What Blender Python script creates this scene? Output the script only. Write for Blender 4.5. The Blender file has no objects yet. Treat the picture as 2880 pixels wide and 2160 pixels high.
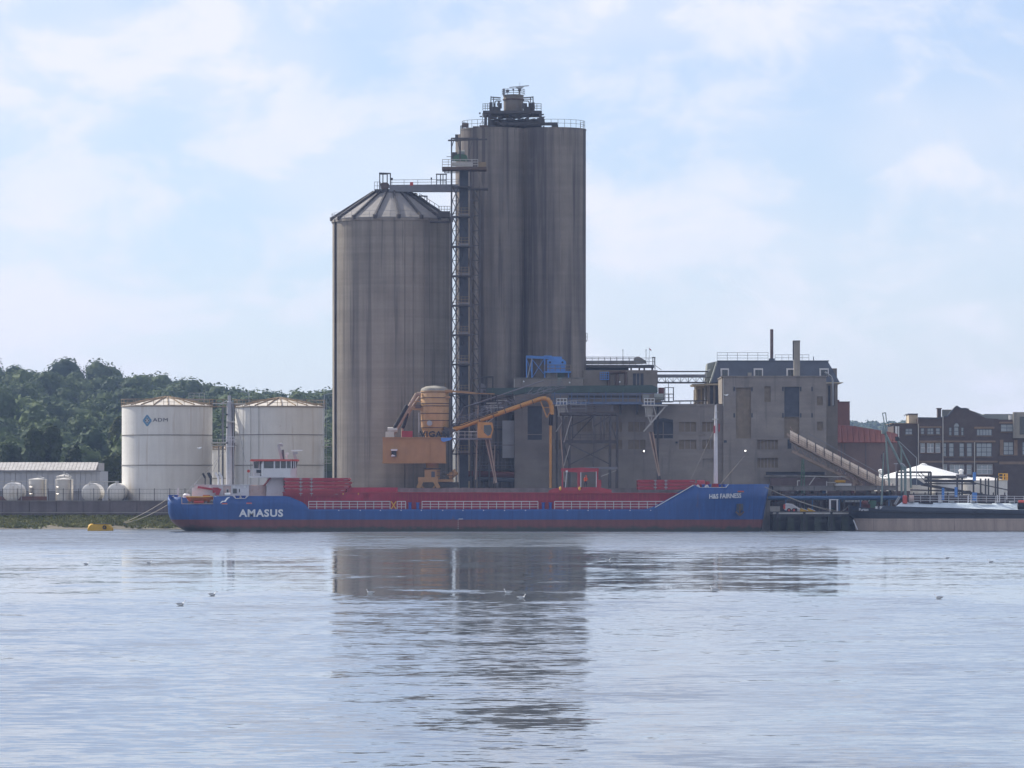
import bpy, bmesh, math, random
import numpy as np
from mathutils import Vector, Matrix

random.seed(7)
rng = np.random.default_rng(7)
sc = bpy.context.scene
COL = sc.collection

# ------------------------------------------------------------------ camera
F = 13500.0      # focal length in photograph pixels (photograph is 2880 wide)
HZ = 1379.0      # horizon row
EYE = 6.0        # camera height above the river
cam_d = bpy.data.cameras.new('camera')
cam = bpy.data.objects.new('camera', cam_d)
COL.objects.link(cam)
cam.location = (0, 0, EYE)
cam.rotation_euler = (math.radians(90), 0, 0)
cam_d.sensor_width = 36.0
cam_d.lens = 36.0 * F / 2880.0
cam_d.shift_y = (HZ - 1080.0) / 2880.0
cam_d.clip_start = 0.5
cam_d.clip_end = 9000
sc.camera = cam

# ------------------------------------------------------------------ sky and sun
SUN_EL = math.radians(39)
SUN_AZ = math.radians(-52)      # from +Y, clockwise positive
S = Vector((math.sin(SUN_AZ) * math.cos(SUN_EL), math.cos(SUN_AZ) * math.cos(SUN_EL), math.sin(SUN_EL)))
world = bpy.data.worlds.new('World')
sc.world = world
world.use_nodes = True
wn, wl = world.node_tree.nodes, world.node_tree.links
wn.clear()
sky = wn.new('ShaderNodeTexSky')
sky.sky_type = 'NISHITA'
sky.sun_disc = False
sky.sun_elevation = SUN_EL
sky.sun_rotation = SUN_AZ % (2 * math.pi)
sky.altitude = 0
sky.air_density = 1.0
sky.dust_density = 0.0
sky.ozone_density = 4.0
bg1 = wn.new('ShaderNodeBackground')
bg1.inputs[1].default_value = 0.090
bg2 = wn.new('ShaderNodeBackground')
bg2.inputs[0].default_value = (0.90, 0.915, 1.0, 1)
bg2.inputs[1].default_value = 0.84
tint = wn.new('ShaderNodeVectorMath')
tint.operation = 'MULTIPLY'
tint.inputs[1].default_value = (0.90, 0.945, 1.17)
wl.new(sky.outputs[0], tint.inputs[0])
wl.new(tint.outputs[0], bg1.inputs[0])
tc = wn.new('ShaderNodeTexCoord')
mp = wn.new('ShaderNodeMapping')
mp.inputs['Scale'].default_value = (1, 1, 1.9)
mp.inputs['Location'].default_value = (0.31, 0.0, 0.17)
wl.new(tc.outputs['Generated'], mp.inputs[0])


def wnoise(scale, detail, rough, dist=0.0):
    n = wn.new('ShaderNodeTexNoise')
    n.inputs['Scale'].default_value = scale
    n.inputs['Detail'].default_value = detail
    n.inputs['Roughness'].default_value = rough
    n.inputs['Distortion'].default_value = dist
    wl.new(mp.outputs[0], n.inputs['Vector'])
    return n.outputs['Fac']


def wmath(op, a, b=None, c=None):
    m = wn.new('ShaderNodeMath')
    m.operation = op
    for i, v in enumerate((a, b, c)):
        if v is None:
            continue
        if isinstance(v, (int, float)):
            m.inputs[i].default_value = v
        else:
            wl.new(v, m.inputs[i])
    return m.outputs[0]


n_big = wnoise(13.0, 3, 0.5)
n_puff = wnoise(30.0, 10, 0.58, 0.35)


def wsmooth(v, lo, hi):
    m_ = wn.new('ShaderNodeMapRange')
    m_.interpolation_type = 'SMOOTHSTEP'
    m_.inputs[1].default_value = lo
    m_.inputs[2].default_value = hi
    wl.new(v, m_.inputs[0])
    return m_.outputs[0]


veil = wsmooth(n_big, 0.36, 0.62)
puff = wsmooth(wmath('ADD', wmath('MULTIPLY', n_puff, 0.72), wmath('MULTIPLY', n_big, 0.28)), 0.465, 0.59)
cover = wmath('ADD', wmath('ADD', wmath('MULTIPLY', veil, 0.30), wmath('MULTIPLY', puff, 0.36)), 0.30)
mixw = wn.new('ShaderNodeMixShader')
wl.new(cover, mixw.inputs[0])
wl.new(bg1.outputs[0], mixw.inputs[1])
wl.new(bg2.outputs[0], mixw.inputs[2])
wo = wn.new('ShaderNodeOutputWorld')
wl.new(mixw.outputs[0], wo.inputs[0])

sun_d = bpy.data.lights.new('sun', 'SUN')
sun_d.energy = 5.0
sun_d.angle = math.radians(0.6)
sun_d.color = (1.0, 0.94, 0.84)
sun = bpy.data.objects.new('sun', sun_d)
COL.objects.link(sun)
sun.rotation_euler = S.to_track_quat('Z', 'Y').to_euler()
sun.location = (-300, 300, 400)

# ------------------------------------------------------------------ render settings
sc.view_settings.view_transform = 'Standard'
sc.view_settings.look = 'None'
sc.view_settings.gamma = 1.0
sc.view_settings.exposure = 0.30
sc.view_settings.use_curve_mapping = False
sc.cycles.use_denoising = True
sc.cycles.max_bounces = 6
sc.cycles.diffuse_bounces = 3
sc.cycles.glossy_bounces = 3
sc.cycles.transmission_bounces = 3
sc.cycles.volume_bounces = 0
sc.cycles.transparent_max_bounces = 6
sc.cycles.caustics_reflective = False
sc.cycles.caustics_refractive = False

# ------------------------------------------------------------------ materials
M = {}


def nn(nt, kind, **kw):
    n = nt.nodes.new(kind)
    for k, v in kw.items():
        if k in n.inputs:
            n.inputs[k].default_value = v
        else:
            setattr(n, k, v)
    return n


def mat(name, col, rough=0.65, metal=0.0, var=0.18, vs=0.5, streak=0.0, sfreq=(0.9, 0.9, 0.035), scol=None,
        rust=0.0, rcol=(0.16, 0.07, 0.03), rs=0.8, rthr=0.58, bump=0.0, bs=4.0, spec=0.4, run=0.0, rfreq=(2.2, 2.2, 0.05), runcol=(0.05, 0.045, 0.045), rlo=0.60, lift=0.0, lfreq=0.9):
    m = bpy.data.materials.new(name)
    m.use_nodes = True
    nt = m.node_tree
    b = nt.nodes['Principled BSDF']
    b.inputs['Roughness'].default_value = rough
    b.inputs['Metallic'].default_value = metal
    b.inputs['Specular IOR Level'].default_value = spec
    L = nt.links.new
    geo = nn(nt, 'ShaderNodeNewGeometry')
    n1 = nn(nt, 'ShaderNodeTexNoise', Scale=vs, Detail=6.0, Roughness=0.6)
    L(geo.outputs['Position'], n1.inputs['Vector'])
    r1 = nn(nt, 'ShaderNodeMapRange')
    r1.inputs[1].default_value = 0.25
    r1.inputs[2].default_value = 0.75
    r1.inputs[3].default_value = 1 - var
    r1.inputs[4].default_value = 1 + var
    L(n1.outputs['Fac'], r1.inputs[0])
    mul = nn(nt, 'ShaderNodeVectorMath', operation='SCALE')
    mul.inputs[0].default_value = col
    L(r1.outputs[0], mul.inputs['Scale'])
    cur = mul.outputs[0]
    if streak:
        mpn = nn(nt, 'ShaderNodeMapping')
        mpn.inputs['Scale'].default_value = sfreq
        L(geo.outputs['Position'], mpn.inputs[0])
        n2 = nn(nt, 'ShaderNodeTexNoise', Scale=1.0, Detail=5.0, Roughness=0.62)
        L(mpn.outputs[0], n2.inputs['Vector'])
        r2 = nn(nt, 'ShaderNodeMapRange')
        r2.inputs[1].default_value = 0.42
        r2.inputs[2].default_value = 0.66
        r2.inputs[3].default_value = 0.0
        r2.inputs[4].default_value = streak
        L(n2.outputs['Fac'], r2.inputs[0])
        mx = nn(nt, 'ShaderNodeMix', data_type='RGBA')
        L(r2.outputs[0], mx.inputs[0])
        L(cur, mx.inputs[6])
        sc_ = scol or tuple(c * 0.45 for c in col)
        mx.inputs[7].default_value = (*sc_, 1)
        cur = mx.outputs[2]
    if lift:
        mpl = nn(nt, 'ShaderNodeMapping')
        mpl.inputs['Scale'].default_value = (0.015, 0.015, lfreq)
        L(geo.outputs['Position'], mpl.inputs[0])
        nl = nn(nt, 'ShaderNodeTexNoise', Scale=1.0, Detail=6.0, Roughness=0.8)
        L(mpl.outputs[0], nl.inputs['Vector'])
        rl = nn(nt, 'ShaderNodeMapRange')
        rl.inputs[1].default_value = 0.3
        rl.inputs[2].default_value = 0.7
        rl.inputs[3].default_value = 1 + lift
        rl.inputs[4].default_value = 1 - lift
        L(nl.outputs['Fac'], rl.inputs[0])
        sl_ = nn(nt, 'ShaderNodeVectorMath', operation='SCALE')
        L(cur, sl_.inputs[0])
        L(rl.outputs[0], sl_.inputs['Scale'])
        cur = sl_.outputs[0]
    if run:
        mpr = nn(nt, 'ShaderNodeMapping')
        mpr.inputs['Scale'].default_value = rfreq
        L(geo.outputs['Position'], mpr.inputs[0])
        nr = nn(nt, 'ShaderNodeTexNoise', Scale=1.0, Detail=4.0, Roughness=0.55)
        L(mpr.outputs[0], nr.inputs['Vector'])
        rr_ = nn(nt, 'ShaderNodeMapRange')
        rr_.inputs[1].default_value = rlo
        rr_.inputs[2].default_value = rlo + 0.05
        rr_.inputs[3].default_value = 0.0
        rr_.inputs[4].default_value = run
        L(nr.outputs['Fac'], rr_.inputs[0])
        mx = nn(nt, 'ShaderNodeMix', data_type='RGBA')
        L(rr_.outputs[0], mx.inputs[0])
        L(cur, mx.inputs[6])
        mx.inputs[7].default_value = (*runcol, 1)
        cur = mx.outputs[2]
    if rust:
        n3 = nn(nt, 'ShaderNodeTexNoise', Scale=rs, Detail=8.0, Roughness=0.7)
        L(geo.outputs['Position'], n3.inputs['Vector'])
        r3 = nn(nt, 'ShaderNodeMapRange')
        r3.inputs[1].default_value = rthr
        r3.inputs[2].default_value = rthr + 0.12
        r3.inputs[3].default_value = 0.0
        r3.inputs[4].default_value = rust
        L(n3.outputs['Fac'], r3.inputs[0])
        mx = nn(nt, 'ShaderNodeMix', data_type='RGBA')
        L(r3.outputs[0], mx.inputs[0])
        L(cur, mx.inputs[6])
        mx.inputs[7].default_value = (*rcol, 1)
        cur = mx.outputs[2]
    L(cur, b.inputs['Base Color'])
    if bump:
        n4 = nn(nt, 'ShaderNodeTexNoise', Scale=bs, Detail=5.0)
        L(geo.outputs['Position'], n4.inputs['Vector'])
        bp = nn(nt, 'ShaderNodeBump', Strength=bump, Distance=0.05)
        L(n4.outputs['Fac'], bp.inputs['Height'])
        L(bp.outputs[0], b.inputs['Normal'])
    M[name] = m
    return m


mat('concrete_silo', (0.30, 0.262, 0.218), 0.9, var=0.18, vs=0.2, streak=0.52, sfreq=(0.75, 0.75, 0.02), scol=(0.115, 0.103, 0.097), bump=0.2, bs=1.5, spec=0.2, run=0.45, rfreq=(1.1, 1.1, 0.025), runcol=(0.075, 0.068, 0.068), rlo=0.575, lift=0.14)
mat('concrete_tall', (0.25, 0.216, 0.184), 0.9, var=0.16, vs=0.22, streak=0.88, sfreq=(0.5, 0.5, 0.02), scol=(0.075, 0.069, 0.073), bump=0.2, bs=1.5, spec=0.2, run=0.6, rfreq=(0.8, 0.8, 0.022), runcol=(0.06, 0.056, 0.062), rlo=0.57, lift=0.13, lfreq=0.6, rust=0.3, rcol=(0.27, 0.24, 0.215), rs=0.16, rthr=0.60)
mat('concrete_hall', (0.285, 0.252, 0.22), 0.9, var=0.2, vs=0.3, streak=0.45, sfreq=(0.12, 0.12, 0.9), scol=(0.19, 0.172, 0.162), rust=0.4, rcol=(0.19, 0.17, 0.155), rs=0.25, rthr=0.52, spec=0.2, run=0.4, rfreq=(0.9, 0.9, 0.06), runcol=(0.15, 0.135, 0.128), rlo=0.585)
mat('concrete_pale', (0.33, 0.31, 0.27), 0.9, var=0.2, vs=0.8, streak=0.4, spec=0.2)
mat('concrete_quay', (0.22, 0.205, 0.19), 0.9, var=0.25, vs=0.7, streak=0.4, sfreq=(1.5, 1.5, .2), spec=0.2)
mat('brick_infill', (0.235, 0.19, 0.14), 0.9, var=0.2, vs=1.2, streak=0.3, spec=0.2)
mat('slate_infill', (0.07, 0.08, 0.10), 0.8, var=0.3, vs=0.8)
mat('roof_cement', (0.25, 0.235, 0.225), 0.85, var=0.12, vs=1.0, rust=0.3, rcol=(0.15, 0.14, 0.13))
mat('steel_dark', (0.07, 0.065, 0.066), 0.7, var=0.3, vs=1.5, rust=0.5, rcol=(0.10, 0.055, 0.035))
mat('steel_rust', (0.11, 0.075, 0.06), 0.8, var=0.3, vs=1.5)
mat('steel_grey', (0.2, 0.2, 0.215), 0.6, var=0.2, vs=1.0, rust=0.4)
mat('steel_galv', (0.36, 0.37, 0.38), 0.5, metal=0.3, var=0.15)
mat('steel_pale', (0.5, 0.48, 0.44), 0.6, var=0.15, rust=0.4)
mat('steel_bluegrey', (0.115, 0.165, 0.27), 0.6, var=0.25, vs=1.0, rust=0.5, rthr=0.52)
mat('steel_blue', (0.10, 0.27, 0.64), 0.5, var=0.15, vs=1.0, rust=0.25)
mat('pipe_blue', (0.045, 0.11, 0.22), 0.5, var=0.2, vs=1.0)
mat('green_dark', (0.05, 0.085, 0.075), 0.6, var=0.25, vs=0.6)
mat('green_pale', (0.19, 0.25, 0.23), 0.6, var=0.2, rust=0.3)
mat('green_machine', (0.06, 0.14, 0.09), 0.6, var=0.2)
mat('tank_white', (0.72, 0.70, 0.66), 0.55, var=0.07, vs=0.35, streak=0.28, sfreq=(0.8, 0.8, 0.05), scol=(0.45, 0.41, 0.35), rust=0.4, rcol=(0.35, 0.25, 0.16), rs=0.55, rthr=0.66, run=0.35, rfreq=(1.3, 1.3, 0.07), runcol=(0.42, 0.33, 0.24), rlo=0.60, lift=0.03)
mat('tank_roof', (0.55, 0.51, 0.45), 0.7, var=0.15, vs=0.6, rust=0.5, rcol=(0.3, 0.22, 0.13), rthr=0.52)
mat('rail_rust', (0.27, 0.20, 0.125), 0.75, var=0.3, vs=1.5)
mat('seam', (0.20, 0.18, 0.16), 0.8, var=0.2)
mat('mast_grey', (0.42, 0.41, 0.42), 0.55, var=0.12, vs=1.0, rust=0.4, rthr=0.6)
mat('white_bright', (0.8, 0.8, 0.78), 0.5, var=0.05)
mat('white_paint', (0.66, 0.65, 0.66), 0.45, var=0.08, vs=1.2, rust=0.3, rcol=(0.5, 0.36, 0.27), rs=1.0, rthr=0.62)
mat('pink_paint', (0.52, 0.40, 0.36), 0.5, var=0.15, vs=1.2, rust=0.7, rcol=(0.42, 0.21, 0.12), rthr=0.52)
mat('red_paint', (0.38, 0.04, 0.055), 0.55, var=0.2, vs=0.9, rust=0.3, rcol=(0.17, 0.04, 0.03), rthr=0.55)
mat('red_coaming', (0.37, 0.03, 0.062), 0.55, var=0.25, vs=0.7, streak=0.35, sfreq=(1.6, 1.6, 0.3), rust=0.25)
mat('red_bright', (0.55, 0.08, 0.06), 0.5, var=0.12)
mat('orange_paint', (0.52, 0.16, 0.035), 0.5, var=0.15, vs=1.0)
mat('blue_paint', (0.028, 0.085, 0.36), 0.45, var=0.12)
mat('yellow_crane', (0.37, 0.215, 0.09), 0.55, var=0.14, vs=0.7, streak=0.35, sfreq=(1.2, 1.2, 0.12), scol=(0.30, 0.17, 0.075), rust=0.5, rs=0.6, rthr=0.62)
mat('yellow_tank', (0.50, 0.31, 0.145), 0.55, var=0.12, vs=0.7, streak=0.3, sfreq=(1.2, 1.2, 0.1), scol=(0.36, 0.20, 0.09), rust=0.3, rthr=0.62)
mat('yellow_boom', (0.50, 0.25, 0.065), 0.5, var=0.15, vs=1.0)
mat('yellow_paint', (0.75, 0.42, 0.04), 0.5, var=0.12)
mat('yellow_buoy', (0.62, 0.36, 0.015), 0.6, var=0.15, vs=1.0, rust=0.5, rcol=(0.2, 0.10, 0.03), rthr=0.58)
mat('black_paint', (0.015, 0.017, 0.022), 0.5, var=0.3)
mat('black_rubber', (0.02, 0.02, 0.022), 0.85, var=0.2)
mat('glass_dark', (0.03, 0.04, 0.05), 0.08, var=0.2, spec=0.6)
mat('glass_sky', (0.30, 0.35, 0.38), 0.12, var=0.25, vs=0.6, spec=0.8)  # pale base colour stands in for sky reflected in the panes
mat('beige_conveyor', (0.66, 0.54, 0.42), 0.8, var=0.15, vs=0.7, rust=0.3, rcol=(0.27, 0.19, 0.13))
mat('beige_steel', (0.38, 0.28, 0.21), 0.75, var=0.2, vs=1.0, rust=0.5)
mat('brick_dark', (0.108, 0.086, 0.078), 0.9, var=0.2, vs=1.2, streak=0.35, sfreq=(0.1, 0.1, 3.5), scol=(0.10, 0.075, 0.068), spec=0.2)
mat('brick_band', (0.25, 0.18, 0.125), 0.9, var=0.2, vs=1.2, spec=0.2)
mat('brick_red', (0.185, 0.095, 0.078), 0.9, var=0.15, vs=0.8, spec=0.2)
mat('roof_red', (0.125, 0.042, 0.038), 0.8, var=0.18, vs=0.5, spec=0.2)
mat('wall_purple', (0.15, 0.11, 0.105), 0.85, var=0.2, vs=0.5, streak=0.3, spec=0.2)
mat('slate', (0.08, 0.095, 0.12), 0.7, var=0.18, vs=0.6)
mat('lead', (0.25, 0.27, 0.25), 0.6, var=0.15)
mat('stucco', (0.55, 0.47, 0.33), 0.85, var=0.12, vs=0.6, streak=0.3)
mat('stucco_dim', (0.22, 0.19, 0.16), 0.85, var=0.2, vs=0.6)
mat('shed_wall', (0.40, 0.41, 0.44), 0.5, var=0.08)
mat('shed_roof', (0.44, 0.42, 0.40), 0.75, var=0.2, vs=1.2, rust=0.4, rcol=(0.26, 0.23, 0.2), rthr=0.5)
mat('stainless', (0.50, 0.47, 0.43), 0.38, metal=0.65, var=0.1)
mat('river_wall', (0.17, 0.145, 0.145), 0.9, var=0.2, vs=0.6, streak=0.4, spec=0.2)
mat('mud', (0.14, 0.12, 0.08), 0.6, var=0.3, vs=0.8)
mat('earth', (0.12, 0.11, 0.08), 0.95, var=0.3, vs=0.2)
mat('rope', (0.30, 0.27, 0.22), 0.9, var=0.1)
mat('green_slime', (0.04, 0.05, 0.035), 0.8, var=0.4, vs=1.2)
mat('pile_dark', (0.05, 0.05, 0.05), 0.85, var=0.3, vs=0.8, streak=0.4)
mat('logo_blue', (0.12, 0.27, 0.42), 0.6, var=0.05)
mat('logo_ink', (0.05, 0.05, 0.07), 0.6, var=0.05)
mat('lettering_white', (0.72, 0.74, 0.76), 0.6, var=0.06)
mat('barge_deck', (0.55, 0.63, 0.68), 0.5, var=0.08)
mat('barge_trunk', (0.06, 0.075, 0.10), 0.55, var=0.2, vs=0.8)
mat('skin', (0.45, 0.27, 0.2), 0.6, var=0.05)
mat('cloth_hivis', (0.75, 0.12, 0.03), 0.8, var=0.08)
mat('cloth_navy', (0.03, 0.035, 0.06), 0.9, var=0.1)
mat('feather_white', (0.88, 0.88, 0.87), 0.8, var=0.05)
mat('feather_grey', (0.55, 0.56, 0.58), 0.8, var=0.05)
mat('beak_red', (0.35, 0.06, 0.03), 0.6, var=0.05)
mat('bark', (0.09, 0.07, 0.05), 0.95, var=0.3)


def emit(name, col, strength):
    m = bpy.data.materials.new(name)
    m.use_nodes = True
    b = m.node_tree.nodes['Principled BSDF']
    b.inputs['Base Color'].default_value = (*col, 1)
    b.inputs['Emission Color'].default_value = (*col, 1)
    b.inputs['Emission Strength'].default_value = strength
    M[name] = m


emit('lamp_lit', (1.0, 0.96, 0.88), 4.0)


def foliage(name, c1, c2, sc1):
    m = bpy.data.materials.new(name)
    m.use_nodes = True
    nt = m.node_tree
    L = nt.links.new
    b = nt.nodes['Principled BSDF']
    b.inputs['Roughness'].default_value = 0.75
    b.inputs['Specular IOR Level'].default_value = 0.15
    geo = nn(nt, 'ShaderNodeNewGeometry')
    n1 = nn(nt, 'ShaderNodeTexNoise', Scale=sc1, Detail=4.0, Roughness=0.65)
    L(geo.outputs['Position'], n1.inputs['Vector'])
    rp = nn(nt, 'ShaderNodeValToRGB')
    rp.color_ramp.elements[0].position = 0.33
    rp.color_ramp.elements[0].color = (*c1, 1)
    rp.color_ramp.elements[1].position = 0.68
    rp.color_ramp.elements[1].color = (*c2, 1)
    L(n1.outputs['Fac'], rp.inputs[0])
    L(rp.outputs[0], b.inputs['Base Color'])
    tr = nn(nt, 'ShaderNodeBsdfTranslucent')
    L(rp.outputs[0], tr.inputs['Color'])
    mx = nn(nt, 'ShaderNodeMixShader')
    mx.inputs[0].default_value = 0.18
    L(b.outputs[0], mx.inputs[1])
    L(tr.outputs[0], mx.inputs[2])
    L(mx.outputs[0], nt.nodes['Material Output'].inputs[0])
    M[name] = m


foliage('leaf_wood', (0.028, 0.056, 0.024), (0.100, 0.140, 0.040), 0.055)
foliage('leaf_tree', (0.024, 0.046, 0.022), (0.075, 0.105, 0.042), 0.3)
foliage('leaf_bright', (0.035, 0.055, 0.02), (0.085, 0.105, 0.03), 0.4)
foliage('leaf_far', (0.05, 0.085, 0.04), (0.10, 0.14, 0.06), 0.04)
foliage('grass_bank', (0.075, 0.095, 0.025), (0.21, 0.21, 0.075), 0.5)


def hull_material(name, bands):
    """paint bands by height above the waterline; bands = [(z_top, colour)...] from the keel up"""
    m = bpy.data.materials.new(name)
    m.use_nodes = True
    nt = m.node_tree
    L = nt.links.new
    b = nt.nodes['Principled BSDF']
    b.inputs['Roughness'].default_value = 0.42
    b.inputs['Specular IOR Level'].default_value = 0.4
    geo = nn(nt, 'ShaderNodeNewGeometry')
    sep = nn(nt, 'ShaderNodeSeparateXYZ')
    L(geo.outputs['Position'], sep.inputs[0])
    mpn = nn(nt, 'ShaderNodeMapping')
    mpn.inputs['Scale'].default_value = (0.5, 0.5, 0.9)
    L(geo.outputs['Position'], mpn.inputs[0])
    n0 = nn(nt, 'ShaderNodeTexNoise', Scale=1.3, Detail=7.0, Roughness=0.7)
    L(mpn.outputs[0], n0.inputs['Vector'])
    cur = None
    for i, (zt, c, wob) in enumerate(bands):
        if cur is None:
            rgb = nn(nt, 'ShaderNodeRGB')
            rgb.outputs[0].default_value = (*c, 1)
            cur = rgb.outputs[0]
            prev = zt
            pw = wob
            continue
        a = nn(nt, 'ShaderNodeMath', operation='MULTIPLY_ADD')
        L(n0.outputs['Fac'], a.inputs[0])
        a.inputs[1].default_value = -pw * 2
        a.inputs[2].default_value = pw
        s_ = nn(nt, 'ShaderNodeMath', operation='ADD')
        L(sep.outputs[2], s_.inputs[0])
        L(a.outputs[0], s_.inputs[1])
        r = nn(nt, 'ShaderNodeMapRange')
        r.inputs[1].default_value = prev - 0.03 - pw * 0.25
        r.inputs[2].default_value = prev + 0.03 + pw * 0.25
        L(s_.outputs[0], r.inputs[0])
        mx = nn(nt, 'ShaderNodeMix', data_type='RGBA')
        L(r.outputs[0], mx.inputs[0])
        L(cur, mx.inputs[6])
        mx.inputs[7].default_value = (*c, 1)
        cur = mx.outputs[2]
        prev, pw = zt, wob
    # scuffs and run-down marks
    mp2 = nn(nt, 'ShaderNodeMapping')
    mp2.inputs['Scale'].default_value = (1.4, 1.4, 0.16)
    L(geo.outputs['Position'], mp2.inputs[0])
    n2 = nn(nt, 'ShaderNodeTexNoise', Scale=1.0, Detail=7.0, Roughness=0.7)
    L(mp2.outputs[0], n2.inputs['Vector'])
    r2 = nn(nt, 'ShaderNodeMapRange')
    r2.inputs[1].default_value = 0.3
    r2.inputs[2].default_value = 0.75
    r2.inputs[3].default_value = 1.22
    r2.inputs[4].default_value = 0.72
    L(n2.outputs['Fac'], r2.inputs[0])
    sca = nn(nt, 'ShaderNodeVectorMath', operation='SCALE')
    L(cur, sca.inputs[0])
    L(r2.outputs[0], sca.inputs['Scale'])
    cur = sca.outputs[0]
    # rust weeps and plate seams
    mp3 = nn(nt, 'ShaderNodeMapping')
    mp3.inputs['Scale'].default_value = (0.9, 0.9, 0.22)
    L(geo.outputs['Position'], mp3.inputs[0])
    n3 = nn(nt, 'ShaderNodeTexNoise', Scale=1.0, Detail=8.0, Roughness=0.75)
    L(mp3.outputs[0], n3.inputs['Vector'])
    r3 = nn(nt, 'ShaderNodeMapRange')
    r3.inputs[1].default_value = 0.60
    r3.inputs[2].default_value = 0.70
    r3.inputs[4].default_value = 0.55
    L(n3.outputs['Fac'], r3.inputs[0])
    mx = nn(nt, 'ShaderNodeMix', data_type='RGBA')
    L(r3.outputs[0], mx.inputs[0])
    L(cur, mx.inputs[6])
    mx.inputs[7].default_value = (0.09, 0.065, 0.06, 1)
    cur = mx.outputs[2]
    for ax, per, wid in ((0, 5.9, 0.012), (2, 1.55, 0.02)):
        dv = nn(nt, 'ShaderNodeMath', operation='DIVIDE')
        L(sep.outputs[ax], dv.inputs[0])
        dv.inputs[1].default_value = per
        fr = nn(nt, 'ShaderNodeMath', operation='FRACT')
        L(dv.outputs[0], fr.inputs[0])
        lt = nn(nt, 'ShaderNodeMath', operation='LESS_THAN')
        L(fr.outputs[0], lt.inputs[0])
        lt.inputs[1].default_value = wid
        k_ = nn(nt, 'ShaderNodeMath', operation='MULTIPLY_ADD')
        L(lt.outputs[0], k_.inputs[0])
        k_.inputs[1].default_value = -0.3
        k_.inputs[2].default_value = 1.0
        s2 = nn(nt, 'ShaderNodeVectorMath', operation='SCALE')
        L(cur, s2.inputs[0])
        L(k_.outputs[0], s2.inputs['Scale'])
        cur = s2.outputs[0]
    L(cur, b.inputs['Base Color'])
    bpn = nn(nt, 'ShaderNodeBump', Strength=0.35, Distance=0.06)
    n5 = nn(nt, 'ShaderNodeTexNoise', Scale=0.9, Detail=2.0)
    L(geo.outputs['Position'], n5.inputs['Vector'])
    L(n5.outputs['Fac'], bpn.inputs['Height'])
    L(bpn.outputs[0], b.inputs['Normal'])
    M[name] = m


hull_material('ship_hull', [(0.62, (0.034, 0.04, 0.03), 0.75), (1.72, (0.17, 0.052, 0.05), 0.02), (9, (0.016, 0.078, 0.265), 0)])
hull_material('barge_hull', [(0.06, (0.05, 0.05, 0.04), 0.05), (1.85, (0.42, 0.33, 0.275), 0.05), (9, (0.02, 0.03, 0.05), 0)])

# water
m = bpy.data.materials.new('river_water')
m.use_nodes = True
nt = m.node_tree
L = nt.links.new
b = nt.nodes['Principled BSDF']
b.inputs['Base Color'].default_value = (0.10, 0.12, 0.135, 1)
b.inputs['Roughness'].default_value = 0.03
b.inputs['IOR'].default_value = 1.33
geo = nn(nt, 'ShaderNodeNewGeometry')


def wave_noise(scl, detail, rough):
    mpn = nn(nt, 'ShaderNodeMapping')
    mpn.inputs['Scale'].default_value = scl
    L(geo.outputs['Position'], mpn.inputs[0])
    n = nn(nt, 'ShaderNodeTexNoise', Scale=1.0, Detail=detail, Roughness=rough)
    L(mpn.outputs[0], n.inputs['Vector'])
    s_ = nn(nt, 'ShaderNodeVectorMath', operation='SUBTRACT')
    L(n.outputs['Color'], s_.inputs[0])
    s_.inputs[1].default_value = (0.5, 0.5, 0.5)
    return s_.outputs[0]


fine = wave_noise((1.1, 1.7, 1), 5, 0.62)
mid = wave_noise((0.10, 0.16, 1), 4, 0.6)
vadd = nn(nt, 'ShaderNodeVectorMath', operation='ADD')
L(fine, vadd.inputs[0])
midw = nn(nt, 'ShaderNodeVectorMath', operation='SCALE')
L(mid, midw.inputs[0])
midw.inputs['Scale'].default_value = 0.55
tilt = nn(nt, 'ShaderNodeVectorMath', operation='ADD')   # wave faces seen at grazing angles lean to the near bank
L(midw.outputs[0], tilt.inputs[0])
tilt.inputs[1].default_value = (0, -0.19, 0)
L(tilt.outputs[0], vadd.inputs[1])
# wind: rippled strip along the far bank, a sheltered calm strip, then light ripples toward the near bank
sep = nn(nt, 'ShaderNodeSeparateXYZ')
L(geo.outputs['Position'], sep.inputs[0])
mpw = nn(nt, 'ShaderNodeMapping')
mpw.inputs['Scale'].default_value = (0.05, 0.012, 1)
L(geo.outputs['Position'], mpw.inputs[0])
nw = nn(nt, 'ShaderNodeTexNoise', Scale=1.0, Detail=7.0, Roughness=0.66)
L(mpw.outputs[0], nw.inputs['Vector'])
wob = nn(nt, 'ShaderNodeMath', operation='MULTIPLY_ADD')
L(nw.outputs['Fac'], wob.inputs[0])
wob.inputs[1].default_value = 130.0
L(sep.outputs[1], wob.inputs[2])
rw = nn(nt, 'ShaderNodeValToRGB')
rmap = nn(nt, 'ShaderNodeMath', operation='DIVIDE')
L(wob.outputs[0], rmap.inputs[0])
rmap.inputs[1].default_value = 800.0
L(rmap.outputs[0], rw.inputs[0])
els = rw.color_ramp.elements
els[0].position = 0.0
els[0].color = (0.14,) * 3 + (1,)
els[1].position = 1.0
els[1].color = (0.6,) * 3 + (1,)
for p_, v_ in ((0.26, 0.125), (0.34, 0.145), (0.404, 0.16), (0.434, 0.055), (0.58, 0.065), (0.68, 0.14), (0.75, 0.42), (0.80, 0.55)):
    e = els.new(p_)
    e.color = (v_, v_, v_, 1)
slope = nn(nt, 'ShaderNodeMath', operation='MULTIPLY')
mps = nn(nt, 'ShaderNodeMapping')
mps.inputs['Scale'].default_value = (0.11, 0.055, 1)
L(geo.outputs['Position'], mps.inputs[0])
nst = nn(nt, 'ShaderNodeTexNoise', Scale=1.0, Detail=5.0, Roughness=0.6)
L(mps.outputs[0], nst.inputs['Vector'])
rst = nn(nt, 'ShaderNodeMapRange')
rst.inputs[1].default_value = 0.51
rst.inputs[2].default_value = 0.66
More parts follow.
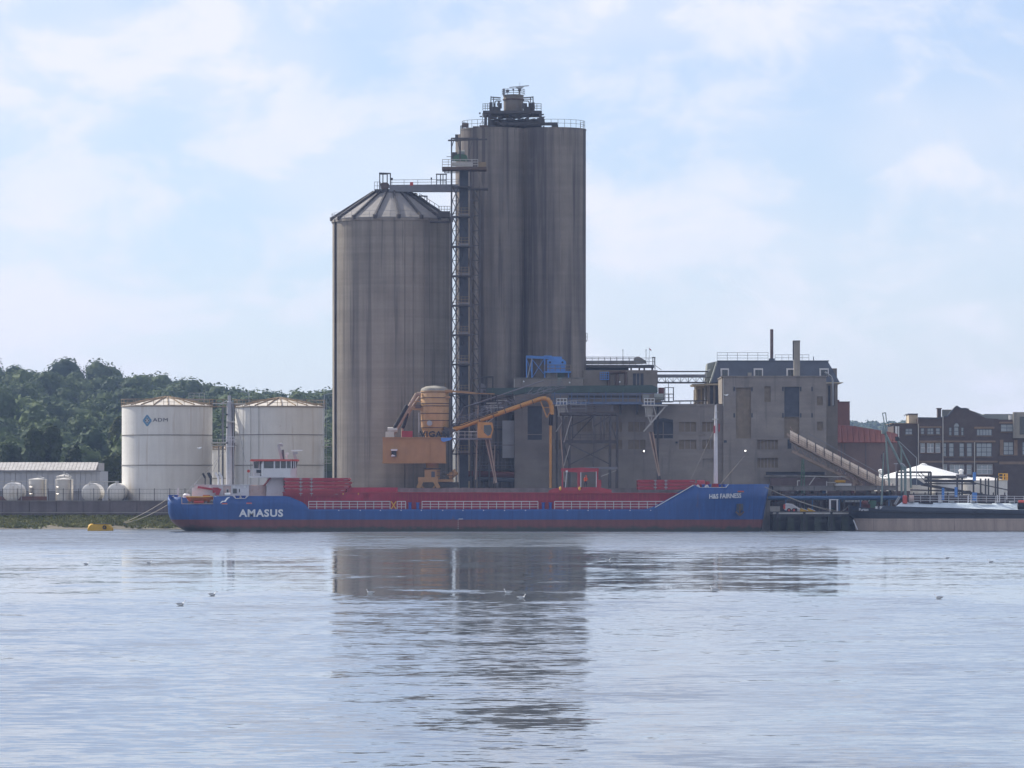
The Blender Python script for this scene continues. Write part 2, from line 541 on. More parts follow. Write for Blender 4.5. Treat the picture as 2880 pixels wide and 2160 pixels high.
rst.inputs[3].default_value = 0.0
rst.inputs[4].default_value = 0.12
L(nst.outputs['Fac'], rst.inputs[0])
gust = nn(nt, 'ShaderNodeMath', operation='ADD')
L(rw.outputs[0], gust.inputs[0])
L(rst.outputs[0], gust.inputs[1])
L(gust.outputs[0], slope.inputs[0])
slope.inputs[1].default_value = 1.4
vs_ = nn(nt, 'ShaderNodeVectorMath', operation='SCALE')
L(vadd.outputs[0], vs_.inputs[0])
L(slope.outputs[0], vs_.inputs['Scale'])
flat = nn(nt, 'ShaderNodeVectorMath', operation='MULTIPLY')
L(vs_.outputs[0], flat.inputs[0])
flat.inputs[1].default_value = (0.6, 1.0, 0.0)
up = nn(nt, 'ShaderNodeVectorMath', operation='ADD')
L(flat.outputs[0], up.inputs[0])
up.inputs[1].default_value = (0, 0, 1)
nrm = nn(nt, 'ShaderNodeVectorMath', operation='NORMALIZE')
L(up.outputs[0], nrm.inputs[0])
L(nrm.outputs[0], b.inputs['Normal'])
M['river_water'] = m


# ------------------------------------------------------------------ helpers
def X(px, d):
    return (px - 1440.0) * d / F


def Z(py, d):
    return EYE - (py - HZ) * d / F


def P(px, py, d):
    return Vector((X(px, d), d, Z(py, d)))


class MB:
    def __init__(s):
        s.v, s.f = [], []

    def add(s, vs, fs):
        o = len(s.v)
        s.v += [tuple(v) for v in vs]
        s.f += [tuple(i + o for i in f) for f in fs]
        return s

    def box(s, x0, x1, y0, y1, z0, z1):
        if x0 > x1: x0, x1 = x1, x0
        if z0 > z1: z0, z1 = z1, z0
        if y0 > y1: y0, y1 = y1, y0
        return s.add([(x0, y0, z0), (x1, y0, z0), (x1, y1, z0), (x0, y1, z0), (x0, y0, z1), (x1, y0, z1), (x1, y1, z1), (x0, y1, z1)],
                     [(0, 3, 2, 1), (4, 5, 6, 7), (0, 1, 5, 4), (1, 2, 6, 5), (2, 3, 7, 6), (3, 0, 4, 7)])

    def pbox(s, px0, px1, py0, py1, d, depth):
        return s.box(X(px0, d), X(px1, d), d, d + depth, Z(py0, d), Z(py1, d))

    def frame(s, a, b):
        a, b = Vector(a), Vector(b)
        t = (b - a).normalized()
        u = Vector((0, 0, 1)) if abs(t.z) < 0.95 else Vector((0, 1, 0))
        r = t.cross(u).normalized()
        return a, b, r, r.cross(t).normalized()

    def bar(s, a, b, w, h=None):
        h = h or w
        a, b, r, u = s.frame(a, b)
        vs = []
        for p in (a, b):
            for i, j in ((-1, -1), (1, -1), (1, 1), (-1, 1)):
                vs.append(p + r * (w / 2 * i) + u * (h / 2 * j))
        return s.add(vs, [(3, 2, 1, 0), (4, 5, 6, 7), (0, 1, 5, 4), (1, 2, 6, 5), (2, 3, 7, 6), (3, 0, 4, 7)])

    def tube(s, a, b, r, r2=None, n=8):
        r2 = r if r2 is None else r2
        a, b, x, y = s.frame(a, b)
        vs = []
        for p, q in ((a, r), (b, r2)):
            for i in range(n):
                t = 2 * math.pi * i / n
                vs.append(p + x * (q * math.cos(t)) + y * (q * math.sin(t)))
        fs = [(i, (i + 1) % n, n + (i + 1) % n, n + i) for i in range(n)]
        return s.add(vs, fs + [tuple(range(n - 1, -1, -1)), tuple(range(n, 2 * n))])

    def path(s, pts, r, n=6):
        for a, b in zip(pts, pts[1:]):
            s.tube(a, b, r, n=n)
        return s

    def barpath(s, pts, w, h=None):
        for a, b in zip(pts, pts[1:]):
            s.bar(a, b, w, h)
        return s

    def lathe(s, cx, cy, prof, n=32, caps=True):
        vs, fs = [], []
        for r, z in prof:
            for i in range(n):
                t = 2 * math.pi * i / n
                vs.append((cx + r * math.cos(t), cy + r * math.sin(t), z))
        for k in range(len(prof) - 1):
            for i in range(n):
                j = (i + 1) % n
                fs.append((k * n + i, k * n + j, (k + 1) * n + j, (k + 1) * n + i))
        if caps:
            fs.append(tuple(range(n - 1, -1, -1)))
            fs.append(tuple((len(prof) - 1) * n + i for i in range(n)))
        return s.add(vs, fs)

    def prism(s, poly, y0, y1):
        n = len(poly)
        ar = sum(poly[i][0] * poly[(i + 1) % n][1] - poly[(i + 1) % n][0] * poly[i][1] for i in range(n))
        if ar < 0:
            poly = poly[::-1]
        vs = [(x, y0, z) for x, z in poly] + [(x, y1, z) for x, z in poly]
        fs = [tuple(range(n)), tuple(range(2 * n - 1, n - 1, -1))]
        fs += [((i + 1) % n, i, n + i, n + (i + 1) % n) for i in range(n)]
        return s.add(vs, fs)

    def pprism(s, pts, d, depth):
        return s.prism([(X(a, d), Z(b_, d)) for a, b_ in pts], d, d + depth)

    def rail(s, pts, h=1.1, step=2.0, r=0.035, rows=2):
        pts = [Vector(p) for p in pts]
        for a, b in zip(pts, pts[1:]):
            n = max(1, round((b - a).length / step))
            for i in range(n + 1):
                p = a.lerp(b, i / n)
                s.bar(p, p + Vector((0, 0, h)), r * 1.6)
            for k in range(rows):
                o = Vector((0, 0, h * (k + 1) / rows - r))
                s.bar(a + o, b + o, r * 1.6)
        return s


ROOT = {}


def raw(name, verts, faces, matname, origin=(0, 0, 0), smooth=False):
    me = bpy.data.meshes.new(name)
    o = Vector(origin)
    me.from_pydata([tuple(Vector(v) - o) for v in verts], [], faces)
    me.update()
    if smooth:
        me.polygons.foreach_set('use_smooth', [True] * len(me.polygons))
        try:
            me.set_sharp_from_angle(angle=math.radians(35))
        except Exception:
            pass
    me.materials.append(M[matname])
    ob = bpy.data.objects.new(name, me)
    COL.objects.link(ob)
    return ob


def tag(o, label=None, cat=None, group=None, kind=None):
    if label: o['label'] = label
    if cat: o['category'] = cat
    if group: o['group'] = group
    if kind: o['kind'] = kind
    return o


def thing(name, label, cat, loc, group=None):
    o = bpy.data.objects.new(name, None)
    o.empty_display_size = 0.5
    COL.objects.link(o)
    o.location = loc
    ROOT[o.name] = Vector(loc)
    return tag(o, label, cat, group)


def part(name, mb, matname, parent, smooth=False, label=None, kind=None):
    L0 = ROOT[parent.name]
    o = raw(name, mb.v, mb.f, matname, L0, smooth)
    o.parent = parent
    ROOT[o.name] = L0
    if label: o['label'] = label
    if kind: o['kind'] = kind
    return o


def each(name, mbs, matname, parent, smooth=False):
    return [part(name, m_, matname, parent, smooth) for m_ in mbs]


def bars(segs, w, h=None):
    return [MB().bar(a, b, w, h) for a, b in segs]


def solo(name, mb, matname, label, cat, group=None, smooth=False):
    a = np.array(mb.v)
    lo, hi = a.min(0), a.max(0)
    org = ((lo[0] + hi[0]) / 2, (lo[1] + hi[1]) / 2, lo[2])
    o = raw(name, mb.v, mb.f, matname, org, smooth)
    o.location = org
    ROOT[o.name] = Vector(org)
    return tag(o, label, cat, group)


def structure(name, mb, matname, smooth=False):
    return tag(raw(name, mb.v, mb.f, matname, smooth=smooth), kind='structure')


def text_mb(txt, h, w=None, thick=0.02, fat=0.0, gap=1.0):
    cu = bpy.data.curves.new('t', 'FONT')
    cu.body = txt
    cu.extrude = thick / h if h else thick
    cu.offset = fat
    cu.space_character = gap
    cu.resolution_u = 3
    ob = bpy.data.objects.new('t', cu)
    COL.objects.link(ob)
    dg = bpy.context.evaluated_depsgraph_get()
    me = bpy.data.meshes.new_from_object(ob.evaluated_get(dg))
    bpy.data.objects.remove(ob)
    bpy.data.curves.remove(cu)
    vs = np.array([v.co[:] for v in me.vertices])
    fs = [tuple(p.vertices) for p in me.polygons]
    bpy.data.meshes.remove(me)
    lo, hi = vs.min(0), vs.max(0)
    vs = vs - (lo + hi) / 2
    sy = h / (hi[1] - lo[1])
    sx = (w / (hi[0] - lo[0])) if w else sy
    mb = MB()
    mb.v = [(x * sx, -z * sy, y * sy) for x, y, z in vs]
    mb.f = fs
    return mb


def moved(mb, off):
    o = MB()
    o.v = [(x + off[0], y + off[1], z + off[2]) for x, y, z in mb.v]
    o.f = mb.f
    return o


def bent(mb, cx, cy, R, a0, z0):
    """wrap a flat lettering mesh round a vertical cylinder"""
    o = MB()
    o.v = [(cx + (R - y) * math.sin(a0 + x / R), cy - (R - y) * math.cos(a0 + x / R), z0 + z) for x, y, z in mb.v]
    o.f = mb.f
    return o


def holed_wall(mb, x0, x1, z0, z1, y, deep, holes, back=None):
    xs = sorted({x0, x1, *[h[0] for h in holes], *[h[1] for h in holes]})
    zs = sorted({z0, z1, *[h[2] for h in holes], *[h[3] for h in holes]})
    for a, b_ in zip(xs, xs[1:]):
        for c, d_ in zip(zs, zs[1:]):
            mx, mz = (a + b_) / 2, (c + d_) / 2
            if any(h[0] < mx < h[1] and h[2] < mz < h[3] for h in holes):
                continue
            mb.add([(a, y, c), (b_, y, c), (b_, y, d_), (a, y, d_)], [(0, 1, 2, 3)])
    for a, b_, c, d_ in holes:
        y2 = y + deep
        mb.add([(a, y, c), (a, y2, c), (a, y2, d_), (a, y, d_)], [(0, 1, 2, 3)])
        mb.add([(b_, y, c), (b_, y2, c), (b_, y2, d_), (b_, y, d_)], [(3, 2, 1, 0)])
        mb.add([(a, y, c), (b_, y, c), (b_, y2, c), (a, y2, c)], [(0, 1, 2, 3)])
        mb.add([(a, y, d_), (b_, y, d_), (b_, y2, d_), (a, y2, d_)], [(3, 2, 1, 0)])
    if back:
        mb.add([(x0, y, z0), (x0, back, z0), (x0, back, z1), (x0, y, z1)], [(3, 2, 1, 0)])
        mb.add([(x1, y, z0), (x1, back, z0), (x1, back, z1), (x1, y, z1)], [(0, 1, 2, 3)])
        mb.add([(x0, back, z0), (x1, back, z0), (x1, back, z1), (x0, back, z1)], [(3, 2, 1, 0)])
        mb.add([(x0, y, z1), (x1, y, z1), (x1, back, z1), (x0, back, z1)], [(0, 1, 2, 3)])
    return mb


def leaf_quads(centers, radii, n, size, squash=1.0, lumps=7, seed=0, inner=0.55, jit=0.42, front=False, core=True):
    """leaf-clump faces spread through lumpy crowns; returns verts, faces (numpy)"""
    r_ = np.random.default_rng(seed)
    V = []
    for (c, R, nk) in zip(centers, radii, n):
        k = lumps
        off = r_.normal(size=(k, 3))
        off /= np.linalg.norm(off, axis=1)[:, None]
        off *= (r_.uniform(0.2, 0.5, size=(k, 1)))
        off[:, 2] *= 0.9
        lr = r_.uniform(0.42, 0.62, size=k)
        idx = r_.integers(0, k, nk)
        d = r_.normal(size=(nk, 3))
        d /= np.linalg.norm(d, axis=1)[:, None]
        if front:
            d[:, 1] = np.where(d[:, 1] > 0.4, -d[:, 1], d[:, 1])
        rad = lr[idx] * r_.uniform(inner, 1.05, nk) ** 0.5
        p = (off[idx] + d * rad[:, None]) * np.array(R)[None, :] + np.array(c)[None, :]
        nrm = d + r_.normal(scale=jit, size=(nk, 3)) + np.array([0, 0, 0.2])
        nrm /= np.linalg.norm(nrm, axis=1)[:, None]
        u = np.cross(nrm, r_.normal(size=(nk, 3)))
        u /= np.linalg.norm(u, axis=1)[:, None]
        w = np.cross(nrm, u)
        sz = (size * r_.uniform(0.6, 1.35, nk))[:, None] / 2
        a = r_.uniform(0.55, 1.0, nk)[:, None]
        quad = np.stack([p - u * sz, p - w * sz * a, p + u * sz, p + w * sz * a], 1)
        V.append(quad.reshape(-1, 3))
        if core:
            na, nb = 10, 6
            th = np.linspace(0, 2 * np.pi, na + 1)
            ph = np.linspace(-np.pi / 2, np.pi / 2, nb + 1)
            T_, P_ = np.meshgrid(th, ph)
            sph = np.stack([np.cos(P_) * np.cos(T_), np.cos(P_) * np.sin(T_), np.sin(P_)], -1)
            q = np.stack([sph[:-1, :-1], sph[:-1, 1:], sph[1:, 1:], sph[1:, :-1]], 2).reshape(-1, 4, 3)
            for kk in range(k):
                wob_ = 0.74 * (1 + 0.13 * np.sin(4.1 * q[..., :1] + kk) * np.sin(3.7 * q[..., 1:2] + 2 * kk) + 0.10 * np.sin(6.3 * q[..., 2:3] + 5 * q[..., :1] + kk))
                V.append(((off[kk] + q * lr[kk] * wob_) * np.array(R)[None, None, :] + np.array(c)).reshape(-1, 3))
    V = np.concatenate(V)
    nf = len(V) // 4
    return V, nf


def quads_object(name, V, nf, matname, origin=(0, 0, 0)):
    me = bpy.data.meshes.new(name)
    V = (V - np.array(origin)[None, :]).astype(np.float32)
    me.vertices.add(len(V))
    me.vertices.foreach_set('co', V.ravel())
    me.loops.add(nf * 4)
    me.loops.foreach_set('vertex_index', np.arange(nf * 4, dtype=np.int32))
    me.polygons.add(nf)
    me.polygons.foreach_set('loop_start', np.arange(0, nf * 4, 4, dtype=np.int32))
    me.update(calc_edges=True)
    me.materials.append(M[matname])
    o = bpy.data.objects.new(name, me)
    COL.objects.link(o)
    return o


def tree(label, px, py_top, py_base, d, wide, leafmat, group, n=900, core=True, size=0.8, seed=1, lumps=9, cat='tree', name='tree', gz=None):
    base = P(px, py_base, d)
    top = Z(py_top, d)
    if gz is not None:
        base.z = gz
    h = top - base.z
    w = wide * d / F / 2
    t = thing(name, label, cat, base, group)
    r_ = random.Random(seed)
    mb = MB()
    tr = max(0.15, h * 0.022)
    mb.tube(base - Vector((0, 0, 0.6)), base + Vector((0, 0, h * 0.5)), tr * 1.3, tr * 0.7, 8)
    for k in range(5):
        a = r_.uniform(0, 6.28)
        s_ = base + Vector((0, 0, h * r_.uniform(0.25, 0.45)))
        e_ = s_ + Vector((math.cos(a) * w * 0.6, math.sin(a) * w * 0.6, h * r_.uniform(0.15, 0.35)))
        mb.tube(s_, e_, tr * 0.5, tr * 0.15, 6)
    part('trunk', mb, 'bark', t)
    ch = h * 0.86
    c = base + Vector((0, 0, h - ch / 2))
    V, nf = leaf_quads([c], [(w, w, ch / 2)], [n], size, lumps=lumps, seed=seed, core=core)
    o = quads_object('crown', V, nf, leafmat, base)
    o.parent = t
    ROOT[o.name] = Vector(base)
    return t

# ================================================================== the setting
GZ = 4.3
mb = MB()
mb.add([(-2000, -60, 0), (2000, -60, 0), (2000, 764, 0), (-2000, 764, 0)], [(0, 1, 2, 3)])
structure('water', mb, 'river_water')
mb = MB()
mb.add([(-2000, 754.6, GZ), (2000, 754.6, GZ), (2000, 4000, GZ), (-2000, 4000, GZ)], [(0, 1, 2, 3)])
structure('ground', mb, 'earth')

# quay behind the ship: capping beam, deck, front with fender piles
mb = MB()
qx0, qx1 = X(925, 716), X(2168, 716)
mb.box(qx0, qx1, 717.5, 766, -3, 6.2)
mb.box(qx0, qx1, 716, 768, 5.55, 6.33)
for i in range(40):
    x = qx0 + 1 + i * (qx1 - qx0 - 2) / 39
    mb.box(x - 0.25, x + 0.25, 716.6, 717.6, -3, 5.5)
structure('quay', mb, 'concrete_quay')

mb = MB()
mb.box(qx1 + 0.01, 300, 754.0, 754.59, -2, GZ + 0.25)
mb.box(-400, qx0 - .01, 754.72, 755.3, -2, GZ - .02)
structure('embankment', mb, 'pile_dark')

# foreshore: muddy bank with rough grass below the river wall
mb = MB()
nx, ny = 60, 8
fx0, fx1 = -150.0, X(700, 740)
prof = [(736, -0.5), (742, -0.02), (744, 0.25), (746, 0.5), (748, 0.8), (750, 1.05), (752, 1.4), (755, 1.6)]
for i in range(nx + 1):
    x = fx0 + (fx1 - fx0) * i / nx
    for (y, z) in prof:
        mb.v.append((x, y + 0.8 * math.sin(x * 0.31) + 0.5 * math.sin(x * 0.83), z + (0.10 * math.sin(x * 1.7 + y) if z > 0.1 else 0)))
for i in range(nx):
    for j in range(ny - 1):
        a = i * ny + j
        mb.f.append((a, a + ny, a + ny + 1, a + 1))
structure('foreshore', mb, 'mud')
# grass on it
r_ = np.random.default_rng(3)
N = 22000
gx = r_.uniform(-100, fx1, N)
gy = r_.uniform(743.5, 754, N)
cl = np.sin(gx * 0.55) * 0.5 + np.sin(gx * 1.3 + gy) * 0.4 + (gy - 747) * 0.25
keep = r_.uniform(-1.2, 1.0, N) < cl
gx, gy = gx[keep], gy[keep]
gz = np.interp(gy - 0.8 * np.sin(gx * 0.31) - 0.5 * np.sin(gx * 0.83), [p[0] for p in prof], [p[1] for p in prof])
hh = r_.uniform(0.25, 0.75, len(gx)) * (0.6 + 0.5 * (gy - 743) / 11)
an = r_.uniform(0, 3.14, len(gx))
w_ = r_.uniform(0.12, 0.3, len(gx))
lean = r_.normal(scale=0.2, size=(len(gx), 2))
bx = np.stack([gx, gy, gz - 0.05], 1)
dx = np.stack([np.cos(an) * w_, np.sin(an) * w_, 0 * an], 1)
tp = bx + np.stack([lean[:, 0], lean[:, 1], hh], 1)
V = np.stack([bx - dx, bx + dx, tp + dx * 0.5, tp - dx * 0.5], 1).reshape(-1, 3)
o = quads_object('bank_grass', V, len(gx), 'grass_bank')
tag(o, 'rough yellow green grass growing along the muddy bank', 'grass', kind='stuff')

# hills --------------------------------------------------------------
SKY_L = [(-700, 1035), (-300, 1020), (0, 1050), (40, 1070), (90, 1074), (118, 1072), (135, 1060), (175, 1058), (235, 1060), (270, 1064), (330, 1070),
         (370, 1076), (400, 1078), (450, 1083), (500, 1092), (545, 1105), (600, 1122), (700, 1126), (800, 1124), (930, 1128), (1200, 1150), (1600, 1240), (2100, 1330)]


def crest(px):
    return np.interp(px, [a for a, _ in SKY_L], [b_ for _, b_ in SKY_L])


HY0, HY1 = 960.0, 1500.0


def hill_z(x, y):
    """ground height of the wooded hill"""
    px = x * F / HY1 + 1440
    zc = EYE - (crest(px) - HZ) * HY1 / F - 10.5
    zc = np.maximum(zc, GZ)
    t = np.clip((y - HY0) / (HY1 - HY0), 0, 1)
    s_ = t * t * (3 - 2 * t) * 0.45 + t * 0.55
    back = np.clip((y - HY1) / 700, 0, 1)
    return GZ + (zc - GZ) * s_ * (1 - 0.25 * back) + 0.02


mb = MB()
nx, ny = 70, 40
for j in range(ny + 1):
    y = HY0 + (2100 - HY0) * j / ny
    for i in range(nx + 1):
        x = -330 + 330 * 1.35 * i / nx
        mb.v.append((x, y, float(hill_z(x, y))))
for j in range(ny):
    for i in range(nx):
        a = j * (nx + 1) + i
        mb.f.append((a, a + 1, a + nx + 2, a + nx + 1))
structure('hill', mb, 'earth', smooth=True)

r_ = np.random.default_rng(11)
cen, rad, num = [], [], []
for y in np.arange(965, 1540, 15.0):
    xl, xr = (-60 - 1440) * y / F, (960 - 1440) * y / F
    x = xl + r_.uniform(0, 8)
    while x < xr:
        R = r_.uniform(4.2, 9.0)
        yy = y + r_.uniform(-6, 6)
        z = float(hill_z(x, yy))
        hgt = R * r_.uniform(0.85, 1.15)
        cen.append((x, yy, z + 3.2 + hgt * 0.55 + r_.uniform(-1, 1.6)))
        rad.append((R, R, hgt * 0.95))
        num.append(int(12 * R * R) + 160)
        x += R * r_.uniform(1.35, 1.9)
V, nf = leaf_quads(cen, rad, num, 0.95, lumps=7, seed=5, inner=0.62, jit=0.34, front=True)
o = quads_object('woodland', V, nf, 'leaf_wood')
tag(o, 'dense green wood covering the hillside behind the white tanks', 'woodland', kind='stuff')

# far blue-green ridge on the other side
mb = MB()
xs = np.linspace(X(1900, 3000), X(3100, 3000), 60)
for x in xs:
    px = x * F / 3000 + 1440
    zt = EYE - (np.interp(px, [1900, 2300, 2390, 2440, 2480, 2520, 2600, 2900, 3100], [1250, 1190, 1186, 1191, 1193, 1187, 1190, 1215, 1260]) - HZ) * 3000 / F - 5
    for y, k in ((2600, 0.0), (2800, 0.6), (3000, 1.0), (3400, 0.8), (3800, 0.0)):
        mb.v.append((x, y, GZ + (zt - GZ) * k))
for i in range(59):
    for j in range(4):
        a = i * 5 + j
        mb.f.append((a, a + 5, a + 6, a + 1))
structure('far_ridge', mb, 'earth', smooth=True)
cen, rad, num = [], [], []
for y in np.arange(2660, 3060, 22.0):
    x = X(2120, y)
    while x < X(2960, y):
        px = x * F / 3000 + 1440
        zt = EYE - (np.interp(px, [1900, 2300, 2390, 2440, 2480, 2520, 2600, 2900, 3100], [1250, 1190, 1186, 1191, 1193, 1187, 1190, 1215, 1260]) - HZ) * 3000 / F - 5
        k = np.interp(y, [2600, 2800, 3000, 3400], [0, .6, 1, .8])
        R = r_.uniform(5, 9)
        cen.append((x, y + r_.uniform(-8, 8), GZ + (zt - GZ) * k + 3))
        rad.append((R, R, R * 0.7))
        num.append(150)
        x += R * 1.5
V, nf = leaf_quads(cen, rad, num, 2.4, lumps=6, seed=6)
o = quads_object('far_woodland', V, nf, 'leaf_far')
tag(o, 'hazy blue green wood on the distant ridge', 'woodland', kind='stuff')

# individual trees
G1 = 'trees behind the metal shed'
tree('tall bushy poplar behind the shed, the taller of the pair', 100, 1178, 1372, 860, 78, 'leaf_tree', G1, 2600, True, 0.75, 21, 14)
tree('poplar with a pointed crown just beside the taller one behind the shed', 147, 1182, 1372, 862, 62, 'leaf_tree', G1, 2300, True, 0.75, 22, 12)
tree('dark rounded tree at the edge of the picture behind the shed', 20, 1236, 1372, 866, 90, 'leaf_tree', G1, 2000, True, 0.8, 23, 12)
tree('low dark green tree between the poplars and the white tank', 205, 1238, 1372, 870, 62, 'leaf_tree', G1, 1700, True, 0.8, 24, 12)
tree('brighter green tree against the edge of the big white tank', 318, 1262, 1400, 835, 78, 'leaf_bright', G1, 2600, True, 0.7, 25, 14)
tree('pale green tree higher behind the lettered tank', 330, 1150, 1330, 985, 60, 'leaf_bright', G1, 1500, True, 0.9, 26, 10)
G2 = 'trees on the skyline behind the tanks'
for i, (px, pt, w, lab) in enumerate([
        (543, 1086, 44, 'dark skyline tree above the edge of the lettered tank'),
        (600, 1094, 40, 'small rounded skyline tree above the gap between tanks'),
        (650, 1092, 44, 'skyline tree behind the ship mast top'),
        (712, 1106, 34, 'low skyline tree beside the street lamp over the unlettered tank'),
        (768, 1090, 62, 'widest dark rounded skyline tree above the unlettered tank'),
        (823, 1098, 42, 'pale thin skyline tree between two dark ones'),
        (874, 1094, 56, 'dark skyline tree near the concrete silo'),
        (918, 1122, 32, 'low skyline tree tucked against the concrete silo')]):
    d = 1180 + 10 * i
    gz_ = float(hill_z(X(px, d), d))
    tree(lab, px, pt + 3, 1150, d, w, 'leaf_tree' if i != 5 else 'leaf_bright', G2, 1100 if i != 5 else 420, i != 5, 0.8, 40 + i, 8, gz=gz_)

for i, (px, pt, lab) in enumerate([(700, 1102, 'slim street lamp among skyline trees above the gap by the mast'), (912, 1107, 'slim street lamp on the skyline beside the concrete silo')]):
    d = 1150
    gz_ = float(hill_z(X(px, d), d))
    t = thing('street_lamp', lab, 'street lamp', (X(px, d), d, gz_), 'street lamps on the hill road')
    mb = MB().tube((X(px, d), d, gz_), (X(px, d), d, Z(pt + 4, d)), 0.12, 0.08, 6)
    part('pole', mb, 'steel_galv', t)
    s_ = -1 if i == 0 else 1
    a = Vector((X(px, d), d, Z(pt + 4, d)))
    mb = MB().bar(a, a + Vector((s_ * 1.3, 0, 0.4)), 0.14)
    part('lamp_arm', mb, 'steel_galv', t)
    mb = MB().bar(a + Vector((s_ * 1.3, 0, 0.4)), a + Vector((s_ * 2.1, 0, 0.45)), 0.32, 0.16)
    part('lamp_head', mb, 'steel_galv', t)

# ================================================================== river wall and fence
d = 754
t = thing('river_wall', 'long dark grey flood wall running behind the grassy bank', 'wall', (-70, d, 1.2))
x0, x1 = -135.0, X(990, d)
n = 26
for i in range(n):
    a, b_ = x0 + (x1 - x0) * i / n, x0 + (x1 - x0) * (i + 1) / n
    mb = MB().box(a + 0.04, b_ - 0.04, d, d + 0.5, 1.0, 2.42)
    part('wall_panel', mb, 'river_wall', t)
    mb = MB().box(a + 0.04, b_ - 0.04, d + 0.25, d + 0.7, 2.42, 4.25)
    part('wall_panel', mb, 'river_wall', t)
part('ledge', MB().box(x0, x1, d - 0.12, d + 0.2, 2.42, 2.56), 'concrete_pale', t)
part('coping', MB().box(x0, x1, d + 0.15, d + 0.8, 4.25, 4.42), 'concrete_quay', t)
t = thing('security_fence', 'tall thin mesh fence on top of the flood wall', 'fence', (-70, d + 0.5, 4.42))
n = 46
for i in range(n + 1):
    x = x0 + (x1 - x0) * i / n
    part('fence_post', MB().box(x - 0.05, x + 0.05, d + 0.45, d + 0.55, 4.42, 6.3), 'steel_dark', t)
mb = MB()
for z in (4.6, 5.5, 6.15):
    mb.box(x0, x1, d + 0.47, d + 0.53, z, z + 0.04)
for i in range(int((x1 - x0) / 0.55)):
    x = x0 + i * 0.55
    mb.box(x - 0.008, x + 0.008, d + 0.49, d + 0.51, 4.42, 6.15)
part('wire_mesh', mb, 'steel_dark', t)

# ================================================================== shed and small tanks on the left
d = 800
t = thing('metal_shed', 'low grey corrugated metal shed with a pale ribbed roof', 'shed', (X(120, d), d + 6, GZ))
xa, xb = X(-260, d), X(281, d)
zt, ze = Z(1302, d + 4), Z(1325, d)
mb = MB()
mb.prism([(xa, GZ), (xb, GZ), (xb, ze), (xa, ze)], d + 0.3, d + 16)
part('wall_core', mb, 'shed_wall', t)
xs_ = xa
k = 0
while xs_ < xb - 0.1:
    e_ = min(xs_ + 0.9, xb)
    part('wall_sheet', MB().box(xs_ + 0.03, e_ - 0.03, d + (0.0 if k % 2 else 0.06), d + 0.3, GZ + 1.6, ze), 'shed_wall', t)
    xs_ = e_
    k += 1
part('plinth', MB().box(xa, xb, d + 0.1, d + 0.3, GZ, GZ + 1.6), 'steel_grey', t)
xr = X(270, d)
k = 0
xs_ = xa
while xs_ < xr - 0.1:
    e_ = min(xs_ + 0.62, xr)
    mbp = MB()
    mbp.add([(xs_ + 0.03, d - 0.3, ze + 0.05), (e_ - 0.03, d - 0.3, ze + 0.05), (e_ - 0.03, d + 5, zt), (xs_ + 0.03, d + 5, zt),
             (xs_ + 0.03, d - 0.3, ze + 0.17), (e_ - 0.03, d - 0.3, ze + 0.17), (e_ - 0.03, d + 5, zt + 0.12), (xs_ + 0.03, d + 5, zt + 0.12)],
            [(0, 3, 2, 1), (4, 5, 6, 7), (0, 1, 5, 4), (1, 2, 6, 5), (2, 3, 7, 6), (3, 0, 4, 7)])
    part('roof_sheet', mbp, 'shed_roof', t)
    xs_ = e_
    k += 1
part('eaves', MB().box(xa, xb + 0.2, d - 0.4, d + 0.3, ze - 0.12, ze + 0.08), 'steel_grey', t)
part('rear_roof', MB().prism([(xa, ze + 0.1), (xr, ze + 0.1), (xr, zt + 0.02), (xa, zt + 0.02)], d + 4.8, d + 16.2), 'shed_roof', t)

d = 772
t = thing('bund_wall', 'low red brown bund wall round the small tanks', 'wall', (X(110, d), d - 3, GZ))
part('wall', MB().box(X(-60, d), X(137, d), d - 3.4, d - 3, GZ, Z(1396, d)), 'brick_red', t)


def vertical_tank(label, px0, px1, py_top, py_eave, d, py_base=1408, finish='stainless'):
    c, R = (px0 + px1) / 2, (px1 - px0) / 2 * d / F
    cx = X(c, d)
    t = thing('vertical_tank', label, 'tank', (cx, d, GZ), 'small steel tanks by the shed')
    zb = GZ
    ze, zt = Z(py_eave, d), Z(py_top, d)
    part('shell', MB().lathe(cx, d, [(R, zb), (R, ze)], 32), finish, t, True)
    part('roof', MB().lathe(cx, d, [(R * 1.03, ze + 0.002), (R * 1.03, ze + 0.1), (0.12, zt)], 32), 'steel_pale', t, True)
    mb = MB()
    for z in (zb + (ze - zb) * 0.33, zb + (ze - zb) * 0.66):
        mb.lathe(cx, d, [(R + 0.002, z), (R + 0.025, z + 0.03), (R + 0.002, z + 0.06)], 32, False)
    part('weld_band', mb, finish, t, True)
    part('roof_vent', MB().tube((cx, d, zt - 0.1), (cx, d, zt + 0.45), 0.1), 'steel_galv', t)
    mb = MB().path([(cx + R * 0.8, d - R * 0.7, zb), (cx + R * 0.8, d - R * 0.7, ze + 0.3), (cx + R * 0.3, d - R * 0.3, ze + 0.5)], 0.06)
    part('pipe', mb, 'steel_galv', t)
    return t


vertical_tank('short stainless vertical tank with cone roof nearest the shed front', 81, 132, 1344, 1350, 772)
vertical_tank('stainless vertical tank with a lower cone roof, beside the horizontal tank', 156, 206, 1344, 1350, 768)
vertical_tank('taller stainless tank with railing, standing behind its neighbour', 159, 201, 1334, 1341, 780)


